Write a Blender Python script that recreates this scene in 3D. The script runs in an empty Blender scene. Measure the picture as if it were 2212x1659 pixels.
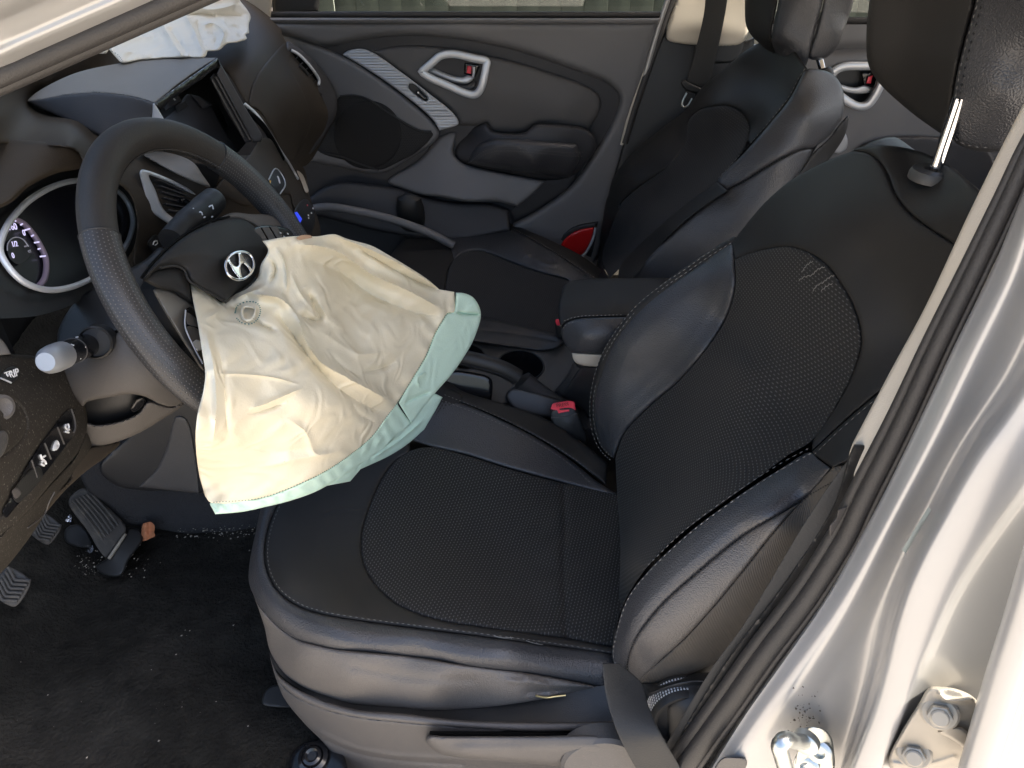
import bpy, bmesh, math, random
import numpy as np
from mathutils import Vector, Matrix, geometry
random.seed(7); rng = np.random.default_rng(7)
sc = bpy.context.scene
COL = sc.collection

# ------------------------------------------------------------ camera
CAM = np.array([0.0, -1.15, 1.05]); PITCH = math.radians(35); FPX = 1659.0
cd = bpy.data.cameras.new("camera"); cam = bpy.data.objects.new("camera", cd); COL.objects.link(cam)
cam.location = CAM; cam.rotation_euler = (math.pi/2 - PITCH, 0, 0)
cd.sensor_width = 36; cd.lens = 27; cd.clip_start = 0.02; cd.clip_end = 500
sc.camera = cam
# ------------------------------------------------------------ sky, sun, exposure
SUN = np.array([0.52, 0.0, 0.85]); SUN /= np.linalg.norm(SUN)
w = bpy.data.worlds.new("World"); sc.world = w; w.use_nodes = True
nt = w.node_tree; nt.nodes.clear()
sky = nt.nodes.new('ShaderNodeTexSky'); sky.sky_type = 'NISHITA'; sky.sun_disc = False
sky.sun_elevation = math.asin(SUN[2]); sky.sun_rotation = math.atan2(SUN[0], SUN[1])
sky.air_density = 1.0; sky.dust_density = 4.0
bg = nt.nodes.new('ShaderNodeBackground'); bg.inputs[1].default_value = 0.15
wo = nt.nodes.new('ShaderNodeOutputWorld')
nt.links.new(sky.outputs[0], bg.inputs[0]); nt.links.new(bg.outputs[0], wo.inputs[0])
sl = bpy.data.lights.new("sun", 'SUN'); so = bpy.data.objects.new("sun", sl); COL.objects.link(so)
sl.energy = 5.0; sl.angle = math.radians(0.5); sl.color = (1.0, 0.93, 0.82)
so.rotation_euler = Vector(SUN).to_track_quat('Z', 'Y').to_euler()
sc.view_settings.view_transform = 'Standard'; sc.view_settings.look = 'None'
sc.view_settings.exposure = 1.9; sc.view_settings.gamma = 1.0
sc.render.engine = 'CYCLES'
sc.cycles.use_denoising = True; sc.cycles.max_bounces = 8; sc.cycles.diffuse_bounces = 4
sc.cycles.sample_clamp_indirect = 6.0; sc.cycles.caustics_reflective = False; sc.cycles.caustics_refractive = False

# ------------------------------------------------------------ helpers: rays and depth
_fw = np.array([0, math.cos(PITCH), -math.sin(PITCH)]); _up = np.array([0, math.sin(PITCH), math.cos(PITCH)])
def ray(x, y):
    x = np.asarray(x, float); y = np.asarray(y, float)
    d = np.zeros(x.shape + (3,)) + _fw
    d[..., 0] += (x - 1106)/FPX
    d += ((829.5 - y)/FPX)[..., None]*_up
    return d
def tdep(x, y, ax, v):
    """distance at which the line of sight through (x, y) meets the car plane ax = v"""
    i = 'xyz'.index(ax); d = ray(x, y)
    return (v - CAM[i])/d[..., i]
def at(x, y, ax, v):
    return CAM + ray(x, y)*tdep(x, y, ax, v)
def pxm(p):
    """metres to traced units at point p"""
    return FPX/float((np.asarray(p) - CAM) @ _fw)
def proj(P):
    d = np.asarray(P) - CAM; t = d @ _fw
    return np.stack([1106 + FPX*d[..., 0]/t, 829.5 - FPX*(d @ _up)/t], -1)
class Depth:
    """a real surface given by points known in car coordinates (thin plate through them)"""
    def __init__(s, ctl, lam=1e-4):
        X = np.array([(c[0], c[1]) for c in ctl], float)/500.
        w = []
        for c in ctl:
            if c[2] == 'p': w.append(1.0/float((np.asarray(c[3]) - CAM) @ _fw))
            else: w.append(1.0/float(tdep(c[0], c[1], c[2], c[3])))
        w = np.array(w)
        n = len(ctl); s.X = X
        P = np.c_[np.ones(n), X]
        if n <= 3:
            s.W = np.zeros(n); s.a = np.linalg.lstsq(P, w, rcond=None)[0]; return
        K = s.U(X, X) + lam*np.eye(n)
        A = np.block([[K, P], [P.T, np.zeros((3, 3))]])
        sol = np.linalg.lstsq(A, np.r_[w, np.zeros(3)], rcond=None)[0]
        s.W, s.a = sol[:n], sol[n:]
    @staticmethod
    def U(A, B):
        r2 = ((A[:, None] - B[None])**2).sum(-1)
        return r2*np.log(r2 + 1e-9)*0.5
    def t(s, x, y):
        x = np.atleast_1d(np.asarray(x, float)); y = np.atleast_1d(np.asarray(y, float))
        Q = np.stack([x, y], -1)/500.
        w = s.a[0] + Q @ s.a[1:3] + s.U(Q, s.X) @ s.W
        return 1.0/np.maximum(w, 0.05)
    def __call__(s, x, y, lift=0.0):
        t = s.t(x, y) - lift
        return CAM + ray(np.atleast_1d(x), np.atleast_1d(y))*t[:, None]
def plane(ax, v):
    class Pl:
        def t(s, x, y): return tdep(np.atleast_1d(x), np.atleast_1d(y), ax, v)
        def __call__(s, x, y, lift=0.0):
            x = np.atleast_1d(x); y = np.atleast_1d(y)
            return CAM + ray(x, y)*(s.t(x, y) - lift)[:, None]
    return Pl()

# ------------------------------------------------------------ helpers: curves
def spline(pts, step=4.0, closed=False):
    """Catmull-Rom through points; a third element True makes that point a corner"""
    P = [np.array(p[:2], float) if len(p) < 3 or isinstance(p[2], bool) else np.array(p, float) for p in pts]
    crn = [len(p) > 2 and p[2] is True for p in pts]
    n = len(P); out = []
    segs = n if closed else n - 1
    for i in range(segs):
        p1, p2 = P[i], P[(i+1) % n]
        p0 = P[(i-1) % n] if (closed or i > 0) else 2*p1 - p2
        p3 = P[(i+2) % n] if (closed or i+2 < n) else 2*p2 - p1
        L = np.linalg.norm(p2 - p1)
        if crn[i]: p0 = p1 - (p2 - p1)
        if crn[(i+1) % n]: p3 = p2 + (p2 - p1)
        # centripetal tangents
        d0 = max(np.linalg.norm(p1-p0), 1e-6)**.5; d1 = max(L, 1e-6)**.5; d2 = max(np.linalg.norm(p3-p2), 1e-6)**.5
        m1 = d1*((p1-p0)/d0 - (p2-p0)/(d0+d1) + (p2-p1)/d1)
        m2 = d1*((p2-p1)/d1 - (p3-p1)/(d1+d2) + (p3-p2)/d2)
        k = max(1, int(round(L/step)))
        for j in range(k):
            s = j/k; s2 = s*s; s3 = s2*s
            out.append((2*s3-3*s2+1)*p1 + (s3-2*s2+s)*m1 + (-2*s3+3*s2)*p2 + (s3-s2)*m2)
    if not closed: out.append(P[-1])
    return np.array(out)
def segdist(Q, poly, closed=True):
    A = poly; B = np.roll(poly, -1, 0)
    if not closed: A, B = poly[:-1], poly[1:]
    best = np.full(len(Q), 1e9)
    for i in range(0, len(A), 64):
        a = A[i:i+64][None]; b = B[i:i+64][None]; ab = b - a
        q = Q[:, None] - a
        h = np.clip((q*ab).sum(-1)/np.maximum((ab*ab).sum(-1), 1e-9), 0, 1)
        d = np.sqrt(((q - h[..., None]*ab)**2).sum(-1)).min(1)
        best = np.minimum(best, d)
    return best
def inside(Q, poly):
    x, y = Q[:, 0], Q[:, 1]; r = np.zeros(len(Q), bool)
    j = len(poly) - 1
    for i in range(len(poly)):
        xi, yi = poly[i]; xj, yj = poly[j]
        if yi != yj:
            r ^= ((yi > y) != (yj > y)) & (x < (xj - xi)*(y - yi)/(yj - yi) + xi)
        j = i
    return r

# ------------------------------------------------------------ helpers: objects
def tag(o, label=None, cat=None, group=None, kind=None):
    if label: o["label"] = label
    if cat: o["category"] = cat
    if group: o["group"] = group
    if kind: o["kind"] = kind
    return o
def empty(name, loc, label=None, cat=None, group=None, kind=None):
    o = bpy.data.objects.new(name, None); COL.objects.link(o); o.location = tuple(float(v) for v in loc)
    o.empty_display_size = 0.05
    bpy.context.view_layer.update()
    return tag(o, label, cat, group, kind)
def link(name, verts, faces, mat, parent=None, smooth=True, sharp=None, uv=None):
    me = bpy.data.meshes.new(name)
    me.from_pydata([tuple(map(float, v)) for v in verts], [], [tuple(map(int, f)) for f in faces])
    me.update()
    if uv is not None:
        l = me.uv_layers.new(name="UVMap"); vi = np.zeros(len(me.loops), np.int32)
        me.loops.foreach_get("vertex_index", vi)
        l.data.foreach_set("uv", np.asarray(uv, np.float32)[vi].ravel())
    if smooth:
        me.polygons.foreach_set("use_smooth", np.ones(len(me.polygons), bool))
        if sharp is not None: me.set_sharp_from_angle(angle=math.radians(sharp))
    o = bpy.data.objects.new(name, me); COL.objects.link(o)
    if mat is not None: me.materials.append(mat)
    if parent is not None:
        o.parent = parent
        m = parent.matrix_world if parent.parent is None else parent.parent.matrix_world @ parent.matrix_local
        o.matrix_parent_inverse = WORLD(parent).inverted()
    return o
def WORLD(o):
    m = o.matrix_basis.copy()
    if o.parent is not None: m = WORLD(o.parent) @ o.matrix_parent_inverse @ m
    return m
def uvof(P, axes):
    a = np.array(axes[0], float); b = np.array(axes[1], float)
    return np.stack([P @ a, P @ b], -1)
AX = ((1, 0, 0), (0, 1, 0))

def panel(name, parent, mat, outline, depth, holes=(), roll=None, grid=8.0, ridges=(), thick=(0, 0.012, 0), step=None, lift=0.0,
          axes=None, fine=(), raw=False, sharp=None, fn=None):
    """A solid skin: traced outline on a real surface; edges rolled over by roll=(width, metres); ridges = (line, width, metres)"""
    step = step or min(grid, 6.0)
    loops = [np.array(outline, float) if raw else spline(outline, step, True)]
    for h in holes: loops.append(spline(h, step, True))
    pts, edges = [], []
    for L in loops:
        b = len(pts); n = len(L)
        pts += [tuple(p) for p in L]; edges += [(b+i, b+(i+1) % n) for i in range(n)]
    nb = len(pts)
    x0, y0 = loops[0].min(0); x1, y1 = loops[0].max(0)
    gx, gy = np.meshgrid(np.arange(x0, x1, grid), np.arange(y0, y1, grid*0.87))
    gx = gx + (np.arange(gx.shape[0]) % 2)[:, None]*grid*0.5
    Q = [np.stack([gx.ravel(), gy.ravel()], -1)]
    # finer rings along edges and ridges
    if roll:
        for L in loops:
            T = np.roll(L, -1, 0) - np.roll(L, 1, 0); N = np.stack([-T[:, 1], T[:, 0]], -1); N /= np.maximum(np.linalg.norm(N, axis=1), 1e-9)[:, None]
            for f in (0.06, 0.2, 0.42, 0.72):
                for s in (-1, 1): Q.append(L + s*N*roll[0]*f)
    for rd in ridges:
        L = spline(rd[0], max(3.0, rd[1]*0.5)); T = np.gradient(L, axis=0); N = np.stack([-T[:, 1], T[:, 0]], -1); N /= np.maximum(np.linalg.norm(N, axis=1), 1e-9)[:, None]
        for f in (0, .35, -.35, .8, -.8, 1.4, -1.4): Q.append(L + N*rd[1]*f)
    for q in fine: Q.append(np.asarray(q, float))
    Q = np.concatenate(Q)
    ok = inside(Q, loops[0])
    for L in loops[1:]: ok &= ~inside(Q, L)
    Q = Q[ok]
    dmin = np.full(len(Q), 1e9)
    for L in loops: dmin = np.minimum(dmin, segdist(Q, L))
    Q = Q[dmin > (0.04*roll[0] if roll else grid*0.3)]
    # thin out near duplicates
    cell = grid*0.28 if (roll or ridges) else grid*0.4
    key = np.round(Q/cell).astype(int); _, ui = np.unique(key, axis=0, return_index=True); Q = Q[ui]
    allp = [Vector(p) for p in pts] + [Vector((float(a), float(b))) for a, b in Q]
    r = geometry.delaunay_2d_cdt(allp, edges, [], 0, 1e-4)
    V = np.array([(v.x, v.y) for v in r[0]]); Fc = np.array([f for f in r[2] if len(f) == 3], int)
    cen = V[Fc].mean(1); ok = inside(cen, loops[0])
    for L in loops[1:]: ok &= ~inside(cen, L)
    Fc = Fc[ok]
    a, b, c = V[Fc[:, 0]], V[Fc[:, 1]], V[Fc[:, 2]]
    ar = (b[:, 0]-a[:, 0])*(c[:, 1]-a[:, 1]) - (b[:, 1]-a[:, 1])*(c[:, 0]-a[:, 0])
    Fc = Fc[np.abs(ar) > 1e-3]; ar = ar[np.abs(ar) > 1e-3]
    Fc[ar > 0] = Fc[ar > 0][:, ::-1]         # picture y runs down: make faces look at the viewer side
    used = np.unique(Fc); mp = -np.ones(len(V), int); mp[used] = np.arange(len(used)); V = V[used]; Fc = mp[Fc]
    t = depth.t(V[:, 0], V[:, 1]) - lift
    d = np.full(len(V), 1e9)
    for L in loops: d = np.minimum(d, segdist(V, L))
    if roll:
        s = np.clip(1 - d/roll[0], 0, 1); t = t + roll[1]*(1 - np.sqrt(np.maximum(0, 1 - s*s*0.995)))
    for rd in ridges:
        L = spline(rd[0], 4.0); dd = segdist(V, L, False)
        g = np.exp(-(dd/rd[1])**2)
        if len(rd) > 3:  # fade towards both ends
            g = 0.55*g + 0.45*np.exp(-dd/(0.55*rd[1]))            # a fold has a crest, not a dome
            e = np.minimum(np.linalg.norm(V - L[0], axis=1), np.linalg.norm(V - L[-1], axis=1)); g = g*np.clip(e/rd[3], 0, 1)
        t = t - rd[2]*g
    if fn is not None: t = t - fn(V[:, 0], V[:, 1], d)
    P = CAM + ray(V[:, 0], V[:, 1])*t[:, None]
    n = len(P); th = float(np.linalg.norm(thick))       # depth of the solid, along the line of sight
    B = CAM + ray(V[:, 0], V[:, 1])*(t + th)[:, None]
    ed = {}
    for f in Fc:
        for i in range(3):
            e = (int(f[i]), int(f[(i+1) % 3])); k = (min(e), max(e)); ed.setdefault(k, []).append(e)
    faces = [tuple(f) for f in Fc] + [tuple(f[::-1] + n) for f in Fc]
    for k, es in ed.items():
        if len(es) == 1:
            i, j = es[0]; faces.append((j, i, i+n, j+n))
    PP = np.r_[P, B]
    return link(name, PP, faces, mat, parent, True, sharp or 50, uvof(PP, axes or AX))

def onto(poly, depth, lift=0.0, step=4.0):
    L = spline(poly, step); return depth(L[:, 0], L[:, 1], lift)
def frames(P, closed=False):
    P = np.asarray(P, float); T = (np.roll(P, -1, 0) - np.roll(P, 1, 0)) if closed else np.gradient(P, axis=0)
    T /= np.maximum(np.linalg.norm(T, axis=1), 1e-9)[:, None]
    ref = np.array([0, 0, 1.0]) if abs(T[0][2]) < 0.9 else np.array([1.0, 0, 0])
    N = np.zeros_like(P); n = ref - T[0]*(ref @ T[0]); n /= np.linalg.norm(n)
    for i in range(len(P)):
        n = n - T[i]*(n @ T[i]); n /= max(np.linalg.norm(n), 1e-9); N[i] = n
    return T, N, np.cross(T, N)
def tube(name, parent, mat, P, r, k=8, closed=False, sec=None, nrm=None, sharp=60, uvm=None, get=False):
    """sweep along P; r scalar or per point; sec = list of (a, b) section points instead of a circle; nrm = fixed normal"""
    P = np.asarray(P, float); n = len(P); T, N, B = frames(P, closed)
    if nrm is not None:
        N = np.asarray(nrm, float) + np.zeros_like(P); N = N - T*(N*T).sum(1)[:, None]; N /= np.linalg.norm(N, axis=1)[:, None]; B = np.cross(T, N)
    r = np.zeros(n) + r
    if sec is None: sec = [(math.cos(2*math.pi*i/k), math.sin(2*math.pi*i/k)) for i in range(k)]
    k = len(sec); S = np.array(sec, float)
    V = P[:, None] + r[:, None, None]*(S[None, :, 0, None]*N[:, None] + S[None, :, 1, None]*B[:, None])
    V = V.reshape(-1, 3); F = []
    for i in range(n if closed else n-1):
        j = (i+1) % n
        for a in range(k):
            b = (a+1) % k; F.append((i*k+a, i*k+b, j*k+b, j*k+a))
    if not closed:
        F.append(tuple(range(k-1, -1, -1))); F.append(tuple((n-1)*k + a for a in range(k)))
    if get: return V, F
    uv = None
    if uvm is not None:
        L = np.r_[0, np.cumsum(np.linalg.norm(np.diff(P, axis=0), axis=1))]
        uv = np.stack([np.repeat(L, k), np.tile(np.arange(k)*uvm, n)], -1)
    return link(name, V, F, mat, parent, True, sharp, uv)
def rings(name, parent, mat, R, sharp=50, cap=(True, True), get=False):
    """skin a list of closed rings (each k x 3)"""
    R = [np.asarray(r, float) for r in R]; k = len(R[0]); V = np.concatenate(R); F = []
    for i in range(len(R)-1):
        for a in range(k):
            b = (a+1) % k; F.append((i*k+a, i*k+b, (i+1)*k+b, (i+1)*k+a))
    if cap[0]: F.append(tuple(range(k-1, -1, -1)))
    if cap[1]: F.append(tuple((len(R)-1)*k + a for a in range(k)))
    if get: return V, F
    return link(name, V, F, mat, parent, True, sharp)
def fixn(o):
    bm = bmesh.new(); bm.from_mesh(o.data); bmesh.ops.recalc_face_normals(bm, faces=bm.faces); bm.to_mesh(o.data); bm.free(); return o
def basis(n, up=(0, 0, 1)):
    n = np.asarray(n, float); n /= np.linalg.norm(n); u = np.asarray(up, float); u = u - n*(u @ n); u /= np.linalg.norm(u)
    return np.cross(u, n), u, n                 # right, up, normal (towards viewer of the face)
def lathe(name, parent, mat, c, axis, prof, k=32, sharp=40, up=(0, 0, 1), sx=1.0, sy=1.0):
    """profile = (radius, height along axis)"""
    r, u, n = basis(axis, up); c = np.asarray(c, float); R = []
    for rad, h in prof:
        a = np.linspace(0, 2*np.pi, k, endpoint=False)
        R.append(c + n*h + max(rad, 1e-5)*(sx*np.cos(a)[:, None]*r + sy*np.sin(a)[:, None]*u))
    return fixn(rings(name, parent, mat, R, sharp))
def prism(name, parent, mat, poly, c, axes, h, bevel=0.0, seg=2, sharp=40, smooth=True):
    """outline in the plane (axes[0], axes[1]) through c, extruded by h along axes[2], edges bevelled"""
    a, b, n = [np.asarray(v, float) for v in axes]; c = np.asarray(c, float)
    bm = bmesh.new()
    vs = [bm.verts.new(c + a*p[0] + b*p[1]) for p in poly]
    f = bm.faces.new(vs)
    g = bmesh.ops.extrude_face_region(bm, geom=[f])
    bmesh.ops.translate(bm, verts=[v for v in g['geom'] if isinstance(v, bmesh.types.BMVert)], vec=Vector(n*h))
    bmesh.ops.recalc_face_normals(bm, faces=bm.faces)
    if bevel:
        bmesh.ops.bevel(bm, geom=[e for e in bm.edges if len(e.link_faces) == 2 and e.calc_face_angle(0) > 0.6], offset=bevel, segments=seg, profile=0.6, affect='EDGES', clamp_overlap=True)
    V = [v.co[:] for v in bm.verts]; bm.verts.index_update(); F = [[v.index for v in f.verts] for f in bm.faces]; bm.free()
    return link(name, V, F, mat, parent, smooth, sharp)
def box(name, parent, mat, c, size, axes=((1, 0, 0), (0, 1, 0), (0, 0, 1)), bevel=0.0, seg=2):
    x, y, z = size[0]/2, size[1]/2, size[2]
    c = np.asarray(c, float) - np.asarray(axes[2], float)*z/2
    return prism(name, parent, mat, [(-x, -y), (x, -y), (x, y), (-x, y)], c, axes, z, bevel, seg)
def net(name, parent, mat, rows, nu=24, nv=24, thick=None, sharp=60, axes=None, closed_u=False):
    """smooth surface through a grid of 3-D points (rows of equal length)"""
    G = np.array(rows, float)
    def dens(A, k):
        out = []
        for r in A:
            s = spline([tuple(p) for p in r], 1e9, False)
            m = len(r); res = []
            tt = np.linspace(0, m-1, k)
            r = np.asarray(r)
            for q in tt:
                i = min(int(q), m-2); f = q - i
                p1, p2 = r[i], r[i+1]; p0 = r[i-1] if i > 0 else 2*p1-p2; p3 = r[i+2] if i+2 < m else 2*p2-p1
                res.append(0.5*((2*p1) + (-p0+p2)*f + (2*p0-5*p1+4*p2-p3)*f*f + (-p0+3*p1-3*p2+p3)*f**3))
            out.append(res)
        return np.array(out)
    G = dens(G, nu); G = dens(G.transpose(1, 0, 2), nv).transpose(1, 0, 2)
    h, wd = G.shape[:2]; V = G.reshape(-1, 3)
    F = [(i*wd+j, i*wd+j+1, (i+1)*wd+j+1, (i+1)*wd+j) for i in range(h-1) for j in range(wd-1)]
    if thick is not None:
        n = len(V); B = V + np.asarray(thick, float)
        F2 = [tuple(i+n for i in f[::-1]) for f in F]
        bd = [j for j in range(wd)] + [i*wd+wd-1 for i in range(1, h)] + [(h-1)*wd+j for j in range(wd-2, -1, -1)] + [i*wd for i in range(h-2, 0, -1)]
        S = [(bd[(q+1) % len(bd)], bd[q], bd[q]+n, bd[(q+1) % len(bd)]+n) for q in range(len(bd))]
        V = np.r_[V, B]; F = F + F2 + S
    o = link(name, V, F, mat, parent, True, sharp, uvof(V, axes or AX))
    return fixn(o)
def stitches(name, parent, mat, poly, depth, lift=0.0012, length=0.005, gap=0.0025, r=0.0006, side=0.0):
    L = spline(poly, 3.0)
    if side:
        T = np.gradient(L, axis=0); N = np.stack([-T[:, 1], T[:, 0]], -1); N /= np.linalg.norm(N, axis=1)[:, None]; L = L + N*side
    P = depth(L[:, 0], L[:, 1], lift)
    s = np.r_[0, np.cumsum(np.linalg.norm(np.diff(P, axis=0), axis=1))]; V = []; F = []
    q = 0.0
    while q + length < s[-1]:
        a = np.array([np.interp(q, s, P[:, i]) for i in range(3)]); b = np.array([np.interp(q+length, s, P[:, i]) for i in range(3)])
        d = b - a; d /= np.linalg.norm(d); u = CAM - a; u -= d*(u @ d); u /= np.linalg.norm(u); v = np.cross(d, u)
        m = (a+b)/2; n = len(V)
        V += [a, b, m+u*r, m-u*r, m+v*r, m-v*r]
        F += [(n, n+2+0, n+4), (n, n+4, n+3), (n, n+3, n+5), (n, n+5, n+2), (n+1, n+4, n+2), (n+1, n+3, n+4), (n+1, n+5, n+3), (n+1, n+2, n+5)]
        q += length + gap
    return tag(link(name, V, F, mat, parent, False), kind="stuff")
def text(name, parent, mat, body, c, right, upv, size, ext=0.0003):
    cu = bpy.data.curves.new(name, 'FONT'); cu.body = body; cu.size = size; cu.extrude = ext; cu.align_x = 'CENTER'; cu.align_y = 'CENTER'
    o = bpy.data.objects.new(name, cu); r = Vector(right).normalized(); u = Vector(upv); u = (u - r*u.dot(r)).normalized(); n = r.cross(u)
    M = Matrix((r, u, n)).transposed().to_4x4(); M.translation = Vector(c)
    dg = bpy.context.evaluated_depsgraph_get(); COL.objects.link(o); o.matrix_world = M
    bpy.context.view_layer.update(); dg = bpy.context.evaluated_depsgraph_get()
    me = bpy.data.meshes.new_from_object(o.evaluated_get(dg)); me.transform(M)
    COL.objects.unlink(o); bpy.data.objects.remove(o)
    V = [v.co[:] for v in me.vertices]; F = [tuple(p.vertices) for p in me.polygons]
    bpy.data.meshes.remove(me)
    return link(name, V, F, mat, parent, False)
def merge(name, parent, mat, parts, sharp=40, smooth=True):
    V = []; F = []
    for v, f in parts:
        n = len(V); V += list(v); F += [tuple(i+n for i in q) for q in f]
    return link(name, V, F, mat, parent, smooth, sharp)
# ------------------------------------------------------------ materials
def M(name, col, rough=0.5, metal=0.0, spec=0.5, bump=None, var=0.0, vscale=8.0, sheen=0.0, coat=0.0, trans=0.0, rvar=0.0, dust=0.0, patch=None):
    m = bpy.data.materials.new(name); m.use_nodes = True; n = m.node_tree.nodes; l = m.node_tree.links
    b = n['Principled BSDF']; b.inputs['Base Color'].default_value = (*col, 1); b.inputs['Roughness'].default_value = rough
    b.inputs['Metallic'].default_value = metal; b.inputs['Specular IOR Level'].default_value = spec
    if sheen: b.inputs['Sheen Weight'].default_value = sheen; b.inputs['Sheen Roughness'].default_value = 0.5
    if coat: b.inputs['Coat Weight'].default_value = coat; b.inputs['Coat Roughness'].default_value = 0.08
    tc = n.new('ShaderNodeTexCoord')
    if var or rvar or dust:
        no = n.new('ShaderNodeTexNoise'); no.inputs['Scale'].default_value = vscale; no.inputs['Detail'].default_value = 6
        l.new(tc.outputs['Object'], no.inputs['Vector'])
        if var:
            mx = n.new('ShaderNodeMix'); mx.data_type = 'RGBA'
            mx.inputs[6].default_value = (*[c*(1-var) for c in col], 1); mx.inputs[7].default_value = (*[min(1, c*(1+var)) for c in col], 1)
            l.new(no.outputs[0], mx.inputs[0]); l.new(mx.outputs[2], b.inputs['Base Color'])
            if dust:   # pale dust specks lying on the surface
                n2 = n.new('ShaderNodeTexNoise'); n2.inputs['Scale'].default_value = 420; n2.inputs['Detail'].default_value = 3
                l.new(tc.outputs['Object'], n2.inputs['Vector'])
                rp = n.new('ShaderNodeValToRGB'); rp.color_ramp.elements[0].position = 0.60; rp.color_ramp.elements[1].position = 0.75
                l.new(n2.outputs[0], rp.inputs[0]); mu = n.new('ShaderNodeMath'); mu.operation = 'MULTIPLY'; mu.inputs[1].default_value = dust
                l.new(rp.outputs[0], mu.inputs[0])
                m2 = n.new('ShaderNodeMix'); m2.data_type = 'RGBA'; m2.inputs[7].default_value = (0.33, 0.30, 0.26, 1)
                l.new(mu.outputs[0], m2.inputs[0]); l.new(mx.outputs[2], m2.inputs[6]); l.new(m2.outputs[2], b.inputs['Base Color'])
        if rvar:
            mr = n.new('ShaderNodeMapRange'); mr.inputs[3].default_value = max(0.05, rough-rvar); mr.inputs[4].default_value = min(1, rough+rvar)
            l.new(no.outputs[0], mr.inputs[0]); l.new(mr.outputs[0], b.inputs['Roughness'])
    if patch:      # worn, dusty areas with a shape of their own
        pc, psc, lo, hi = patch
        n3 = n.new('ShaderNodeTexNoise'); n3.inputs['Scale'].default_value = psc; n3.inputs['Detail'].default_value = 8; n3.inputs['Roughness'].default_value = 0.7
        l.new(tc.outputs['Object'], n3.inputs['Vector'])
        mp = n.new('ShaderNodeMapRange'); mp.inputs[1].default_value = lo; mp.inputs[2].default_value = hi; l.new(n3.outputs[0], mp.inputs[0])
        m3 = n.new('ShaderNodeMix'); m3.data_type = 'RGBA'; m3.inputs[7].default_value = (*pc, 1); l.new(mp.outputs[0], m3.inputs[0])
        src = b.inputs['Base Color'].links
        if src: l.new(src[0].from_socket, m3.inputs[6])
        else: m3.inputs[6].default_value = (*col, 1)
        l.new(m3.outputs[2], b.inputs['Base Color'])
    if bump:
        kind, scale, dist = bump
        bp = n.new('ShaderNodeBump'); bp.inputs['Strength'].default_value = 1.0; bp.inputs['Distance'].default_value = dist
        if kind == 'leather':
            v = n.new('ShaderNodeTexVoronoi'); v.feature = 'SMOOTH_F1'; v.inputs['Scale'].default_value = scale
            l.new(tc.outputs['Object'], v.inputs['Vector']); l.new(v.outputs['Distance'], bp.inputs['Height']); bp.invert = True
        elif kind == 'noise':
            v = n.new('ShaderNodeTexNoise'); v.inputs['Scale'].default_value = scale; v.inputs['Detail'].default_value = 5
            l.new(tc.outputs['Object'], v.inputs['Vector']); l.new(v.outputs[0], bp.inputs['Height'])
        elif kind == 'cloth':
            v = n.new('ShaderNodeTexNoise'); v.inputs['Scale'].default_value = scale; v.inputs['Detail'].default_value = 2
            l.new(tc.outputs['Object'], v.inputs['Vector'])
            v2 = n.new('ShaderNodeTexNoise'); v2.noise_type = 'RIDGED_MULTIFRACTAL'; v2.inputs['Scale'].default_value = 20; v2.inputs['Detail'].default_value = 4; v2.inputs['Distortion'].default_value = 1.2
            l.new(tc.outputs['Object'], v2.inputs['Vector'])
            ma = n.new('ShaderNodeMath'); ma.operation = 'MULTIPLY_ADD'; ma.inputs[1].default_value = 1.6; l.new(v2.outputs[0], ma.inputs[0])
            mb = n.new('ShaderNodeMath'); mb.operation = 'MULTIPLY'; mb.inputs[1].default_value = 0.10; l.new(v.outputs[0], mb.inputs[0]); l.new(mb.outputs[0], ma.inputs[2])
            l.new(ma.outputs[0], bp.inputs['Height'])
        elif kind in ('wavez', 'wavex'):
            v = n.new('ShaderNodeTexWave'); v.bands_direction = kind[-1].upper(); v.inputs['Scale'].default_value = scale
            l.new(tc.outputs['Object'], v.inputs['Vector']); l.new(v.outputs[1], bp.inputs['Height'])
        elif kind in ('dash', 'dots', 'weave'):
            a = scale  # (spacing u, spacing v, fill u, fill v)
            sp = n.new('ShaderNodeSeparateXYZ'); l.new(tc.outputs['UV'], sp.inputs[0])
            def mth(op, x, y=None):
                q = n.new('ShaderNodeMath'); q.operation = op
                for i, z in enumerate((x, y)):
                    if z is None: continue
                    if isinstance(z, (int, float)): q.inputs[i].default_value = z
                    else: l.new(z, q.inputs[i])
                return q.outputs[0]
            vv = mth('DIVIDE', sp.outputs[1], a[1]); row = mth('FLOOR', vv)
            uu = mth('ADD', mth('DIVIDE', sp.outputs[0], a[0]), mth('MULTIPLY', mth('MODULO', mth('ABSOLUTE', row), 2.0), 0.5))
            fu = mth('ABSOLUTE', mth('SUBTRACT', mth('FRACT', uu), 0.5)); fv = mth('ABSOLUTE', mth('SUBTRACT', mth('FRACT', vv), 0.5))
            du = mth('DIVIDE', fu, a[2]*0.5); dv = mth('DIVIDE', fv, a[3]*0.5)
            r2 = mth('ADD', mth('POWER', du, 2.0), mth('POWER', dv, 2.0)); msk = mth('SUBTRACT', 1.0, mth('MINIMUM', r2, 1.0))
            l.new(msk, bp.inputs['Height'])
            if len(a) > 4:
                mk = n.new('ShaderNodeMix'); mk.data_type = 'RGBA'; mk.inputs[6].default_value = (*col, 1); mk.inputs[7].default_value = (*a[4], 1)
                l.new(mth('MINIMUM', mth('MULTIPLY', msk, 1.6), 1.0), mk.inputs[0]); l.new(mk.outputs[2], b.inputs['Base Color'])
        l.new(bp.outputs[0], b.inputs['Normal'])
    if trans:
        tr = n.new('ShaderNodeBsdfTranslucent'); tr.inputs[0].default_value = (*col, 1)
        ad = n.new('ShaderNodeMixShader'); ad.inputs[0].default_value = trans
        l.new(b.outputs[0], ad.inputs[1]); l.new(tr.outputs[0], ad.inputs[2]); l.new(ad.outputs[0], n['Material Output'].inputs[0])
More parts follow.
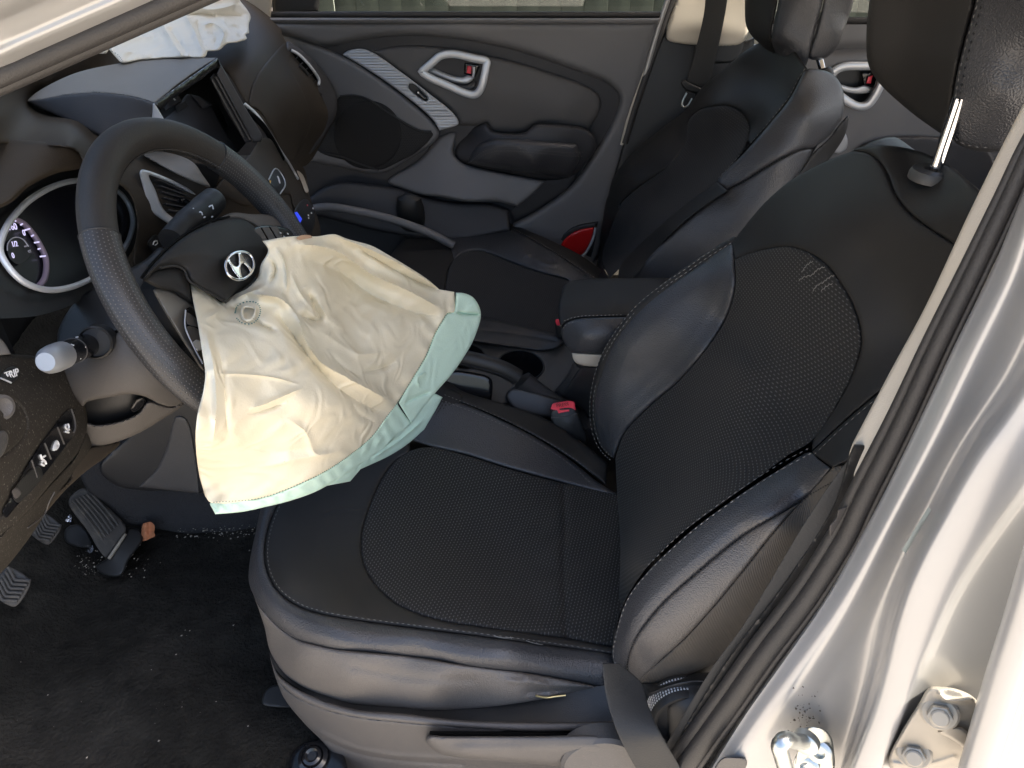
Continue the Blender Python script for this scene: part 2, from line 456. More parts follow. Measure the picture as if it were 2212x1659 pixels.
    return m
def glass(name, col, rough=0.02):
    m = bpy.data.materials.new(name); m.use_nodes = True; n = m.node_tree.nodes; l = m.node_tree.links; n.clear()
    t = n.new('ShaderNodeBsdfTransparent'); t.inputs[0].default_value = (*col, 1)
    g = n.new('ShaderNodeBsdfGlossy'); g.inputs[1].default_value = rough
    f = n.new('ShaderNodeFresnel'); f.inputs[0].default_value = 1.5
    x = n.new('ShaderNodeMixShader'); o = n.new('ShaderNodeOutputMaterial')
    l.new(f.outputs[0], x.inputs[0]); l.new(t.outputs[0], x.inputs[1]); l.new(g.outputs[0], x.inputs[2]); l.new(x.outputs[0], o.inputs[0])
    return m
def lamp(name, col, e):
    m = bpy.data.materials.new(name); m.use_nodes = True; b = m.node_tree.nodes['Principled BSDF']
    b.inputs['Base Color'].default_value = (*col, 1); b.inputs['Emission Color'].default_value = (*col, 1); b.inputs['Emission Strength'].default_value = e
    return m
m_leather = M('black_leather', (0.042, 0.042, 0.045), 0.36, bump=('leather', 640, 0.0007), var=0.15, rvar=0.06, vscale=14)
m_leather2 = M('black_leather_soft', (0.0175, 0.0162, 0.0148), 0.58, spec=0.32, bump=('noise', 900, 0.0003), var=0.2, vscale=10)
m_fabric = M('seat_fabric', (0.0185, 0.0175, 0.0162), 0.85, spec=0.25, bump=('dash', (0.0056, 0.0042, 0.62, 0.34, (0.090, 0.088, 0.083)), 0.0009), sheen=0.03)
m_fabricf = M('seat_fabric_fine', (0.022, 0.0215, 0.0215), 0.85, spec=0.25, bump=('dash', (0.0056, 0.0042, 0.62, 0.34, (0.05, 0.05, 0.052)), 0.0006), sheen=0.03)
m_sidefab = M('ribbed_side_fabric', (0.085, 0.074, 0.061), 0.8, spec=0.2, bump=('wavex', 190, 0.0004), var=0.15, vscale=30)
m_black = M('black_plastic', (0.014, 0.014, 0.014), 0.48, bump=('noise', 700, 0.0003), var=0.2, vscale=12)
m_blackg = M('gloss_black_plastic', (0.008, 0.008, 0.009), 0.18, var=0.1)
m_dash = M('dash_plastic', (0.046, 0.037, 0.028), 0.62, spec=0.15, bump=('noise', 800, 0.0004), var=0.18, vscale=9)
m_dashd = M('dash_plastic_dusty', (0.031, 0.027, 0.022), 0.66, spec=0.15, bump=('noise', 800, 0.0004), var=0.25, vscale=12, dust=0.45)
m_hood = M('grey_hood_plastic', (0.21, 0.198, 0.182), 0.55, spec=0.15, bump=('noise', 900, 0.0003), var=0.12, vscale=9)
m_col = M('column_shroud', (0.088, 0.079, 0.070), 0.62, bump=('noise', 900, 0.0005), var=0.12, vscale=14)
m_door = M('door_plastic', (0.140, 0.137, 0.138), 0.50, bump=('noise', 900, 0.0003), var=0.10, vscale=8)
m_doord = M('door_plastic_dark', (0.034, 0.033, 0.035), 0.55, bump=('noise', 900, 0.0003), var=0.1, vscale=8)
m_insert = M('door_insert', (0.088, 0.083, 0.080), 0.62, bump=('noise', 1000, 0.0003), var=0.1, vscale=8)
m_silver = M('satin_silver', (0.60, 0.61, 0.62), 0.33, metal=0.35, var=0.06, vscale=20)
m_ribbed = M('ribbed_silver', (0.46, 0.47, 0.48), 0.38, metal=0.35)
m_chrome = M('chrome', (0.80, 0.80, 0.80), 0.08, metal=1.0)
m_red = M('red_plastic', (0.85, 0.06, 0.09), 0.35)
m_redl = M('red_reflector', (0.55, 0.015, 0.015), 0.2)
m_beige = M('beige_trim', (0.50, 0.45, 0.37), 0.6, bump=('noise', 900, 0.0003), var=0.06, vscale=10)
m_beltm = M('belt_webbing', (0.019, 0.0185, 0.0175), 0.7, bump=('noise', 500, 0.0004), var=0.12, vscale=20)
m_paint = M('silver_paint', (0.37, 0.367, 0.36), 0.34, metal=0.35, coat=0.35, var=0.03, vscale=5)
m_rubber = M('rubber_seal', (0.022, 0.020, 0.019), 0.55, bump=('noise', 600, 0.0004), var=0.2, vscale=20)
m_carpet = M('carpet', (0.015, 0.0138, 0.0115), 0.95, spec=0.1, bump=('noise', 180, 0.005), var=0.8, vscale=40, dust=0.03, patch=((.040, .036, .030), 4.5, .50, .78))
m_tunnel = M('tunnel_carpet', (0.033, 0.033, 0.035), 0.9, spec=0.15, bump=('noise', 300, 0.003), var=0.35, vscale=9)
m_bag = M('airbag_cloth', (0.82, 0.75, 0.575), 0.72, spec=0.25, bump=('cloth', 420, 0.0036), var=0.05, vscale=5, trans=0.12)
m_mint = M('airbag_mint_hem', (0.64, 0.83, 0.69), 0.62, spec=0.15, bump=('cloth', 420, 0.0036), var=0.06, vscale=6, trans=0.12)
m_bagw = M('airbag_white_cloth', (0.84, 0.80, 0.71), 0.7, spec=0.25, bump=('cloth', 420, 0.0036), var=0.05, vscale=6, trans=0.1)
m_thread = M('grey_thread', (0.20, 0.19, 0.175), 0.8)
m_threadw = M('pale_thread', (0.34, 0.32, 0.29), 0.8)
m_threadb = M('dark_thread', (0.010, 0.010, 0.011), 0.8)
m_threadt = M('teal_thread', (0.10, 0.20, 0.17), 0.8)
m_perf = M('perforated_leather', (0.027, 0.026, 0.026), 0.42, bump=('dots', (0.0038, 0.0038, 0.40, 0.40, (0.11, 0.105, 0.10)), -0.0006))
m_rimtop = M('smooth_rim_leather', (0.019, 0.017, 0.015), 0.60, bump=('noise', 600, 0.0004), var=0.2, vscale=25)
m_white = M('white_print', (0.75, 0.75, 0.74), 0.6)
m_dial = M('dial_face', (0.008, 0.008, 0.011), 0.25)
m_dialw = M('dial_print', (0.45, 0.44, 0.50), 0.5)
m_steel = M('zinc_steel', (0.50, 0.52, 0.50), 0.34, metal=1.0, var=0.12, vscale=60, rvar=0.1)
m_pedal = M('dusty_rubber', (0.045, 0.043, 0.041), 0.8, bump=('noise', 500, 0.0006), var=0.4, vscale=30, patch=((.10, .09, .075), 40, .52, .75))
m_leaf = M('dry_leaf', (0.42, 0.16, 0.07), 0.8, var=0.3, vscale=120)
m_foil = M('foil', (0.75, 0.75, 0.78), 0.25, metal=0.9)
m_crumb = M('pale_crumbs', (0.30, 0.27, 0.22), 0.8, var=0.4, vscale=300)
m_void = M('dark_void', (0.004, 0.004, 0.004), 0.9, spec=0.1)
m_consb = M('console_plastic', (0.024, 0.023, 0.023), 0.45, bump=('noise', 700, 0.0004), var=0.15, vscale=12)
m_consg = M('console_greybrown', (0.060, 0.055, 0.049), 0.50, bump=('noise', 700, 0.0003), var=0.1, vscale=12)
m_tan = M('console_leatherette', (0.040, 0.035, 0.029), 0.55, bump=('leather', 700, 0.0003), var=0.1, vscale=12)
m_shield = M('seat_shield_plastic', (0.072, 0.066, 0.062), 0.52, bump=('noise', 900, 0.0004), var=0.15, vscale=20, dust=0.10)
m_sideleather = M('seat_side_skin', (0.088, 0.079, 0.071), 0.46, bump=('leather', 640, 0.0007), var=0.12, vscale=18)  # same grain as black_leather, in a paler brown grey
m_hinge = M('hinge_paint_shaded', (0.33, 0.30, 0.25), 0.48, metal=0.25, var=0.08, vscale=20)  # the pillar's silver paint made darker, hinge shade put into the colour
m_tip = M('stalk_tip_silver', (0.36, 0.37, 0.38), 0.36, metal=0.4)
# ------------------------------------------------------------ the setting: ground outside, roof, floor
def struct(o): o["kind"] = "structure"; return o
m_ground = M('dusty_concrete', (0.43, 0.385, 0.33), 0.9, bump=('noise', 6, 0.02), var=0.2, vscale=1.5)
struct(link('ground', [(-80, -80, -.45), (80, -80, -.45), (80, 80, -.45), (-80, 80, -.45)], [(0, 1, 2, 3)], m_ground))
# roof with headliner: a closed, gently domed shell
m_liner = M('headliner', (0.50, 0.46, 0.40), 0.9)
def roofpts(z0, e):
    R = []
    for x in np.linspace(-0.40, 2.0, 9):
        row = []
        for y in np.linspace(-0.66 - e, 0.66 + e, 9):
            u = (x - 0.8)/1.3
            row.append((x, y, z0 - 0.10*u*u - 0.10*(abs(y)/0.66)**4))
        R.append(row)
    return R
rf = net('roof', None, m_paint, roofpts(1.31, 0.02), 20, 20, thick=(0, 0, -0.03)); struct(rf)
rl = net('headliner', rf, m_liner, roofpts(1.272, -0.01), 16, 16, thick=(0, 0, -0.006))
# interior floor: carpet sheet with worn hollows
def carpet():
    xs = np.linspace(-1.0, 1.9, 240); ys = np.linspace(-0.70, 0.72, 130)
    V = []; U = []
    def bumpf(x, y):
        z = 0.009*math.sin(9*x+4*y+1.5*math.sin(6*y)) + 0.005*math.sin(17*x+11*y)*math.sin(8*y-3*x) + 0.004*math.sin(13*x-9*y) + 0.003*math.sin(31*y+5*x)
        z += 0.010*math.exp(-(((x+.42)/.10)**2 + ((y+.33)/.05)**2))
        if x < -0.72: z += (-.72-x)**1.5*1.6
        return z
    for y in ys:
        for x in xs: V.append((x, y, bumpf(x, y) + rng.normal()*0.0012))
    n = len(xs); F = [(j*n+i, j*n+i+1, (j+1)*n+i+1, (j+1)*n+i) for j in range(len(ys)-1) for i in range(n-1)]
    return link('floor', V, F, m_carpet)
fl = struct(carpet())
# underbody below the carpet keeps daylight out
struct(prism('underbody', None, m_black, [(-1.6, -.76), (2.1, -.76), (2.1, .80), (-1.6, .80)], (0, 0, -.16), np.eye(3), .10))
struct(prism('firewall', None, m_black, [(-.76, -.06), (.80, -.06), (.80, .70), (-.76, .70)], (-1.02, 0, 0), ((0, 1, 0), (0, 0, 1), (-1, 0, 0)), .04))
struct(prism('rear_bulkhead', None, m_black, [(-.74, -.06), (.74, -.06), (.74, .80), (-.74, .80)], (1.75, 0, 0), ((0, 1, 0), (0, 0, 1), (1, 0, 0)), .04))
# windshield glass
g_clear = glass('windshield_glass', (0.92, 0.95, 0.94)); g_tint = glass('side_glass', (0.70, 0.75, 0.71))
ws = net('windshield', None, g_clear, [[(-1.30, y, .80) for y in (-.70, 0, .70)], [(-.85, y, 1.00) for y in (-.66, 0, .66)], [(-.42, y, 1.16) for y in (-.58, 0, .58)]], 10, 10, thick=(-.002, 0, .004))
tag(ws, "clear raked windshield above the dashboard", "windshield")
# dim yard outside the passenger window: a plank fence, its shade put into the dark wood colour
fe = empty('fence', (0, 3.6, -.45), "dark plank fence seen dimly through the passenger window", "fence")
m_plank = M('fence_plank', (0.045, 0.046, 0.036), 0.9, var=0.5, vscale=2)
pm = None
for i in range(52):
    x = -2.6 + i*0.128
    if pm is None:
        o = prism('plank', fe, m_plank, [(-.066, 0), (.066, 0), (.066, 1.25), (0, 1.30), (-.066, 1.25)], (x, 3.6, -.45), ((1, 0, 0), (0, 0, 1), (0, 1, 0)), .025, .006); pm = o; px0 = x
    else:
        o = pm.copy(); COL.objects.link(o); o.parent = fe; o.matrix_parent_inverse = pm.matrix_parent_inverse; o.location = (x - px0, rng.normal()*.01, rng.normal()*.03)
box('rail', fe, m_plank, (0.8, 3.64, 0.10), (7.0, .04, .08)); box('rail', fe, m_plank, (0.8, 3.64, 0.62), (7.0, .04, .08))
struct(prism('far_body_side', None, m_black, [(-1.02, -.06), (1.75, -.06), (1.75, .66), (-1.02, .66)], (0, .80, 0), ((1, 0, 0), (0, 0, 1), (0, 1, 0)), .03))
struct(prism('far_sill', None, m_carpet, [(-1.02, -.04), (1.75, -.04), (1.75, .10), (-1.02, .10)], (0, .66, 0), ((1, 0, 0), (0, 0, 1), (0, 1, 0)), .10, .01))
# ------------------------------------------------------------ passenger front door
def Z2(pts): return [((633.6 + p[0]/3.0), p[1]/3.0) + tuple(p[2:]) for p in pts]
def Z3(pts): return [((1324.8 + p[0]*.401), p[1]*.401) + tuple(p[2:]) for p in pts]
pd = empty('passenger_door', at(1000, 560, 'y', .70), "dark grey passenger door with silver handle ring and ribbed silver switch strip", "car door")
Dbase = Depth([(560, 40, 'y', .685), (1000, 40, 'y', .685), (1430, 40, 'y', .685), (640, 250, 'y', .685), (1300, 250, 'y', .69), (900, 300, 'y', .685),
               (640, 480, 'y', .685), (900, 420, 'y', .675), (1150, 420, 'y', .68), (1100, 540, 'y', .67), (1290, 560, 'y', .68)])
panel('door_panel', pd, m_doord, [(470, 30, True), (1426, 30, True), (1385, 190), (1338, 370), (1300, 520), (1270, 700, True), (470, 700, True)], Dbase, grid=16, thick=(0, .05, 0))
outer = Z2([(440, 258), (700, 233), (1000, 245), (1400, 318), (1800, 447), (2040, 545), (2112, 625), (2080, 760), (1950, 992), (1800, 1200), (1600, 1350), (1425, 1447, True)])
Dup = Depth([(600, 50, 'y', .650), (1000, 50, 'y', .650), (1430, 50, 'y', .652), (800, 90, 'y', .664), (1100, 105, 'y', .664), (1320, 180, 'y', .664), (1380, 200, 'y', .664), (1250, 380, 'y', .655), (1320, 400, 'y', .66), (1150, 470, 'y', .64), (1280, 540, 'y', .64)])
panel('upper_trim', pd, m_door, [(560, 46, True), (1421, 46, True), (1385, 178), (1336, 365), (1298, 520), (1270, 690, True), (1085, 640, True)] + outer[::-1] + [(700, 100), (640, 84), (560, 62, True)], Dup, roll=(13, .022), grid=9, thick=(0, .03, 0))
# belt line seal and ledge
Dl = plane('y', .665)
panel('window_seal', pd, m_rubber, [(520, 24, True), (1436, 25, True), (1428, 40, True), (520, 40, True)], plane('y', .672), roll=(6, .008), grid=7, thick=(0, .03, 0))
panel('belt_ledge', pd, m_door, [(540, 38, True), (1427, 39, True), (1423, 53, True), (560, 51, True)], plane('y', .652), roll=(6, .012), grid=6, thick=(0, .03, 0))
# insert inside the crescent groove
Din = Depth([(800, 110, 'y', .676), (1000, 105, 'y', .674), (1180, 155, 'y', .674), (1290, 215, 'y', .676), (900, 200, 'y', .668), (1100, 200, 'y', .655), (1230, 230, 'y', .660), (1000, 265, 'y', .668), (1150, 280, 'y', .668), (1270, 285, 'y', .672)])
ring_c = Z2([(830, 465), (895, 410), (955, 362), (1030, 350), (1180, 380), (1252, 398), (1248, 440), (1212, 580), (1180, 612), (1125, 606), (1000, 553), (880, 500)])
cupo = Z2([(868, 465), (940, 398), (1000, 383), (1100, 392), (1200, 415), (1210, 440), (1180, 560), (1150, 580), (1080, 560), (960, 510)])
panel('insert', pd, m_insert, Z2([(500, 328, True), (700, 294), (1000, 308), (1300, 368), (1600, 450), (1900, 560), (1978, 615), (1994, 690), (1915, 842, True), (1620, 803), (1565, 810), (1500, 858), (1290, 848), (1250, 798), (1200, 812), (1075, 812, True), (1040, 740), (900, 620), (700, 470)]),
      Din, holes=[cupo], roll=(10, .012), grid=7, thick=(0, .025, 0))
# handle: ring, dark cup, lever, lock button
hp = onto(ring_c + [ring_c[0]], Din, 0.006, 3.0)[:-1]
sq = [(math.copysign(abs(math.cos(a))**.6, math.cos(a))*.75, math.copysign(abs(math.sin(a))**.6, math.sin(a))*1.15) for a in np.linspace(0, 2*np.pi, 12, endpoint=False)]
hr = tube('handle_ring', pd, m_silver, hp, .0075, closed=True, sec=sq, nrm=(0, -1, 0))
Dcup = Depth([(940, 155, 'y', .70), (980, 135, 'y', .715), (1030, 140, 'y', .705), (1000, 180, 'y', .70), (985, 160, 'y', .72)])
panel('handle_cup', pd, m_black, Z2([(850, 465), (940, 380), (1000, 372), (1100, 380), (1215, 400), (1230, 440), (1195, 570), (1150, 595), (1080, 575), (950, 520)]), Dcup, grid=6, thick=(0, .02, 0), lift=-.004)
lv = Depth([(930, 150, 'y', .684), (965, 165, 'y', .674), (1010, 175, 'y', .668), (1025, 150, 'y', .672)])
panel('handle_lever', pd, m_silver, Z2([(868, 452), (900, 437), (960, 462), (1040, 492), (1100, 498), (1130, 488), (1170, 500, True), (1162, 520, True), (1128, 540), (1050, 535), (960, 505), (880, 470)]), lv, roll=(5, .008), grid=3.5, thick=(0, .012, 0))
panel('lever_web', pd, m_insert, Z2([(905, 492), (1050, 548), (1130, 550), (1172, 528), (1180, 560, True), (1150, 582), (1080, 568), (960, 522)]), lv, lift=-.008, roll=(3, .004), grid=4, thick=(0, .012, 0))
lk = panel('lock_bezel', pd, m_blackg, Z2([(1110, 405, True), (1215, 420, True), (1180, 500, True), (1105, 478, True)]), plane('y', .682), roll=(3, .004), grid=4, thick=(0, .02, 0))
panel('lock_tab', pd, m_silver, Z2([(1160, 428, True), (1182, 433, True), (1180, 470, True), (1172, 510, True), (1155, 508, True), (1160, 470, True)]), plane('y', .674), roll=(2, .004), grid=3, thick=(0, .01, 0))
panel('lock_button', pd, m_red, Z2([(1128, 425, True), (1155, 429, True), (1152, 480, True), (1122, 474, True)]), plane('y', .676), roll=(2, .003), grid=3, thick=(0, .01, 0))
# ribbed silver strip with the window switch
Dsil = Depth([(745, 118, 'y', .668), (790, 108, 'y', .668), (870, 170, 'y', .655), (930, 215, 'y', .650), (985, 268, 'y', .646), (945, 278, 'y', .646)])
sw = Z2([(750, 545, True), (772, 542), (868, 630), (870, 645), (860, 655), (845, 650), (748, 570)])
panel('ribbed_strip', pd, m_ribbed, Z2([(322, 355), (345, 333), (395, 318), (450, 316), (520, 342), (700, 468), (900, 620), (1042, 740), (1072, 795), (1060, 812), (948, 846, True), (900, 772), (700, 602), (500, 462), (350, 372)]), Dsil, holes=[sw], roll=(4, .004), grid=2.0, step=3, thick=(0, .03, 0), fn=lambda x, y, d: .0007*np.sin(2*np.pi*y/6.2))
panel('switch_well', pd, m_black, Z2([(740, 530, True), (772, 532), (880, 632), (882, 655), (862, 665), (840, 658), (738, 575, True)]), Dsil, lift=-.010, grid=5, thick=(0, .01, 0))
panel('window_switch', pd, m_blackg, Z2([(800, 580, True), (868, 635, True), (860, 652), (845, 648), (792, 604, True)]), Dsil, lift=.003, roll=(3, .004), grid=3, thick=(0, .01, 0))
panel('switch_mark', pd, m_white, Z2([(806, 594, True), (815, 596, True), (814, 608, True), (805, 604, True)]), Dsil, lift=.005, grid=3, thick=(0, .002, 0))
# front of the door: skin beside the strip, raised lip, speaker grille
Dfr = Depth([(600, 90, 'y', .672), (700, 110, 'y', .668), (760, 170, 'y', .664), (880, 240, 'y', .655), (930, 290, 'y', .652), (690, 230, 'y', .670), (700, 330, 'y', .665), (820, 380, 'y', .655), (900, 340, 'y', .652)])
panel('front_skin', pd, m_door, Z2([(-120, 190, True), (320, 362), (500, 470), (700, 610), (890, 775), (945, 855), (930, 905), (780, 1010), (560, 1125), (330, 1090), (100, 1050), (-160, 1040, True)]), Dfr, roll=(9, .016), grid=8, thick=(0, .02, 0))
gr = panel('speaker_grille', pd, M('speaker_mesh', (0.017, 0.0165, 0.016), 0.75, bump=('dots', (.004, .004, .6, .6, (.006, .006, .006)), -.001)),
      Z2([(305, 622), (400, 618), (490, 645), (600, 720), (780, 828), (830, 848), (895, 852), (907, 870), (800, 985), (700, 1040), (550, 1102), (380, 1050), (170, 985), (110, 900), (250, 700)]), Dfr, lift=.003, roll=(4, .004), grid=6, thick=(0, .01, 0), axes=((1, 0, 0), (0, 0, 1)))
tube('grille_lip', pd, m_black, onto(Z2([(175, 985), (300, 1012), (430, 1062), (555, 1103)]), Dfr, .006), .0022)
tube('grille_lip', pd, m_black, onto(Z2([(305, 622), (400, 618), (490, 645), (600, 720), (780, 828), (830, 848), (895, 852)]), Dfr, .005), .0022)
panel('speaker_cone', gr, M('speaker_cone_cloth', (.0095, .009, .0085), .85), [(794 + 74*math.cos(q), 291 + 74*math.sin(q)) for q in np.linspace(0, 2*np.pi, 24, endpoint=False)], Dfr, lift=.0045, roll=(6, .003), grid=7, thick=(0, .002, 0))
# armrest
Dar = Depth([(985, 330, 'y', .640), (1010, 290, 'y', .655), (1060, 300, 'y', .60), (1150, 300, 'y', .585), (1250, 310, 'y', .60), (1050, 345, 'y', .60), (1150, 350, 'y', .580), (1230, 350, 'y', .60), (1100, 375, 'y', .615), (1180, 388, 'y', .62)])
panel('armrest_shell', pd, m_doord, Z2([(1044, 1000), (1060, 925), (1110, 860), (1200, 808), (1250, 793), (1292, 845), (1500, 856), (1562, 808), (1625, 800), (1905, 838), (1960, 900), (1950, 995), (1800, 1140), (1640, 1170), (1400, 1128), (1150, 1068), (1070, 1040)]), Dar, lift=-.03, roll=(8, .02), grid=8, thick=(0, .06, 0))
panel('armrest_pad', pd, m_leather, Z2([(1130, 1058, True), (1160, 990), (1215, 930), (1290, 903), (1500, 905), (1835, 932, True), (1860, 1010), (1790, 1152, True), (1600, 1128), (1350, 1095)]), Dar, roll=(14, .02), grid=6, thick=(0, .05, 0))
stitches('stitching', pd, m_thread, Z2([(1150, 1050), (1210, 995), (1290, 965), (1400, 960), (1600, 975), (1800, 990), (1890, 985)]), Dar, .003, .004, .003, .0007)
stitches('stitching', pd, m_thread, Z2([(1165, 1065), (1225, 1010), (1300, 982), (1400, 978), (1600, 993), (1800, 1012), (1880, 1015)]), Dar, .003, .004, .003, .0007)
# lower door: bulged map pocket, its opening, the lip below, bottle bay
Dlow = Depth([(700, 400, 'y', .66), (850, 390, 'y', .655), (960, 330, 'y', .655), (1000, 370, 'y', .635), (1150, 400, 'y', .625), (1050, 425, 'y', .61), (900, 415, 'y', .63), (1100, 440, 'y', .615), (820, 400, 'y', .65), (950, 440, 'y', .60)])
panel('lower_skin', pd, m_door, [(838, 392), (905, 345), (955, 292), (985, 285), (980, 330), (1000, 352), (1060, 368), (1130, 382), (1180, 391, True), (1152, 420), (1118, 447, True), (1075, 436), (1010, 436), (950, 425), (905, 420), (870, 408)], Dlow, roll=(7, .014), grid=7, thick=(0, .02, 0))
Dpk = Depth([(680, 430, 'y', .60), (760, 400, 'y', .61), (860, 420, 'y', .62), (950, 445, 'y', .62), (1080, 455, 'y', .62), (700, 480, 'y', .59), (900, 490, 'y', .59), (1090, 490, 'y', .60)])
panel('map_pocket', pd, m_doord, [(655, 445), (690, 410), (735, 394), (800, 398), (870, 409), (910, 422), (980, 436), (1060, 440), (1100, 452, True), (1105, 500, True), (980, 520), (820, 500), (700, 470), (660, 465)], Dpk, lift=-.02, roll=(8, .016), grid=7, thick=(0, .05, 0))
tube('pocket_lip', pd, m_door, onto([(640, 462), (700, 447), (780, 458), (850, 475), (920, 500), (980, 530)], Depth([(640, 462, 'y', .60), (780, 458, 'y', .575), (980, 530, 'y', .56)])), .010, k=10)
lathe('bottle_bay', pd, m_black, at(888, 470, 'y', .615), (0, -.2, 1), [(.03, -.05), (.034, 0), (.034, .03), (.028, .055), (.012, .064), (.0, .066)], 24, sy=.6)
# the diagonal dark channel and the red courtesy lamp
panel('diagonal_channel', pd, m_doord, Z2([(1620, 1170, True), (1880, 1010), (1800, 1200), (1600, 1350), (1425, 1447, True), (1400, 1360, True), (1480, 1300)]), plane('y', .672), roll=(4, .006), grid=8, thick=(0, .02, 0))
panel('courtesy_lamp', pd, m_redl, [(1212, 530), (1225, 512), (1250, 497), (1284, 490, True), (1278, 515), (1262, 545), (1245, 556, True), (1228, 545)], plane('y', .628), roll=(5, .006), grid=5, thick=(0, .02, 0))
tube('lamp_rim', pd, m_silver, onto([(1287, 492), (1281, 516), (1266, 545), (1252, 560)], plane('y', .630)), .0035)
panel('lamp_recess', pd, m_black, [(1195, 535), (1215, 505), (1245, 487), (1292, 478, True), (1280, 560, True), (1240, 575)], plane('y', .638), roll=(6, .008), grid=7, thick=(0, .02, 0))
# pale painted door edge seen in the gap
tube('door_edge', pd, m_paint, onto([(1449, -20), (1422, 60), (1388, 180), (1345, 335), (1328, 400)], plane('y', .675)), .006, k=8)
# fixed quarter corner and mirror sail panel
panel('mirror_sail', pd, m_black, [(585, -40, True), (695, -40, True), (688, 24, True), (590, 34, True)], plane('y', .685), roll=(6, .006), grid=10, thick=(0, .02, 0))
gl = panel('window_pane', pd, g_tint, [(680, 30, True), (1440, 30, True), (1560, -420, True), (760, -420, True)], plane('y', .712), grid=60, thick=(0, .004, 0))
# ------------------------------------------------------------ driver seat
def Z6(pts): return [((1324.8 + p[0]*.401), 576 + p[1]*.401) + tuple(p[2:]) for p in pts]
def Z7(pts): return [((p[0]*.4062), 979.2 + p[1]*.4062) + tuple(p[2:]) for p in pts]
def Z8(pts): return [((864 + p[0]*.3385), 1094.4 + p[1]*.3385) + tuple(p[2:]) for p in pts]
ds = empty('driver_seat_assembly', (0.0, -.36, 0.02), "black driver seat with patterned fabric centre and glossy leather bolsters, beside the open doorway", "car seat")
Dcu = Depth([(1000, 1150, 'z', .243), (1200, 1200, 'z', .228), (1320, 1250, 'z', .225), (850, 1150, 'z', .252), (680, 1180, 'z', .262), (800, 1270, 'z', .256), (1100, 1290, 'z', .240), (1250, 1340, 'z', .230),
             (954, 857, 'z', .300), (1058, 897, 'z', .287), (1158, 947, 'z', .262), (1258, 1011, 'z', .225), (1000, 960, 'z', .272), (1150, 1010, 'z', .248), (1330, 1062, 'z', .222),
             (720, 1335, 'z', .270), (900, 1362, 'z', .270), (1100, 1385, 'z', .266), (1320, 1418, 'z', .225), (600, 1270, 'z', .265), (570, 1200, 'z', .263), (600, 1080, 'z', .262), (660, 1000, 'z', .262),
             (731, 1403, 'y', -.572), (894, 1420, 'y', -.578), (1135, 1453, 'y', -.592), (1301, 1485, 'y', -.592), (569, 1320, 'y', -.503), (640, 1381, 'y', -.545), (538, 1259, 'y', -.458), (548, 1180, 'y', -.405), (575, 1090, 'y', -.33)], 2e-5)
pipe_c = [(655, 985), (612, 1060), (582, 1130), (571, 1190), (577, 1235), (600, 1277), (640, 1308), (690, 1326), (780, 1342), (900, 1358), (1050, 1377), (1200, 1397), (1325, 1417)]
insert_o = [(795, 1105), (808, 1070), (828, 1030), (855, 995), (885, 975), (930, 966), (1000, 982), (1100, 1013), (1200, 1040), (1345, 1068, True), (1350, 1200), (1350, 1402, True), (1200, 1376), (1050, 1356), (950, 1340), (870, 1312), (815, 1268), (785, 1215), (781, 1160)]
def creases(x, y, d):
    z = 0.0016*np.exp(-((x-1150)/60)**2 - ((y-1150)/60)**2)*np.sin((x+y)/9.0)
    z += 0.0022*np.exp(-((x-1216)/70)**2)*np.sin(y/13.0 + 2*np.sin(x/40.0))*np.clip((y-1040)/60, 0, 1)
    z += -0.006*np.exp(-((x-1040-(y-1190)*.1)/120)**2 - ((y-1190)/80)**2)          # seat hollow
    return z
cf = panel('cushion_fabric', ds, m_fabric, insert_o, Dcu, roll=(10, .007), grid=7, thick=(0, .01, -.05), ridges=[([(1216, 1035), (1220, 1120), (1217, 1230), (1222, 1375)], 7, -.007)], fn=creases, axes=((0.25, .95, 0), (.95, -.25, 0)))
cl = panel('cushion_leather', ds, m_leather2, [(668, 960, True), (930, 820, True), (1000, 858), (900, 935), (885, 958, True)] + insert_o[:6][::-1][1:] + insert_o[11:][::-1] + [(1340, 1418, True)] + pipe_c[::-1][1:], Dcu, roll=(8, .006), grid=8, thick=(0, .01, -.05),
      ridges=[([(795, 1105), (730, 1100), (700, 1110)], 4, -.0015), ([(880, 958), (893, 975)], 4, -.003)])
# inboard bolster
panel('inner_bolster', ds, m_leather, [(885, 950, True), (905, 915), (930, 880), (954, 857), (1000, 872), (1058, 896), (1158, 946), (1230, 992), (1290, 1040), (1345, 1075, True), (1200, 1038), (1100, 1011), (1000, 980), (930, 964)], Dcu, roll=(9, .007), grid=7, thick=(0, .01, -.05))
Dib = Depth([(954, 857, 'z', .299), (1058, 897, 'z', .286), (1158, 947, 'z', .261), (1258, 1011, 'z', .224), (1000, 850, 'y', -.105), (1100, 890, 'y', -.13), (1200, 935, 'y', -.155), (1290, 980, 'y', -.18)])
panel('inner_flank', ds, m_leather2, [(930, 835), (955, 853), (1058, 893), (1158, 943), (1258, 1008), (1310, 1050, True), (1312, 1000, True), (1250, 950), (1180, 905), (1080, 870), (1000, 845), (950, 815)], Dib, roll=(6, .006), grid=7, thick=(0, .03, -.08))
stitches('stitching', ds, m_thread, [(955, 859), (1058, 900), (1158, 950), (1230, 996), (1280, 1040)], Dcu, .001, .0045, .0025, .0004, side=5)
stitches('stitching', ds, m_thread, [(958, 856), (1058, 896), (1158, 946), (1235, 992), (1285, 1034)], Dcu, .002, .0045, .0025, .0004, side=-4)
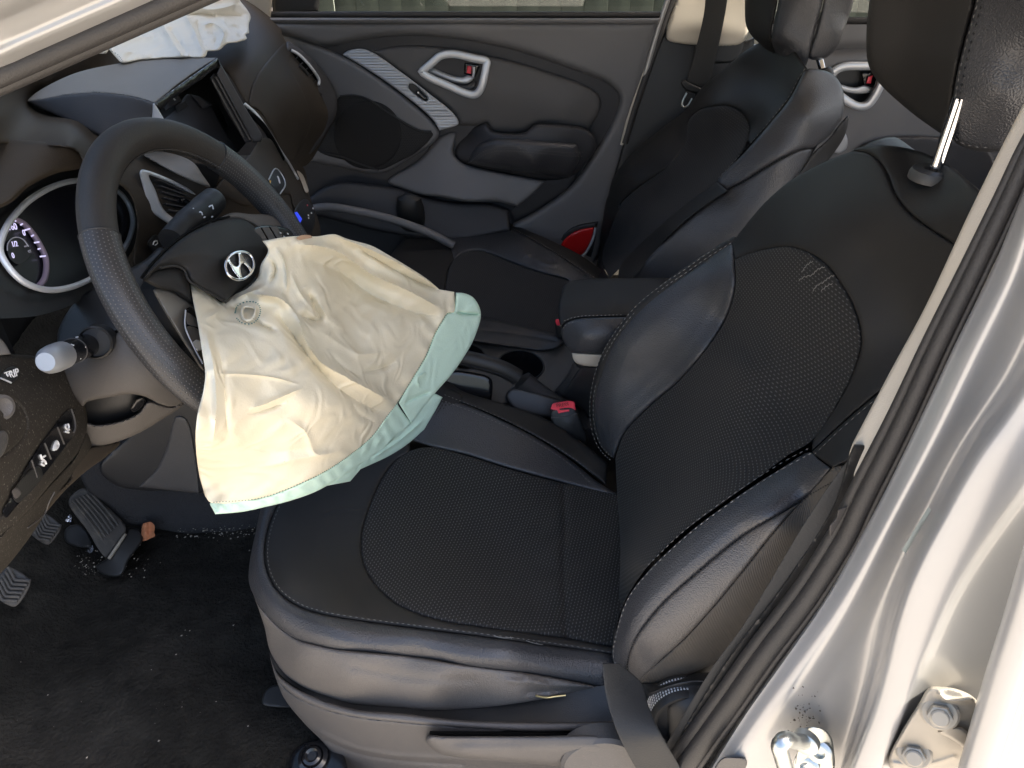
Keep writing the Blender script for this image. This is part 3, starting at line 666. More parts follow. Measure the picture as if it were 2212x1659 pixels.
# outer bolster roll between the stitched line and the lower seam
low = [(575, 1075), (550, 1160), (538, 1225), (538, 1259), (552, 1294), (569, 1320), (600, 1353), (642, 1381), (690, 1395), (731, 1403), (894, 1419), (999, 1436), (1135, 1453), (1230, 1470), (1301, 1485)]
panel('outer_bolster', ds, m_leather, pipe_c[1:] + [(1340, 1440, True), (1305, 1486, True)] + low[::-1][1:], Dcu, roll=(11, .006), grid=6, thick=(0, .02, -.04),
      fn=lambda x, y, d: .010*np.clip(d/22, 0, 1)**.7)
stitches('stitching', ds, m_threadw, pipe_c[1:11], Dcu, .0005, .0050, .0026, .00045, side=7)
stitches('stitching', ds, m_thread, pipe_c[1:], Dcu, .0005, .0050, .0026, .00045, side=-7)
stitches('seam_thread', ds, m_threadb, low, Dcu, .0005, .0030, .0020, .0005, side=-4)
# upright side of the cushion
bot = [(570, 1350), (583, 1405), (609, 1450), (645, 1478), (690, 1499), (740, 1515), (792, 1525), (894, 1533), (980, 1534), (1067, 1526), (1169, 1511), (1240, 1496), (1301, 1485, True)]
Dsi = Depth([(538, 1259, 'y', -.458), (569, 1320, 'y', -.503), (640, 1381, 'y', -.545), (731, 1403, 'y', -.573), (894, 1420, 'y', -.580), (1135, 1453, 'y', -.593), (1301, 1485, 'y', -.594),
             (560, 1350, 'y', -.498), (583, 1405, 'y', -.515), (609, 1450, 'y', -.535), (690, 1499, 'y', -.572), (792, 1525, 'y', -.592), (980, 1534, 'y', -.602), (1169, 1511, 'y', -.605),
             (640, 1425, 'y', -.555), (760, 1465, 'y', -.592), (940, 1480, 'y', -.605), (1120, 1485, 'y', -.606)])
panel('cushion_side', ds, m_sideleather, low[3:][:-1] + [(1301, 1485, True)] + bot[::-1][1:], Dsi, roll=(8, .006), grid=6, thick=(0, .03, 0),
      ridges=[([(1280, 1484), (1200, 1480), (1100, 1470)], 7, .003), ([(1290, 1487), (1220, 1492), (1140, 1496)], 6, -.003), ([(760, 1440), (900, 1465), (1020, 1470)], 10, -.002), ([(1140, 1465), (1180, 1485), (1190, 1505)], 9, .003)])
tube('loose_wire', ds, M('brass_wire', (.6, .5, .25), .3, metal=.8), onto([(1158, 1503), (1178, 1507), (1205, 1504), (1222, 1502)], Dsi, .004), .0013)
# side shield: ledge, lit rim, face, lower groove
Dle = Depth([(585, 1415, 'y', -.52), (640, 1480, 'y', -.553), (760, 1522, 'y', -.592), (950, 1536, 'y', -.604), (1150, 1520, 'y', -.606), (1340, 1480, 'y', -.60), (615, 1475, 'y', -.553), (700, 1525, 'y', -.598), (860, 1552, 'y', -.622), (1050, 1560, 'y', -.630), (1330, 1560, 'y', -.632)])
panel('shield_ledge', ds, m_black, [(582, 1408), (609, 1448), (690, 1495), (792, 1521), (894, 1529), (1067, 1522), (1169, 1507), (1301, 1481), (1360, 1478, True), (1400, 1565, True), (1200, 1562), (1000, 1558), (860, 1550), (760, 1535), (690, 1512), (620, 1470), (592, 1440)], Dle, lift=-.006, grid=8, thick=(0, .02, -.03))
rim_t = [(584, 1420), (600, 1455), (640, 1487), (700, 1513), (770, 1533), (864, 1541), (1000, 1556), (1150, 1560), (1330, 1558), (1400, 1556, True)]
rim_b = [(1405, 1576, True), (1330, 1577), (1150, 1580), (1000, 1572), (864, 1560), (770, 1549), (700, 1532), (645, 1508), (612, 1482), (592, 1450)]
Drm = Depth([(588, 1432, 'y', -.525), (640, 1492, 'y', -.565), (760, 1538, 'y', -.608), (950, 1556, 'y', -.626), (1330, 1566, 'y', -.636), (640, 1506, 'y', -.570), (770, 1548, 'y', -.614), (1000, 1571, 'y', -.634), (1330, 1577, 'y', -.640)])
panel('shield_rim', ds, m_shield, rim_t + rim_b, Drm, roll=(7, .007), grid=5, thick=(0, .02, 0))
Dfa = Depth([(592, 1445, 'y', -.520), (645, 1510, 'y', -.562), (770, 1552, 'y', -.606), (1000, 1576, 'y', -.630), (1330, 1582, 'y', -.636), (640, 1560, 'y', -.555), (700, 1640, 'y', -.575), (860, 1640, 'y', -.612), (1100, 1650, 'y', -.630), (1400, 1660, 'y', -.632), (720, 1700, 'y', -.57), (1300, 1720, 'y', -.615)])
panel('shield_face', ds, m_shield, [(589, 1440), (610, 1478), (645, 1506), (700, 1530), (770, 1547), (864, 1558), (1000, 1570), (1150, 1578), (1420, 1574, True), (1440, 1760, True), (800, 1760, True), (750, 1690), (705, 1612), (655, 1560), (612, 1505)], Dfa, roll=(8, .007), grid=8, thick=(0, .03, 0),
      ridges=[([(690, 1582), (760, 1614), (850, 1632), (1000, 1640), (1300, 1660)], 6, .004), ([(700, 1597), (770, 1626), (860, 1642), (1000, 1652)], 4, -.004)])
# recliner lever
Dlv = Depth([(925, 1595, 'y', -.652), (1100, 1600, 'y', -.664), (1340, 1600, 'y', -.668), (1000, 1625, 'y', -.666), (1300, 1640, 'y', -.672), (960, 1640, 'y', -.656), (1300, 1690, 'y', -.66)])
panel('recline_lever', ds, m_shield, [(919, 1598), (926, 1589), (960, 1590), (1150, 1590), (1338, 1589), (1400, 1600), (1405, 1690, True), (1200, 1655), (1050, 1642), (985, 1636), (950, 1628), (928, 1612)], Dlv, roll=(12, .018), grid=6, thick=(0, .04, 0),
      fn=lambda x, y, d: -.010*np.exp(-((y - 1600 + .02*(x-1000))/14)**2)*np.clip((x-930)/60, 0, 1))
tube('lever_slot', ds, m_void, onto([(930, 1583), (1100, 1584), (1350, 1584)], Dfa, .001), .0035)
lathe('lever_cap', ds, m_shield, at(1300, 1652, 'y', -.672), (0, -1, .1), [(.048, -.02), (.048, 0), (.044, .004), (0, .005)], 40)
# lumbar/recline knob with dimpled rim, behind the belt
kc = at(1482, 1560, 'y', -.655)
kn = lathe('recline_knob', ds, m_black, kc, (0, -1, .25), [(.040, -.03), (.040, -.004), (.037, .002), (.033, .001), (.033, -.006), (0, -.006)], 48)
kr, ku, kn_ = basis((0, -1, .25)); dm = []
for a in np.linspace(0, 2*np.pi, 72, endpoint=False):
    for h in (-.008, -.012, -.016, -.020, -.024):
        c = kc + kn_*h + .0402*(math.cos(a)*kr + math.sin(a)*ku); tv = -math.sin(a)*kr + math.cos(a)*ku
        q = [c - tv*.0009 - kn_*.0011, c + tv*.0009 - kn_*.0011, c + tv*.0009 + kn_*.0011, c - tv*.0009 + kn_*.0011]; o_ = (c - kc); o_ = o_/np.linalg.norm(o_)*.0006
        dm.append((q + [v + o_ for v in q], [(0, 1, 2, 3), (4, 5, 6, 7), (0, 1, 5, 4), (1, 2, 6, 5), (2, 3, 7, 6), (3, 0, 4, 7)]))
tag(merge('knob_dimples', kn, m_silver, dm, smooth=False), kind="stuff")
Dsk = Depth([(1400, 1480, 'y', -.615), (1450, 1470, 'y', -.62), (1520, 1450, 'y', -.61), (1440, 1530, 'y', -.645), (1500, 1490, 'y', -.64), (1400, 1560, 'y', -.63)])
panel('hip_cover', ds, m_black, [(1380, 1475), (1420, 1478), (1460, 1468), (1500, 1455), (1560, 1458), (1600, 1500, True), (1500, 1640, True), (1400, 1660, True), (1360, 1560)], Dsk, roll=(8, .01), grid=8, thick=(0, .03, 0),
      ridges=[([(1405, 1497), (1450, 1480), (1500, 1470), (1550, 1476)], 8, .012)])
# ---- backrest
Dba = Depth([(1485, 589, 'y', -.150), (1330, 740, 'y', -.150), (1282, 870, 'y', -.155), (1290, 960, 'y', -.175), (1581, 525, 'y', -.155), (1700, 395, 'y', -.215), (1850, 320, 'y', -.30), (1900, 314, 'y', -.345), (1960, 322, 'z', .795),
             (2016, 385, 'z', .790), (2059, 525, 'y', -.53), (1934, 421, 'y', -.43), (2090, 450, 'y', -.53), (2120, 420, 'y', -.53),
             (1587, 561, 'y', -.205), (1565, 696, 'y', -.240), (1465, 825, 'y', -.240), (1349, 937, 'y', -.225), (1329, 977, 'y', -.225), (1450, 700, 'y', -.188), (1380, 830, 'y', -.190), (1320, 900, 'y', -.190),
             (1600, 800, 'y', -.370), (1706, 535, 'y', -.330), (1680, 680, 'y', -.360), (1450, 1050, 'y', -.400), (1360, 1150, 'y', -.40), (1345, 1320, 'y', -.50), (1560, 930, 'y', -.41), (1700, 870, 'y', -.44),
             (1858, 704, 'y', -.47), (1834, 825, 'y', -.49), (1754, 953, 'y', -.515), (1790, 460, 'y', -.36), (1880, 560, 'y', -.44), (1950, 650, 'y', -.49),
             (1640, 1020, 'y', -.515), (1500, 1120, 'y', -.53), (1390, 1225, 'y', -.545), (1581, 1081, 'y', -.548), (1397, 1238, 'y', -.556), (1331, 1365, 'y', -.570), (1326, 1420, 'y', -.577), (1752, 977, 'y', -.535), (1880, 860, 'y', -.535), (2000, 760, 'y', -.535)], 2e-5)
bf = [(1587, 561, True), (1614, 549), (1666, 536), (1706, 533), (1746, 545), (1786, 573), (1818, 615), (1842, 658), (1857, 704), (1860, 744), (1850, 785), (1834, 825), (1806, 877), (1756, 950), (1700, 985), (1640, 1030), (1560, 1087), (1460, 1162), (1390, 1235), (1345, 1310), (1324, 1390), (1322, 1440, True), (1336, 1300), (1340, 1180), (1334, 1080), (1329, 990, True), (1349, 937), (1405, 877), (1465, 825), (1525, 756), (1565, 696), (1581, 656), (1590, 610)]
THK = (.05, 0, -.02)
BAX = ((0, 1, 0), (.37, 0, .93))
panel('backrest_fabric', ds, m_fabric, bf, Dba, roll=(8, .004), grid=7, thick=THK, axes=BAX)
pipe_b = [(1581, 525), (1530, 556), (1485, 588), (1440, 618), (1385, 662), (1340, 715), (1305, 775), (1288, 830), (1282, 880), (1287, 930), (1302, 966), (1326, 990)]
panel('inner_wing', ds, m_leather, pipe_b[:-1] + [(1326, 990, True)] + bf[26:] + [(1587, 561, True)], Dba, roll=(12, .012), grid=6, thick=THK, fn=lambda x, y, d: .010*np.clip(d/40, 0, 1)**.8)
stitches('stitching', ds, m_threadw, pipe_b, Dba, .003, .0055, .0028, .0005, side=8)
stitches('stitching', ds, m_threadw, pipe_b, Dba, .001, .0055, .0028, .0005, side=1)
# flank of the backrest beyond the piping
Dfl = Depth([(1581, 525, 'y', -.153), (1485, 589, 'y', -.148), (1330, 740, 'y', -.148), (1282, 870, 'y', -.153), (1295, 960, 'y', -.172), (1430, 590, 'y', -.125), (1290, 740, 'y', -.125), (1540, 530, 'y', -.135)])
panel('inner_edge', ds, m_leather2, [(1590, 512), (1520, 550), (1440, 606), (1370, 664), (1318, 730), (1287, 800), (1277, 870), (1284, 935), (1302, 970), (1320, 985), (1300, 930), (1292, 880), (1300, 820), (1350, 720), (1440, 630), (1530, 565), (1585, 535)], Dfl, roll=(6, .01), grid=6, thick=THK)
seam_u = Z3([(1290, 815), (1380, 830), (1440, 880), (1480, 950), (1520, 1050), (1600, 1150), (1720, 1240), (1830, 1310)])
panel('upper_back', ds, m_leather2, [(1581, 525, True), (1610, 487), (1650, 440), (1700, 396), (1760, 360), (1810, 338), (1845, 326, True)] + seam_u[1:] + [(2110, 560, True), (2060, 700), (1960, 800), (1880, 862), (1815, 918), (1754, 975, True), (1757, 950)] + bf[1:13][::-1] + [(1587, 561, True)], Dba, roll=(8, .006), grid=8, thick=THK)
panel('shoulder_cap', ds, m_leather2, [(1835, 330, True), (1850, 320), (1900, 314), (1950, 318), (2000, 332), (2050, 358), (2095, 393), (2150, 450), (2150, 570, True), (2100, 552)] + seam_u[::-1], Dba, roll=(9, .007), grid=7, thick=THK, fn=lambda x, y, d: -.006*np.exp(-((x-2010)/55)**2 - ((y-378)/28)**2))
stitches('seam_thread', ds, m_threadb, seam_u, Dba, .0006, .003, .002, .0005, side=6)
# outer wing: stitched roll, dark seam, lower lobe
wing = Z6([(1065, 1000), (900, 1090), (640, 1260), (400, 1440), (180, 1650)]) + Z8([(1450, 590), (1380, 800), (1355, 950), (1380, 1030), (1460, 1105), (1530, 1130)])
seam1 = [(1358, 1462), (1355, 1433), (1372, 1382), (1422, 1314), (1507, 1236), (1605, 1157), (1742, 1073), (1800, 1040)]
seam2 = [(1378, 1472), (1425, 1428), (1473, 1385), (1541, 1311), (1603, 1236), (1686, 1133), (1794, 1013)]
Dwi = Depth([(1581, 1081, 'y', -.550), (1397, 1238, 'y', -.558), (1331, 1365, 'y', -.572), (1326, 1420, 'y', -.579), (1752, 977, 'y', -.537), (1880, 860, 'y', -.537), (2000, 760, 'y', -.537), (1345, 1450, 'y', -.592),
             (1372, 1382, 'y', -.603), (1422, 1314, 'y', -.600), (1507, 1236, 'y', -.596), (1605, 1157, 'y', -.592), (1742, 1073, 'y', -.585), (1378, 1470, 'y', -.606),
             (1473, 1385, 'y', -.619), (1541, 1311, 'y', -.618), (1603, 1236, 'y', -.614), (1686, 1133, 'y', -.609), (1794, 1013, 'y', -.60), (1456, 1468, 'y', -.612), (1541, 1433, 'y', -.612), (1640, 1330, 'y', -.616), (1750, 1200, 'y', -.612)], 2e-5)
panel('outer_wing', ds, m_leather, wing[:-2] + [(1350, 1462, True), (1356, 1433)] + seam1[2:-1] + [(1795, 1012, True), (1768, 992)], Dwi, roll=(8, .004), grid=6, thick=(.04, .04, 0), fn=lambda x, y, d: .008*np.clip(d/26, 0, 1)**.8)
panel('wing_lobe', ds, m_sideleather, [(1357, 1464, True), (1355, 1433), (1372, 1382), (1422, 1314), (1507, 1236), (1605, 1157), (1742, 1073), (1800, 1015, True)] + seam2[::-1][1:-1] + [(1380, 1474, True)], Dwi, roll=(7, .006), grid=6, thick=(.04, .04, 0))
panel('side_fabric', ds, m_sidefab, seam2[:-1] + [(1800, 1008, True), (1860, 1000, True), (1790, 1180), (1680, 1330), (1600, 1410), (1541, 1436), (1500, 1452), (1456, 1469), (1415, 1477), (1385, 1478)], Dwi, roll=(7, .006), grid=7, thick=(.04, .04, 0))
stitches('stitching', ds, m_threadw, wing[:-2], Dwi, .003, .0055, .0028, .0005, side=-2)
stitches('stitching', ds, m_thread, wing[:5], Dwi, .003, .0055, .0028, .00045, side=10)
stitches('seam_thread', ds, m_threadb, seam1, Dwi, .0006, .003, .002, .0009)
panel('outer_strip', ds, m_leather2, [(1752, 978, True), (1815, 920), (1880, 864), (1960, 803), (2050, 725, True), (2060, 800, True), (1900, 960), (1800, 1012, True)], Dwi, roll=(8, .008), grid=7, thick=(.04, .03, 0))
stitches('stitching', ds, m_thread, [(1754, 978), (1815, 920), (1880, 864), (1950, 808)], Dwi, .002, .005, .0026, .0004, side=6)
# inner foam bodies, so the seat is solid from every side
prof = [(.24, .16), (.29, .32), (.36, .50), (.42, .66), (.445, .745), (.49, .755), (.51, .70), (.45, .50), (.36, .20), (.31, .10), (.24, .10)]
prism('backrest_shell', ds, m_black, prof, (0, -.17, 0), ((1, 0, 0), (0, 0, 1), (0, -1, 0)), .38, .02, 3)
prism('cushion_core', ds, m_black, [(-.26, .06), (-.28, .13), (-.24, .175), (0, .17), (.20, .15), (.24, .06)], (0, -.18, 0), ((1, 0, 0), (0, 0, 1), (0, -1, 0)), .34, .015, 2)
# ---- headrest
Dhf = Depth([(1880, 0, 'y', -.28), (1874, 132, 'y', -.28), (1966, 241, 'y', -.315), (2051, 299, 'y', -.40), (2000, 60, 'y', -.345), (2071, 140, 'y', -.415), (2105, 10, 'y', -.415), (1990, 170, 'y', -.345), (2000, -140, 'y', -.34), (1900, -140, 'y', -.28), (2110, -140, 'y', -.41)])
pip_h = [(2112, -150), (2109, -50), (2107, 0), (2094, 50), (2071, 140), (2058, 215), (2050, 265), (2056, 298)]
panel('headrest_face', ds, m_leather2, [(1892, -150, True), (1880, -50), (1878, 0), (1872, 60), (1874, 132), (1884, 158), (1905, 186), (1966, 241), (2015, 277), (2051, 300, True)] + pip_h[::-1][1:], Dhf, roll=(12, .016), grid=8, thick=(.06, 0, -.02))
Dhs = Depth([(2109, -50, 'y', -.415), (2071, 140, 'y', -.418), (2052, 270, 'y', -.418), (2100, 324, 'y', -.430), (2160, 200, 'y', -.46), (2212, 0, 'y', -.475), (2200, 300, 'y', -.45), (2160, -100, 'y', -.46), (2260, 150, 'y', -.47)])
panel('headrest_side', ds, m_leather, pip_h + [(2067, 311), (2107, 326), (2159, 328), (2210, 316), (2270, 280, True), (2300, 0), (2290, -150, True)], Dhs, roll=(14, .014), grid=7, thick=(.05, .06, 0))
stitches('stitching', ds, m_threadb, pip_h + [(2067, 309)], Dhs, .003, .004, .003, .0010, side=-14)
stitches('stitching', ds, m_thread, pip_h + [(2067, 309), (2107, 322), (2150, 324)], Dhs, .003, .004, .0025, .0004, side=-5)
pt, pb = at(2048, 285, 'y', -.425), at(2019, 372, 'y', -.425)
po = tube('headrest_post', ds, m_chrome, [pb + (pb-pt)*.3, pb, (pb+pt)/2, pt, pt + (pt-pb)*.8], .0058, k=24)
ax_ = (pt - pb)/np.linalg.norm(pt - pb)
lathe('post_collar', ds, M('collar_plastic', (.045, .044, .042), .5), pb, ax_, [(.0225, -.007), (.0225, -.002), (.0205, .0025), (.011, .0035), (.009, .001), (.0, .001)], 40)
# pulled threads on the fabric
for z in ([(1140, 0), (1100, 15), (1070, 45), (1030, 55), (1000, 75)], [(1190, 45), (1160, 60), (1130, 85), (1100, 100), (1075, 130)], [(1180, 90), (1150, 105), (1120, 130)], [(1075, -30), (1040, -5), (1015, 30)]):
    q = spline(z, 4.0); q[:, 1] += 3.5*np.sin(np.arange(len(q))*1.1)
    tube('pulled_thread', ds, m_thread, onto(Z6([tuple(p) for p in q]), Dba, .0015, 2.0), .00035, k=5)
for z in ([(600, 825), (660, 838), (720, 835)], [(705, 830), (712, 845)], [(805, 855), (860, 872), (910, 880)], [(870, 868), (885, 882)]):
    tube('frayed_thread', ds, m_thread, onto(Z8(z), Dcu, .003, 2.0), .0004, k=5)
# ------------------------------------------------------------ passenger seat
def Z5(pts): return [((691.2 + p[0]/3.0), 460.8 + p[1]/3.0) + tuple(p[2:]) for p in pts]
def Z9(pts): return [((864 + p[0]*.2604), 403.2 + p[1]*.2604) + tuple(p[2:]) for p in pts]
ps = empty('passenger_seat_assembly', (0.05, .36, 0.02), "black passenger seat with leather side, beyond the centre armrest and next to the closed door", "car seat")
Dpc = Depth([(864, 540, 'z', .255), (929, 481, 'z', .262), (1020, 467, 'z', .270), (1111, 486, 'z', .272), (1203, 525, 'z', .265), (1302, 585, 'z', .24), (1124, 505, 'z', .280), (1203, 549, 'z', .272), (1281, 598, 'z', .245),
             (1000, 560, 'z', .25), (1100, 600, 'z', .24), (1050, 650, 'z', .235), (1200, 660, 'z', .235), (900, 600, 'z', .25), (950, 700, 'z', .25), (1040, 690, 'z', .255), (1200, 735, 'z', .25), (870, 720, 'z', .25)])
pin = Z9([(380, 1080), (375, 900), (390, 760), (405, 690), (440, 610), (520, 555), (640, 530), (780, 570), (900, 620), (1150, 710), (1400, 782), (1480, 820, True), (1400, 1290, True), (1100, 1230), (800, 1160), (560, 1120)])
panel('cushion_fabric', ps, m_fabricf, pin, Dpc, roll=(6, .007), grid=8, thick=(0, .01, -.05), axes=((0.25, .95, 0), (.95, -.25, 0)))
sil = Z9([(-100, 620), (0, 470), (100, 385), (250, 295), (400, 252), (600, 243), (800, 262), (950, 318), (1300, 468), (1500, 570), (1690, 705, True)])
stl = Z9([(330, 290), (450, 262), (640, 268), (800, 305), (1000, 392), (1300, 562), (1450, 660), (1610, 765)])
panel('outer_bolster', ps, m_leather, stl + [(1310, 620, True), (1215, 618, True)] + pin[5:11][::-1] + Z9([(450, 600), (410, 480), (360, 380)]), Dpc, roll=(8, .009), grid=6, thick=(0, .01, -.05),
      ridges=[(Z9([(1040, 560), (1130, 590), (1200, 635), (1290, 650)]), 5, .005), (Z9([(1090, 575), (1180, 600), (1250, 620)]), 4, -.004)])
panel('front_leather', ps, m_leather2, sil[:5] + stl[:2] + Z9([(360, 380), (410, 480), (450, 600), (400, 690), (388, 760), (372, 900), (376, 1080), (200, 1200), (-200, 1100)]), Dpc, roll=(7, .008), grid=8, thick=(0, .01, -.06))
panel('edge_roll', ps, m_leather2, sil[3:] + [(1318, 610, True), (1290, 606)] + stl[::-1][1:], Dpc, roll=(6, .008), grid=6, thick=(0, .03, -.08))
stitches('stitching', ps, m_thread, stl, Dpc, .002, .005, .003, .0005, side=-3)
stitches('stitching', ps, m_thread, stl, Dpc, .002, .005, .003, .0004, side=3)
panel('inner_bolster', ps, m_leather2, Z9([(560, 1100), (700, 1085), (1000, 1150), (1250, 1215), (1400, 1260), (1400, 1330, True), (1150, 1270), (800, 1190), (600, 1180)]), Depth([(1010, 690, 'z', .262), (1130, 715, 'z', .262), (1220, 740, 'z', .255)]), roll=(6, .012), grid=6, thick=(0, -.02, -.10))
prism('cushion_core', ps, m_black, [(-.28, .05), (-.30, .13), (-.25, .18), (0, .18), (.20, .17), (.24, .06)], (0, .54, 0), ((1, 0, 0), (0, 0, 1), (0, -1, 0)), .38, .015, 2)
# backrest
Dpb = Depth([(1325, 385, 'y', .575), (1365, 333, 'y', .575), (1425, 281, 'y', .57), (1481, 237, 'y', .56), (1517, 188, 'y', .54), (1565, 148, 'y', .48), (1613, 108, 'y', .42), (1665, 105, 'y', .36), (1310, 480, 'y', .57), (1300, 570, 'y', .55),
             (1541, 231, 'y', .38), (1605, 245, 'y', .305), (1650, 222, 'y', .265), (1640, 170, 'y', .35), (1500, 330, 'y', .40), (1420, 430, 'y', .40), (1345, 560, 'y', .38), (1400, 520, 'y', .27), (1619, 273, 'y', .27), (1726, 172, 'y', .20), (1706, 213, 'y', .20), (1658, 273, 'y', .19), (1605, 333, 'y', .18), (1543, 397, 'y', .17), (1440, 490, 'y', .18), (1345, 590, 'y', .20), (1700, 150, 'y', .27), (1370, 380, 'y', .50), (1440, 320, 'y', .48)])
stb = [(1742, 150), (1728, 172), (1706, 213), (1658, 273), (1605, 333), (1547, 395)]
fbo = Z3([(410, 645), (470, 590), (540, 574), (620, 570), (690, 605), (735, 680), (722, 760), (680, 840), (560, 985), (520, 1010), (300, 1190), (80, 1400), (-20, 1500, True), (-60, 1400), (-20, 1250), (40, 1100), (150, 1000), (300, 890), (390, 760)])
panel('backrest_fabric', ps, m_fabricf, fbo, Dpb, roll=(7, .008), grid=7, thick=(.05, 0, -.02), axes=BAX)
panel('upper_back', ps, m_leather2, [(1310, 440, True), (1325, 385), (1365, 333), (1425, 281), (1481, 237), (1517, 188), (1565, 148), (1613, 108), (1650, 90), (1700, 95), (1744, 148, True)] + stb[1:4] + [(1622, 310, True)] + fbo[:7][::-1] + [(1485, 305), (1445, 360), (1385, 401), (1341, 441), (1316, 501)], Dpb, roll=(8, .009), grid=7, thick=(.05, 0, -.02))
panel('outer_wing', ps, m_leather2, [(1317, 420), (1340, 441), (1316, 501), (1300, 565), (1316, 602, True), (1295, 600, True), (1292, 560), (1300, 490)], Dpb, roll=(5, .006), grid=6, thick=(.05, 0, -.02))
panel('inner_roll', ps, m_leather2, [(1549, 393, True), (1572, 412, True), (1485, 473), (1405, 553), (1368, 598), (1335, 602, True), (1340, 575), (1400, 510), (1470, 450)], Dpb, roll=(6, .008), lift=.006, grid=6, thick=(.05, 0, -.02))
Dps = Depth([(1742, 150, 'y', .195), (1728, 172, 'y', .185), (1706, 213, 'y', .180), (1658, 273, 'y', .172), (1605, 333, 'y', .165), (1569, 413, 'y', .150), (1485, 473, 'y', .145), (1405, 553, 'y', .145), (1365, 600, 'y', .15), (1798, 160, 'y', .22), (1824, 225, 'y', .20), (1798, 333, 'y', .19),
             (1740, 250, 'y', .145), (1680, 330, 'y', .130), (1750, 330, 'y', .15), (1600, 440, 'y', .125), (1500, 530, 'y', .125), (1430, 600, 'y', .14)])
seamp = [(1569, 413), (1610, 390), (1650, 364), (1700, 336), (1735, 322), (1757, 320)]
seamr = [(1819, 262), (1790, 300), (1757, 330), (1735, 360), (1708, 395)]
panel('side_upper', ps, m_leather, [(1742, 150), (1728, 172), (1706, 213), (1658, 273), (1605, 333), (1549, 395), (1569, 411, True)] + seamp[1:-1] + [(1757, 320, True), (1790, 295), (1818, 258, True), (1824, 225), (1818, 185), (1798, 160), (1770, 150)], Dps, roll=(9, .01), grid=6, thick=(.04, .05, 0))
panel('side_lower', ps, m_leather, seamp[:-1] + [(1757, 322, True), (1735, 362), (1700, 410), (1620, 500), (1500, 640, True), (1360, 606, True), (1405, 553), (1485, 473)], Dps, roll=(7, .008), grid=6, thick=(.04, .05, 0))
panel('side_rear', ps, m_leather2, seamr[:-1] + [(1700, 410, True), (1740, 400), (1790, 345), (1826, 290), (1832, 250)], Dps, lift=-.004, roll=(6, .008), grid=6, thick=(.04, .05, 0))
stitches('stitching', ps, m_thread, stb, Dpb, .004, .005, .003, .0005, side=4)
stitches('seam_thread', ps, m_threadb, seamp, Dps, .001, .003, .0015, .0012); stitches('seam_thread', ps, m_threadb, seamr, Dps, .001, .003, .0015, .0010)
prism('backrest_shell', ps, m_black, [(.30, .16), (.36, .32), (.43, .50), (.49, .64), (.51, .67), (.55, .68), (.56, .64), (.50, .50), (.41, .20), (.36, .10), (.30, .10)], (0, .52, 0), ((1, 0, 0), (0, 0, 1), (0, -1, 0)), .31, .02, 3)
# headrest
Dph = Depth([(1609, 0, 'y', .43), (1611, 52, 'y', .43), (1665, 116, 'y', .36), (1682, 0, 'y', .31), (1668, 92, 'y', .31), (1700, 140, 'y', .30), (1730, 60, 'y', .275), (1746, 130, 'y', .275), (1778, 0, 'y', .27), (1760, 60, 'y', .27), (1800, 60, 'y', .27), (1830, 40, 'y', .29), (1842, 0, 'y', .29), (1778, 126, 'y', .28), (1640, -120, 'y', .40), (1720, -120, 'y', .28), (1850, -120, 'y', .29)])
panel('headrest_face', ps, m_leather2, [(1612, -150, True), (1609, -50), (1609, 0), (1611, 52), (1621, 74), (1645, 98), (1665, 116), (1690, 136), (1672, 105), (1667, 70), (1680, 0), (1690, -150, True)], Dph, roll=(8, .012), grid=7, thick=(.05, .02, 0))
panel('headrest_side', ps, m_leather, [(1690, -150, True), (1682, 0), (1670, 60), (1667, 95), (1686, 128), (1706, 143), (1736, 146), (1746, 130), (1760, 70), (1778, 0), (1790, -150, True)], Dph, roll=(9, .010), grid=6, thick=(.05, .05, 0))
panel('headrest_back', ps, m_leather, [(1792, -150, True), (1779, 0), (1762, 68), (1748, 126), (1778, 127), (1804, 108), (1832, 40), (1844, 0), (1860, -150, True)], Dph, roll=(9, .010), grid=6, thick=(.05, .05, 0))
stitches('stitching', ps, m_threadb, [(1686, -60), (1678, 0), (1666, 60), (1663, 95), (1684, 132), (1706, 147), (1736, 149)], Dph, .002, .004, .002, .0010)
q0, q1 = at(1768, 118, 'y', .30), at(1778, 158, 'y', .285)
tube('headrest_post', ps, m_chrome, [q0 + (q0-q1)*.5, q0, q1], .0060, k=16)
lathe('post_collar', ps, m_black, at(1776, 156, 'y', .285), (q0-q1)/np.linalg.norm(q0-q1), [(.018, -.01), (.018, 0), (.014, .004), (0, .004)], 32)
# passenger seat belt buckle, just a red corner behind the armrest
pbk = empty('seat_belt_buckle', at(1206, 760, 'y', .10), "seat belt buckle showing only a sliver of red beside the armrest lid", "buckle", "seat belt buckles")
panel('buckle_body', pbk, m_black, [(1200, 688), (1222, 686, True), (1222, 735, True), (1206, 730)], plane('y', .09), roll=(3, .004), grid=5, thick=(0, .02, 0))
panel('release_button', pbk, m_red, [(1201, 690), (1212, 690, True), (1213, 702, True), (1203, 703)], plane('y', .085), roll=(2, .003), grid=3, thick=(0, .01, 0))

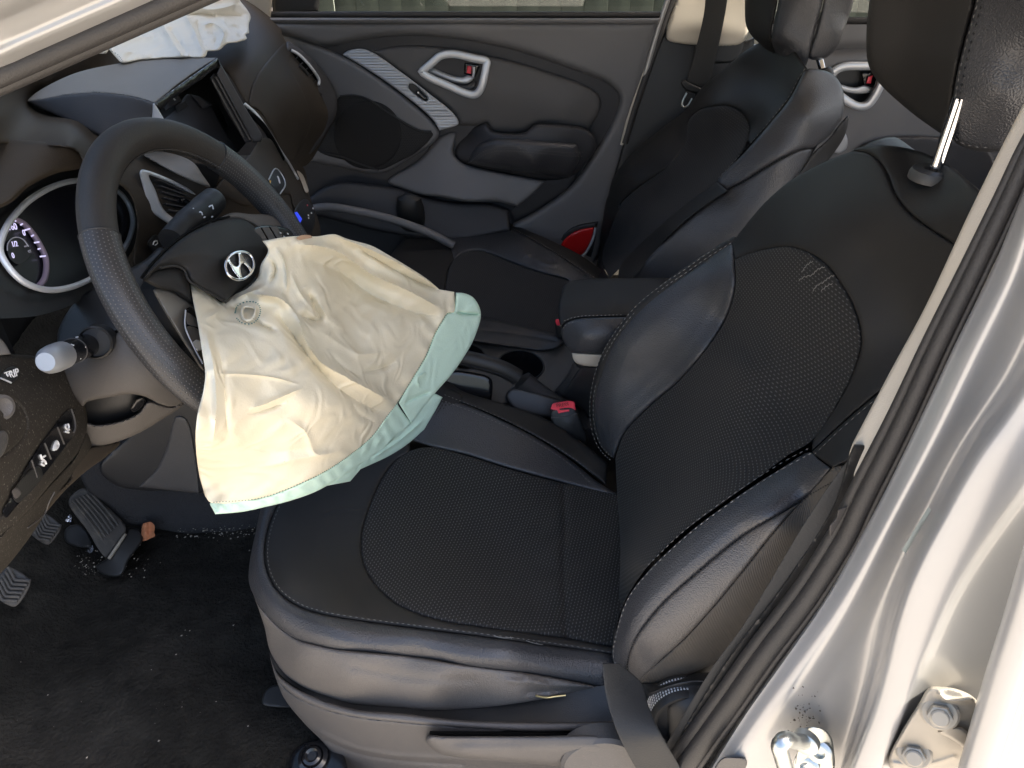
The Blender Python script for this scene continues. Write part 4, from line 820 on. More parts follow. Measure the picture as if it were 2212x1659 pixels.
# ------------------------------------------------------------ centre console
cc = empty('center_console', (0, 0, 0.02), "black centre console with cup holders and padded armrest lid between the seats", "console")
prism('console_body', cc, m_consb, [(-.62, .02), (-.60, .22), (-.30, .205), (.03, .215), (.30, .22), (.34, .02)], (0, .095, 0), ((1, 0, 0), (0, 0, 1), (0, -1, 0)), .19, .012, 2)
Dto = Depth([(900, 760, 'z', .268), (1000, 780, 'z', .265), (1125, 789, 'z', .262), (1230, 780, 'z', .262), (1200, 850, 'z', .25), (1000, 850, 'z', .25), (1100, 745, 'z', .27)])
cup1 = [(1074, 789), (1082, 770), (1102, 759), (1130, 757), (1155, 765), (1171, 780), (1175, 795), (1166, 810), (1150, 819), (1122, 820), (1096, 813), (1080, 803)]
cup2 = [(962, 765), (972, 751), (996, 743), (1022, 746), (1043, 760), (1048, 776), (1036, 790), (1010, 797), (984, 792), (967, 780)]
panel('cup_deck', cc, m_consg, [(880, 735), (1024, 738), (1101, 748), (1184, 757), (1208, 745), (1236, 735, True), (1245, 770), (1228, 812), (1200, 848), (1150, 860), (1020, 880), (900, 850)], Dto, holes=[cup1, cup2], roll=(4, .004), grid=6, thick=(0, 0, -.02))
for cpo, c0 in ((cup1, (1124, 789)), (cup2, (1005, 770))):
    c = Dto(*c0)[0]
    R = [Dto([p[0] for p in cpo], [p[1] for p in cpo])]
    L = spline(cpo, 4, True); top = Dto(L[:, 0], L[:, 1])
    lo = c + (top - c)*.88 + np.array([0, 0, -.075])
    fixn(rings('cup_well', cc, m_blackg, [top*1.0 + np.array([0, 0, -.0005]), c + (top-c)*.95 + np.array([0, 0, -.02]), lo], cap=(False, True)))
tube('cup_rim', cc, m_black, Dto(spline(cup1, 4, True)[:, 0], spline(cup1, 4, True)[:, 1], .001), .0015, closed=True)
panel('side_rail', cc, m_consb, [(960, 672), (1036, 684), (1120, 702), (1180, 716), (1212, 728), (1218, 738), (1206, 750), (1176, 758), (1100, 750), (1025, 739), (940, 730)], Depth([(960, 690, 'z', .285), (1100, 715, 'z', .285), (1200, 735, 'z', .285), (1020, 735, 'y', .075), (1176, 756, 'y', .07)]), roll=(7, .012), grid=6, thick=(0, .01, -.06),
      ridges=[([(1030, 712), (1120, 722), (1200, 736)], 3, -.003)])
# armrest lid
Dtop = Depth([(1221, 614, 'y', .062), (1240, 606, 'y', .072), (1330, 602, 'y', .075), (1440, 602, 'y', .075), (1225, 660, 'z', .418), (1330, 650, 'z', .424), (1440, 650, 'z', .424), (1216, 700, 'z', .405), (1255, 690, 'z', .412), (1340, 686, 'z', .414), (1440, 686, 'z', .414)])
lid_st = [(1213, 708), (1218, 700), (1229, 694), (1255, 688), (1300, 686), (1345, 685), (1460, 684, True)]
panel('lid_top', cc, m_leather2, [(1211, 640), (1215, 622), (1224, 611), (1242, 605), (1330, 601), (1460, 600, True)] + lid_st[::-1] + [(1206, 680), (1206, 660)], Dtop, roll=(8, .010), grid=6, thick=(0, 0, -.03))
Dsd = Depth([(1213, 708, 'y', -.050), (1255, 690, 'y', -.062), (1345, 687, 'y', -.066), (1460, 687, 'y', -.066), (1220, 740, 'y', -.060), (1260, 725, 'y', -.086), (1330, 725, 'y', -.09), (1460, 725, 'y', -.09), (1240, 762, 'y', -.075), (1330, 764, 'y', -.082), (1460, 764, 'y', -.082)])
panel('lid_side', cc, m_leather, lid_st[:-1] + [(1460, 685, True), (1460, 764, True), (1330, 765), (1280, 764), (1236, 761), (1222, 745), (1213, 725)], Dsd, roll=(6, .007), grid=5, thick=(0, .03, 0))
stitches('stitching', cc, m_threadw, lid_st[:-1], Dtop, .002, .004, .0025, .0005, side=4)
stitches('stitching', cc, m_threadw, lid_st[:-1], Dsd, .003, .004, .0025, .0005, side=-5)
panel('lid_hinge_band', cc, m_beige, [(1235, 762, True), (1280, 765), (1460, 766, True), (1460, 796, True), (1296, 793), (1258, 789), (1243, 783), (1238, 775)], Dsd, lift=-.004, roll=(4, .006), grid=5, thick=(0, .03, 0))
panel('bin_side', cc, m_consb, [(1255, 792, True), (1460, 795, True), (1460, 960, True), (1270, 960, True), (1268, 900), (1240, 870), (1215, 855), (1232, 825)], Depth([(1257, 795, 'y', -.070), (1460, 800, 'y', -.070), (1300, 900, 'y', -.075), (1230, 860, 'y', -.05), (1460, 950, 'y', -.08)]), roll=(4, .006), grid=8, thick=(0, .04, 0))
panel('bin_nose', cc, m_consb, [(1212, 735), (1236, 760), (1243, 785), (1257, 795, True), (1235, 830), (1212, 858), (1195, 850), (1225, 812), (1240, 775), (1225, 750)], Depth([(1212, 738, 'y', -.03), (1240, 780, 'y', -.05), (1225, 840, 'y', -.05), (1200, 850, 'y', -.04)]), roll=(4, .006), grid=6, thick=(.03, .05, 0))
box('lid_body', cc, m_consb, (.26, .0, .345), (.25, .10, .10), bevel=.012)
# storage tray ahead of the hand brake
panel('tray_wall', cc, m_blackg, [(925, 818), (960, 800), (1030, 806), (1058, 815), (1064, 826), (1062, 866, True), (1000, 858), (930, 846)], Depth([(940, 810, 'y', -.075), (1060, 820, 'y', -.07), (1000, 860, 'y', -.085)]), roll=(6, .010), grid=5, thick=(0, .05, 0))
panel('tray_floor', cc, m_consg, [(1060, 818), (1095, 830), (1105, 845), (1090, 852), (1068, 838), (1064, 868, True), (1110, 885), (1180, 900), (1200, 890), (1120, 868), (1075, 862)], Depth([(1060, 818, 'z', .245), (1200, 895, 'z', .20), (1080, 870, 'z', .21)]), grid=5, thick=(0, 0, -.02))
# hand brake
hb = empty('hand_brake', at(1200, 880, 'y', -.06), "black hand brake lever lying flat beside the cup holders", "hand brake")
hpth = spline([tuple(at(a, b, 'y', -.058)) for a, b in ((930, 758), (991, 771), (1041, 783), (1085, 797), (1118, 815), (1146, 836), (1175, 856), (1215, 880))], .01)
ov = [(math.cos(a)*1.0, math.sin(a)*.85) for a in np.linspace(0, 2*np.pi, 16, endpoint=False)]
nn = len(hpth)
tube('grip', hb, m_black, hpth[:int(nn*.66)], .0150*np.minimum(1, .75+np.linspace(0, 1, int(nn*.66))), sec=ov)
tube('lever', hb, m_consb, hpth[int(nn*.64):], np.linspace(.0155, .013, nn-int(nn*.64)), sec=[(a*1.25, b) for a, b in ov])
tube('grip_seam', hb, m_threadb, [p + np.array([0, -.0135, -.004]) for p in hpth[4:int(nn*.62)]], .0012)
panel('lever_boot', hb, m_consb, [(1092, 855), (1105, 838), (1125, 838), (1170, 850), (1215, 870), (1215, 905, True), (1180, 903), (1110, 885)], Depth([(1100, 845, 'y', -.07), (1170, 860, 'y', -.075), (1210, 890, 'y', -.085), (1120, 880, 'y', -.085)]), roll=(6, .01), grid=5, thick=(0, .03, -.02))
# driver seat belt buckle
bk = empty('seat_belt_buckle', at(1235, 955, 'y', -.12), "black seat belt buckle with bright red release button beside the driver seat", "buckle", "seat belt buckles")
Dbk = Depth([(1189, 893, 'y', -.130), (1243, 890, 'y', -.130), (1201, 927, 'y', -.138), (1268, 944, 'y', -.138), (1230, 915, 'y', -.140)])
panel('buckle_body', bk, m_black, [(1188, 893), (1192, 886), (1243, 881), (1248, 890), (1262, 925), (1270, 948), (1264, 958), (1240, 952), (1203, 934), (1192, 912)], Dbk, roll=(5, .008), grid=4, thick=(.004, .03, -.006))
panel('release_button', bk, m_red, [(1189, 884, True), (1193, 873), (1200, 870), (1234, 866), (1241, 869), (1244, 886, True), (1232, 884), (1230, 889, True), (1206, 893, True), (1204, 888)], Depth([(1190, 885, 'y', -.128), (1240, 868, 'y', -.115), (1240, 888, 'y', -.133), (1195, 872, 'y', -.115), (1215, 890, 'y', -.134)]), roll=(3, .004), grid=3, thick=(.003, .02, -.006))
tube('body_line', bk, m_shield, onto([(1191, 902), (1220, 900), (1247, 893)], Dbk, .001), .0007)
c_ = Depth([(1190, 885, 'y', -.128), (1240, 868, 'y', -.115), (1240, 888, 'y', -.133), (1195, 872, 'y', -.115)])(1215, 875, .0022)[0]
text('press_lettering', bk, M('dark_print', (.2, .01, .01), .6), "PRESS", c_, (1, .12, .05), (0, .6, .8), .0085)
# ------------------------------------------------------------ steering wheel
def Z1(pts): return [(p[0]/3.0, p[1]/3.0) + tuple(p[2:]) for p in pts]
def Z4(pts): return [(p[0]/3.0, 460.8 + p[1]/3.0) + tuple(p[2:]) for p in pts]
WC = np.array([-.3273, -.3396, .6341]); wa, wb = -.0628, .5027
WN = np.array([math.cos(wb)*math.cos(wa), math.cos(wb)*math.sin(wa), math.sin(wb)])     # towards the driver
WR = np.array([-math.sin(wa), math.cos(wa), 0.0])                                        # driver's right
WU = np.cross(WN, WR); WU = WU if WU[2] > 0 else -WU
RW = .1800
sw_ = empty('steering_wheel', WC - WN*.03, "black leather steering wheel with perforated grips and torn hub cover bearing chrome emblem", "steering wheel")
def rimpt(a, r=RW): return WC + r*(math.cos(a)*WR + math.sin(a)*WU)
def arc(name, a0, a1, mat, rr, n=60):
    an = np.linspace(a0, a1, n); P = np.array([rimpt(a) for a in an])
    k = 28; V = []; F = []; uv = []
    for i, a in enumerate(an):
        er = math.cos(a)*WR + math.sin(a)*WU
        rad = rr(a) if callable(rr) else rr
        for j in range(k+1):
            b = 2*math.pi*j/k
            V.append(P[i] + rad*(math.cos(b)*er*1.05 + math.sin(b)*WN*.92)); uv.append((a*RW, b*.0172))
    for i in range(n-1):
        for j in range(k): F.append((i*(k+1)+j, i*(k+1)+j+1, (i+1)*(k+1)+j+1, (i+1)*(k+1)+j))
    F.append(tuple(range(k, -1, -1))); F.append(tuple((n-1)*(k+1)+j for j in range(k+1)))
    return fixn(link(name, V, F, mat, sw_, True, 60, uv))
def aang(x, y):
    # angle on the rim of a traced point
    best = min(np.linspace(0, 2*np.pi, 2000), key=lambda a: float(((proj(rimpt(a)) - np.array([x, y]))**2).sum())); return best
aL, aR = aang(215, 512), aang(470, 332)
if aR > aL: aR -= 2*math.pi
thick = lambda a: .0172 + .0016*abs(math.cos(a))
arc('rim_top', aR, aL, m_rimtop, lambda a: .0176)
arc('rim_grip', aL, aL + 1.55, m_perf, thick); arc('rim_grip', aR - 1.35, aR, m_perf, thick)
arc('rim_bottom', aL + 1.55, aR - 1.35 + 2*math.pi, m_rimtop, thick)
for a in (aL, aR):
    er = math.cos(a)*WR + math.sin(a)*WU
    tube('rim_joint', sw_, m_black, [rimpt(a) + .0179*(math.cos(b)*er*1.05 + math.sin(b)*WN*.92) for b in np.linspace(0, 2*np.pi, 40, endpoint=False)], .0011, closed=True)
# lacing along the inner side of the rim
V = []; F = []
for a in np.arange(aR - 1.2, aL + 1.4, .024):
    for s in (-1, 1):
        er = math.cos(a)*WR + math.sin(a)*WU; a2 = a + .018; e2 = math.cos(a2)*WR + math.sin(a2)*WU
        p = rimpt(a) - .0186*er*1.0 + WN*s*.0035; q = rimpt(a2) - .0192*e2 + WN*s*.0002
        d = q - p; d /= np.linalg.norm(d); u = -er; v = np.cross(d, u); m = (p+q)/2; n = len(V); r = .0010
        V += [p, q, m+u*r, m-u*r, m+v*r, m-v*r]
        F += [(n, n+2, n+4), (n, n+4, n+3), (n, n+3, n+5), (n, n+5, n+2), (n+1, n+4, n+2), (n+1, n+3, n+4), (n+1, n+5, n+3), (n+1, n+2, n+5)]
tag(link('rim_lacing', V, F, m_black, sw_, False), kind="stuff")
# hub: everything lies on the wheel's plane, raised towards the driver
def onwheel(h):
    class Pl:
        def t(s, x, y):
            d = ray(np.atleast_1d(x), np.atleast_1d(y)); return ((WC + WN*h - CAM) @ WN)/(d @ WN)
        def __call__(s, x, y, lift=0.0):
            x = np.atleast_1d(x); y = np.atleast_1d(y); return CAM + ray(x, y)*(s.t(x, y) - lift)[:, None]
    return Pl()
def hubdome(x, y, d): return .020*(1 - np.exp(-(d/45.0)**1.3))
BK = tuple(-WN*.03)
panel('hub_cover', sw_, m_leather2, [(308, 603), (330, 572), (362, 540), (400, 510), (450, 484), (495, 472), (525, 474), (550, 490), (570, 512), (580, 533, True), (566, 565), (556, 590), (540, 612), (520, 622), (487, 653, True), (470, 643), (430, 622), (408, 604), (398, 584), (380, 576), (347, 580), (330, 590), (318, 604, True)], onwheel(.012), roll=(10, .012), grid=5, thick=BK, fn=hubdome)
panel('cover_flap', sw_, m_leather2, [(308, 605, True), (330, 585), (347, 580), (380, 577), (398, 585), (407, 604), (412, 640), (415, 655, True), (380, 632), (340, 622)], onwheel(.004), roll=(8, .009), grid=5, thick=BK, fn=lambda x, y, d: .008*(1-np.exp(-d/20)))
tube('torn_edge', sw_, m_leather2, onto([(345, 579), (378, 575), (397, 583), (408, 606), (432, 622), (470, 643), (488, 654)], onwheel(.014), .003), .0012)
tube('cover_groove', sw_, m_void, onto([(306, 600), (330, 568), (362, 536), (400, 506), (450, 480), (495, 468)], onwheel(.004), .002), .0015)
# right spoke with switches
spk = [(470, 475), (500, 460), (540, 462), (590, 466), (630, 490), (650, 515), (640, 530), (600, 535), (580, 525), (560, 495), (520, 474)]
panel('spoke', sw_, m_col, spk, onwheel(.004), roll=(7, .008), grid=5, thick=BK)
pod = panel('switch_pod', sw_, m_blackg, [(544, 497), (560, 488), (600, 488), (630, 497), (640, 512), (632, 524), (600, 520), (575, 520)], onwheel(.010), roll=(4, .004), grid=4, thick=BK)
for q in ([(548, 497), (562, 491), (578, 519), (570, 521)], [(565, 491), (580, 489), (598, 519), (582, 520)], [(583, 489), (598, 489), (614, 518), (601, 519)]):
    panel('spoke_button', pod, m_col, [p + (True,) for p in q], onwheel(.0125), roll=(2, .002), grid=3, thick=tuple(-WN*.004))
for q in ((606, 503), (614, 511), (622, 505)):
    panel('button_mark', pod, m_white, [(q[0]-2, q[1]-2, True), (q[0]+2, q[1]-1, True), (q[0]+2, q[1]+2, True), (q[0]-2, q[1]+1, True)], onwheel(.0135), grid=3, thick=tuple(-WN*.001))
# left spoke
panel('spoke', sw_, M('satin_bronze_plastic', (.16, .145, .12), .38, metal=.3), [(332, 625), (352, 622), (385, 636), (412, 655), (440, 680), (450, 760), (440, 800), (410, 760), (375, 705), (345, 655)], onwheel(-.004), roll=(7, .008), grid=5, thick=BK)
pod2 = panel('switch_pod', sw_, m_blackg, [(401, 668), (408, 664), (425, 672), (445, 700), (448, 790), (438, 785), (415, 740), (400, 705)], onwheel(.002), roll=(4, .004), grid=4, thick=BK)
panel('spoke_button', pod2, m_col, [(403, 675), (424, 690), (428, 705), (405, 700)], onwheel(.0045), roll=(2, .002), grid=3, thick=tuple(-WN*.004))
panel('spoke_button', pod2, m_col, [(405, 705), (428, 712), (434, 735), (415, 738)], onwheel(.0045), roll=(2, .002), grid=3, thick=tuple(-WN*.004))
panel('scroll_wheel', pod2, m_silver, [(415, 742), (424, 733), (434, 738), (438, 752), (428, 758)], onwheel(.0055), roll=(3, .004), grid=2.5, thick=tuple(-WN*.004))
tube('pod_trim', pod2, m_silver, onto([(401, 670), (400, 705), (415, 742), (438, 786)], onwheel(.004), .002), .0008)
# emblem: chrome oval ring with a slanted curved letter inside
ZE = lambda pts: [(449.28 + p[0]*.06249, 518.4 + p[1]*.06249) + tuple(p[2:]) for p in pts]
ringp = ZE([(600, 900), (640, 720), (760, 560), (950, 440), (1130, 408), (1330, 440), (1490, 560), (1570, 730), (1580, 900), (1520, 1080), (1380, 1240), (1200, 1350), (1020, 1372), (840, 1310), (700, 1200), (630, 1060)])
Pm = onwheel(.0345)
L = spline(ringp, 1.5, True)
em = tube('emblem_ring', sw_, m_chrome, Pm(L[:, 0], L[:, 1]), .0016, k=12, closed=True)
panel('emblem_plate', sw_, m_black, ringp, onwheel(.0325), grid=3, thick=tuple(-WN*.008))
panel('emblem_letter', sw_, m_chrome, ZE([(640, 720, True), (755, 630, True), (830, 760), (930, 880), (1010, 908), (1050, 870), (1060, 700), (1050, 540), (1015, 440, True), (1155, 415, True), (1220, 520), (1340, 700), (1440, 880), (1540, 1020, True), (1450, 1120, True), (1400, 990), (1300, 880), (1195, 815), (1130, 950), (1140, 1080), (1170, 1220), (1220, 1335, True), (1085, 1345, True), (960, 1190), (830, 1000), (720, 800), (625, 790, True)]), onwheel(.0360), roll=(2.6, .0018), grid=1.5, step=1.5, thick=tuple(-WN*.003))
# column stub behind the hub keeps the wheel held
tube('column_stub', sw_, m_black, [WC - WN*.14, WC - WN*.06, WC - WN*.01], [.045, .05, .06], k=24)

# ------------------------------------------------------------ deflated driver airbag, hanging from the torn hub cover
ab = empty('driver_airbag', at(700, 800, 'y', -.36), "deflated cream airbag with mint green hem hanging from the steering wheel over the driver seat", "airbag")
def ZA(pts): return [(403.2 + p[0]*.3993, 460.8 + p[1]*.3993) + tuple(p[2:]) for p in pts]
rimctl = []
for a_ in np.linspace(aL + 1.15, aL + 3.3, 9):
    P_ = rimpt(a_) + WN*.046; q_ = proj(P_); rimctl.append((q_[0], q_[1], 'p', P_))
for x_, y_, h_ in ((424, 690, .03), (436, 760, .05), (441, 820, .055), (432, 880, .055), (425, 930, .05), (470, 760, .05), (500, 850, .055)):
    P_ = onwheel(h_)(x_, y_)[0]; rimctl.append((x_, y_, 'p', P_))
#print([(round(float(c[0])), round(float(c[1]))) for c in rimctl])
# lying over the hub, hanging to the seat cushion's front edge, resting on the inner bolster
Dbag = Depth([(412, 610, 'y', -.395), (490, 655, 'y', -.378), (566, 540, 'y', -.335), (650, 510, 'y', -.29), (720, 507, 'y', -.235), (820, 545, 'y', -.19), (900, 590, 'y', -.15), (985, 632, 'y', -.11), (1038, 680, 'y', -.095),
              (425, 1000, 'y', -.475), (465, 1110, 'y', -.470), (540, 680, 'y', -.405), (580, 990, 'y', -.465), (650, 1020, 'y', -.440), (700, 640, 'y', -.30), (800, 720, 'y', -.265),
              ] + rimctl + [
              (850, 870, 'y', -.255), (900, 760, 'y', -.20), (950, 690, 'y', -.15), (780, 960, 'y', -.33), (880, 930, 'y', -.235), (960, 850, 'y', -.175), (1010, 740, 'y', -.125)], 3e-5)
seamb = ZA([(1448, 425), (1446, 535), (1412, 540), (1385, 580), (1340, 660), (1300, 760), (1255, 840), (1200, 930), (1140, 1025), (1075, 1110), (1000, 1210), (880, 1310), (760, 1390), (620, 1460), (400, 1540), (130, 1565)])
def bagw(x, y, d):
    # small cloth ripples, stronger beside the gathered seam
    z = .0026*np.sin(x/23.0 + 1.3*np.sin(y/31.0)) * np.sin(y/29.0 + 1.1*np.sin(x/37.0))
    z += .0011*np.sin(x/9.0 + y/14.0 + 2*np.sin(y/21.0))
    L = spline(seamb, 5.0); dd = segdist(np.stack([x, y], -1), L, False)
    s = (x - y)*.5
    z += .0038*np.sin(s/5.2 + 1.5*np.sin(s/17.0))*np.exp(-(dd/26.0)**1.2)*np.clip((x - 640)/150, 0.15, 1)
    return z
R = lambda p, w, a, e=25: (ZA(p), w*.70, a*1.45, e)
folds = [R([(320, 440), (440, 445), (520, 470), (600, 560), (640, 680), (720, 800), (870, 890), (1000, 960), (1130, 1030)], 17, .020, 30),
         R([(520, 420), (600, 540), (690, 580), (720, 570), (700, 520), (640, 400)], 15, -.016, 30),
         R([(480, 520), (560, 640), (680, 800), (800, 930), (950, 1030), (1090, 1090)], 16, -.013, 40),
         R([(560, 160), (800, 200), (1000, 330), (1200, 420), (1420, 540)], 17, .014, 50), R([(620, 240), (800, 300), (1000, 440), (1250, 540), (1400, 560)], 18, -.010, 40),
         R([(800, 120), (1000, 200), (1200, 300), (1370, 410)], 10, .009, 30), R([(900, 170), (1100, 290), (1250, 370), (1400, 430)], 8, -.009, 30),
         R([(250, 470), (330, 430), (440, 400)], 9, .008, 15), R([(220, 500), (300, 520), (400, 600), (500, 640)], 10, -.008, 20), R([(190, 520), (120, 560), (80, 560)], 9, .006, 15),
         R([(150, 870), (300, 870), (480, 890), (620, 930)], 5, .0035, 30), R([(330, 1060), (430, 1030), (520, 990), (640, 940)], 10, .006, 25), R([(330, 1090), (440, 1060), (540, 1020)], 8, -.005, 20),
         R([(100, 640), (140, 800), (160, 1000), (150, 1180), (130, 1300)], 12, .008, 40), R([(170, 700), (200, 900), (220, 1150), (240, 1230)], 12, -.006, 40),
         R([(700, 620), (820, 700), (930, 760), (1080, 750)], 14, .006, 35), R([(700, 450), (760, 560), (860, 640)], 13, .006, 30), R([(940, 860), (1050, 840), (1140, 800)], 9, -.006, 25), R([(760, 740), (860, 840), (960, 900)], 10, -.006, 30),
         R([(360, 1380), (600, 1330), (860, 1280)], 14, .006, 50), R([(300, 1260), (500, 1290), (700, 1260)], 13, -.005, 50), R([(520, 1100), (640, 1180), (700, 1300), (850, 1290)], 12, .005, 40), R([(880, 980), (930, 1080), (1040, 1140)], 12, -.007, 30),
         R([(480, 180), (520, 240), (540, 330), (540, 440)], 7, .005, 25), R([(440, 230), (480, 300), (440, 400)], 8, -.006, 25), R([(560, 320), (620, 440), (720, 560)], 8, .006, 30)]
hole = ZA([(300, 520), (318, 505), (345, 505), (370, 515), (368, 545), (350, 572), (320, 578), (302, 560)])
BT = (.004, .006, -.003)
panel('bag_cloth', ab, m_bag, ZA([(15, 350, True), (100, 400), (180, 480), (208, 485, True), (260, 440), (330, 405), (385, 345), (400, 280), (440, 200), (410, 150, True), (520, 130), (620, 122), (700, 125), (800, 113), (860, 135), (920, 152), (1000, 175), (1100, 230), (1200, 290), (1300, 355), (1368, 412, True), (1448, 425, True)]) + seamb[1:] +
      ZA([(100, 1530, True), (65, 1400), (48, 1200), (60, 1080), (90, 960), (100, 860), (85, 760), (60, 600), (30, 450)]), Dbag, holes=[hole], ridges=folds, grid=4.5, thick=BT, fn=bagw, roll=(5, .004))
hemo = ZA([(1455, 430), (1500, 432), (1550, 455), (1585, 510), (1592, 560), (1570, 640), (1540, 710), (1450, 850), (1330, 990), (1215, 1138, True), (1150, 1050)]) + seamb[1:8][::-1] + ZA([(1450, 530)])
panel('hem', ab, m_mint, [(985, 633, True)] + hemo[:10] + [(861, 870, True)] + seamb[2:8][::-1] + [(979, 674)], Dbag, roll=(6, .006), grid=5, thick=BT, ridges=[R([(1450, 535), (1520, 545), (1590, 545)], 5, -.006, 8), R([(1260, 950), (1250, 890), (1300, 860)], 5, .004, 12), R([(1160, 1040), (1230, 1000), (1330, 960)], 6, -.004, 15)])
panel('hem', ab, m_mint, seamb[8:] + ZA([(125, 1570), (140, 1600), (155, 1628, True), (300, 1615), (420, 1590), (560, 1555), (700, 1505), (830, 1430), (960, 1345), (1090, 1250), (1215, 1138, True), (1145, 1040)]), Dbag, lift=-.003, roll=(5, .005), grid=4.5, thick=BT,
      fn=lambda x, y, d: .0024*np.sin((x-.8*y)/6.5 + 1.3*np.sin(x/19.0))*np.clip(d/9, 0, 1))
panel('under_layer', ab, m_mint, ZA([(1330, 968, True), (1384, 995, True), (1350, 1060), (1285, 1170, True), (1200, 1245), (1100, 1310), (940, 1385, True), (885, 1450, True), (700, 1485, True), (560, 1555), (700, 1480), (900, 1370), (1100, 1220), (1220, 1110)]), Dbag, lift=-.014, roll=(4, .004), grid=5, thick=BT, ridges=[R([(1000, 1330), (1150, 1230), (1290, 1110)], 6, .005, 20)])
panel('inner_lining', ab, m_bag, ZA([(210, 470), (300, 440), (420, 480), (450, 560), (400, 640), (300, 650), (240, 580)]), Dbag, lift=-.010, grid=6, thick=BT, roll=(4, .004))
stitches('hem_thread', ab, m_threadt, seamb[2:], Dbag, .003, .0022, .0016, .0007)
stitches('vent_thread', ab, m_threadt, ZA([(262, 540), (272, 505), (300, 485), (340, 477), (380, 485), (398, 515), (395, 550), (372, 585), (335, 600), (295, 590), (268, 565)]) , Dbag, .006, .0028, .0012, .0010)
tube('vent_rim', ab, m_bag, Dbag(spline(hole, 3, True)[:, 0], spline(hole, 3, True)[:, 1], .006), .0016, closed=True)
panel('torn_tag', ab, M('brown_paper_tag', (.38, .25, .16), .8), [(640, 513, True), (652, 508), (672, 509), (675, 513, True), (660, 516), (645, 518)], Dbag, lift=.008, grid=4, thick=BT)
# ------------------------------------------------------------ dashboard
da = empty('dashboard', at(400, 500, 'y', -.05), "dusty dark dashboard with empty screen housing, silver rimmed air vents and lit dial", "dashboard")
Dda = Depth([(0, 250, 'y', -.30), (150, 300, 'y', -.30), (0, 330, 'y', -.36), (250, 380, 'y', -.24), (300, 110, 'y', .22), (100, 180, 'y', .02), (120, 235, 'y', -.01), (66, 219, 'y', -.02), (205, 280, 'y', -.08), (450, 60, 'y', .40), (530, 60, 'y', .46), (590, 50, 'y', .64), (600, 100, 'y', .50), (540, 130, 'y', .28), (510, 190, 'y', .18),
             (340, 400, 'y', -.15), (420, 350, 'y', -.09), (500, 480, 'y', -.08), (600, 400, 'y', .02), (660, 480, 'y', .07), (560, 330, 'y', .08), (540, 240, 'y', .16), (600, 260, 'y', .24), (640, 300, 'y', .38), (650, 180, 'y', .46), (625, 110, 'y', .58), (700, 200, 'y', .62), (720, 240, 'y', .63), (690, 330, 'y', .57), (650, 370, 'y', .40), (620, 560, 'y', -.02), (350, 520, 'y', -.17)], 3e-5)
panel('dash_top', da, m_dash, [(-60, 230, True), (60, 170), (180, 118), (300, 40), (420, -30), (600, 20, True), (612, 80), (640, 120), (690, 155), (720, 195), (727, 240), (700, 300), (655, 360), (600, 320), (560, 275, True), (520, 205), (482, 150), (455, 145, True), (390, 172), (300, 195), (200, 208), (135, 215), (152, 245), (224, 287), (250, 325, True), (190, 365), (165, 326), (70, 312), (-60, 310, True)], Dda, roll=(6, .006), grid=9, thick=(-.02, 0, -.03))
panel('dash_face', da, m_dash, [(205, 345, True), (235, 325), (310, 285), (345, 262, True), (420, 290), (520, 335), (560, 330), (600, 322), (655, 362), (668, 420), (690, 520), (560, 600, True), (330, 640), (290, 570), (296, 480), (280, 420), (240, 385)], Dda, lift=-.004, roll=(5, .006), grid=9, thick=(-.02, 0, -.03))
# fascia on the passenger side: brown panel, gap line, end cap with vent
panel('passenger_fascia', da, m_dash, Z1([(1615, 680), (1620, 600), (1660, 500), (1740, 390), (1860, 275), (1900, 330), (1870, 400), (1960, 590), (2005, 720), (2010, 830), (1960, 930), (1890, 1040), (1850, 1010), (1760, 840), (1680, 720)]), Dda, lift=.006, roll=(5, .006), grid=6, thick=(-.02, 0, -.01))
Dve = Depth([(625, 105, 'y', .575), (690, 150, 'y', .61), (640, 150, 'y', .53), (690, 190, 'y', .59), (665, 195, 'y', .54), (725, 230, 'y', .62), (690, 280, 'y', .56)])
vo = Z1([(1885, 325), (1930, 350), (2010, 430), (2068, 520), (2070, 550), (2010, 600), (1990, 590), (1920, 480), (1872, 395), (1870, 350)])
panel('end_cap', da, m_doord, Z1([(1860, 268), (1960, 330), (2060, 420), (2150, 540), (2183, 630), (2180, 730), (2120, 850), (2020, 990), (1900, 1060), (1870, 1020), (1960, 920), (2008, 830), (2003, 720), (1985, 650), (1930, 500), (1868, 400), (1855, 330)]), Dve, holes=[vo], lift=.004, roll=(5, .008), grid=6, thick=(-.01, .02, -.02))
tube('vent_rim', da, m_silver, onto(Z1([(1888, 326), (1935, 352), (2012, 432), (2068, 520), (2064, 552)]), Dve, .008), .0032)
panel('vent_well', da, m_void, Z1([(1860, 310), (1940, 340), (2080, 520), (2080, 560), (2010, 615), (1980, 600), (1860, 400)]), Dve, lift=-.018, grid=8, thick=(-.01, .01, 0))
for k in range(5):
    f = (k+.7)/5.2
    a = np.array([1875 + f*130, 372 + f*215]); b = np.array([1912 + f*150, 338 + f*205])
    tube('vent_slat', da, m_black, onto(Z1([tuple(a), tuple((a+b)/2 + 2), tuple(b)]), Dve, -.004), .0042, sec=[(1, .2), (-1, .2), (-1, -.2), (1, -.2)], nrm=(.6, -.7, .4))
tube('vent_tab', da, m_black, onto(Z1([(1940, 425), (1985, 470), (1995, 490)]), Dve, .006), .0035)
panel('tray_button', da, m_black, Z1([(2050, 605), (2080, 598), (2090, 615), (2060, 630)]), Dve, lift=.008, roll=(2, .003), grid=3, thick=(-.01, .01, 0))
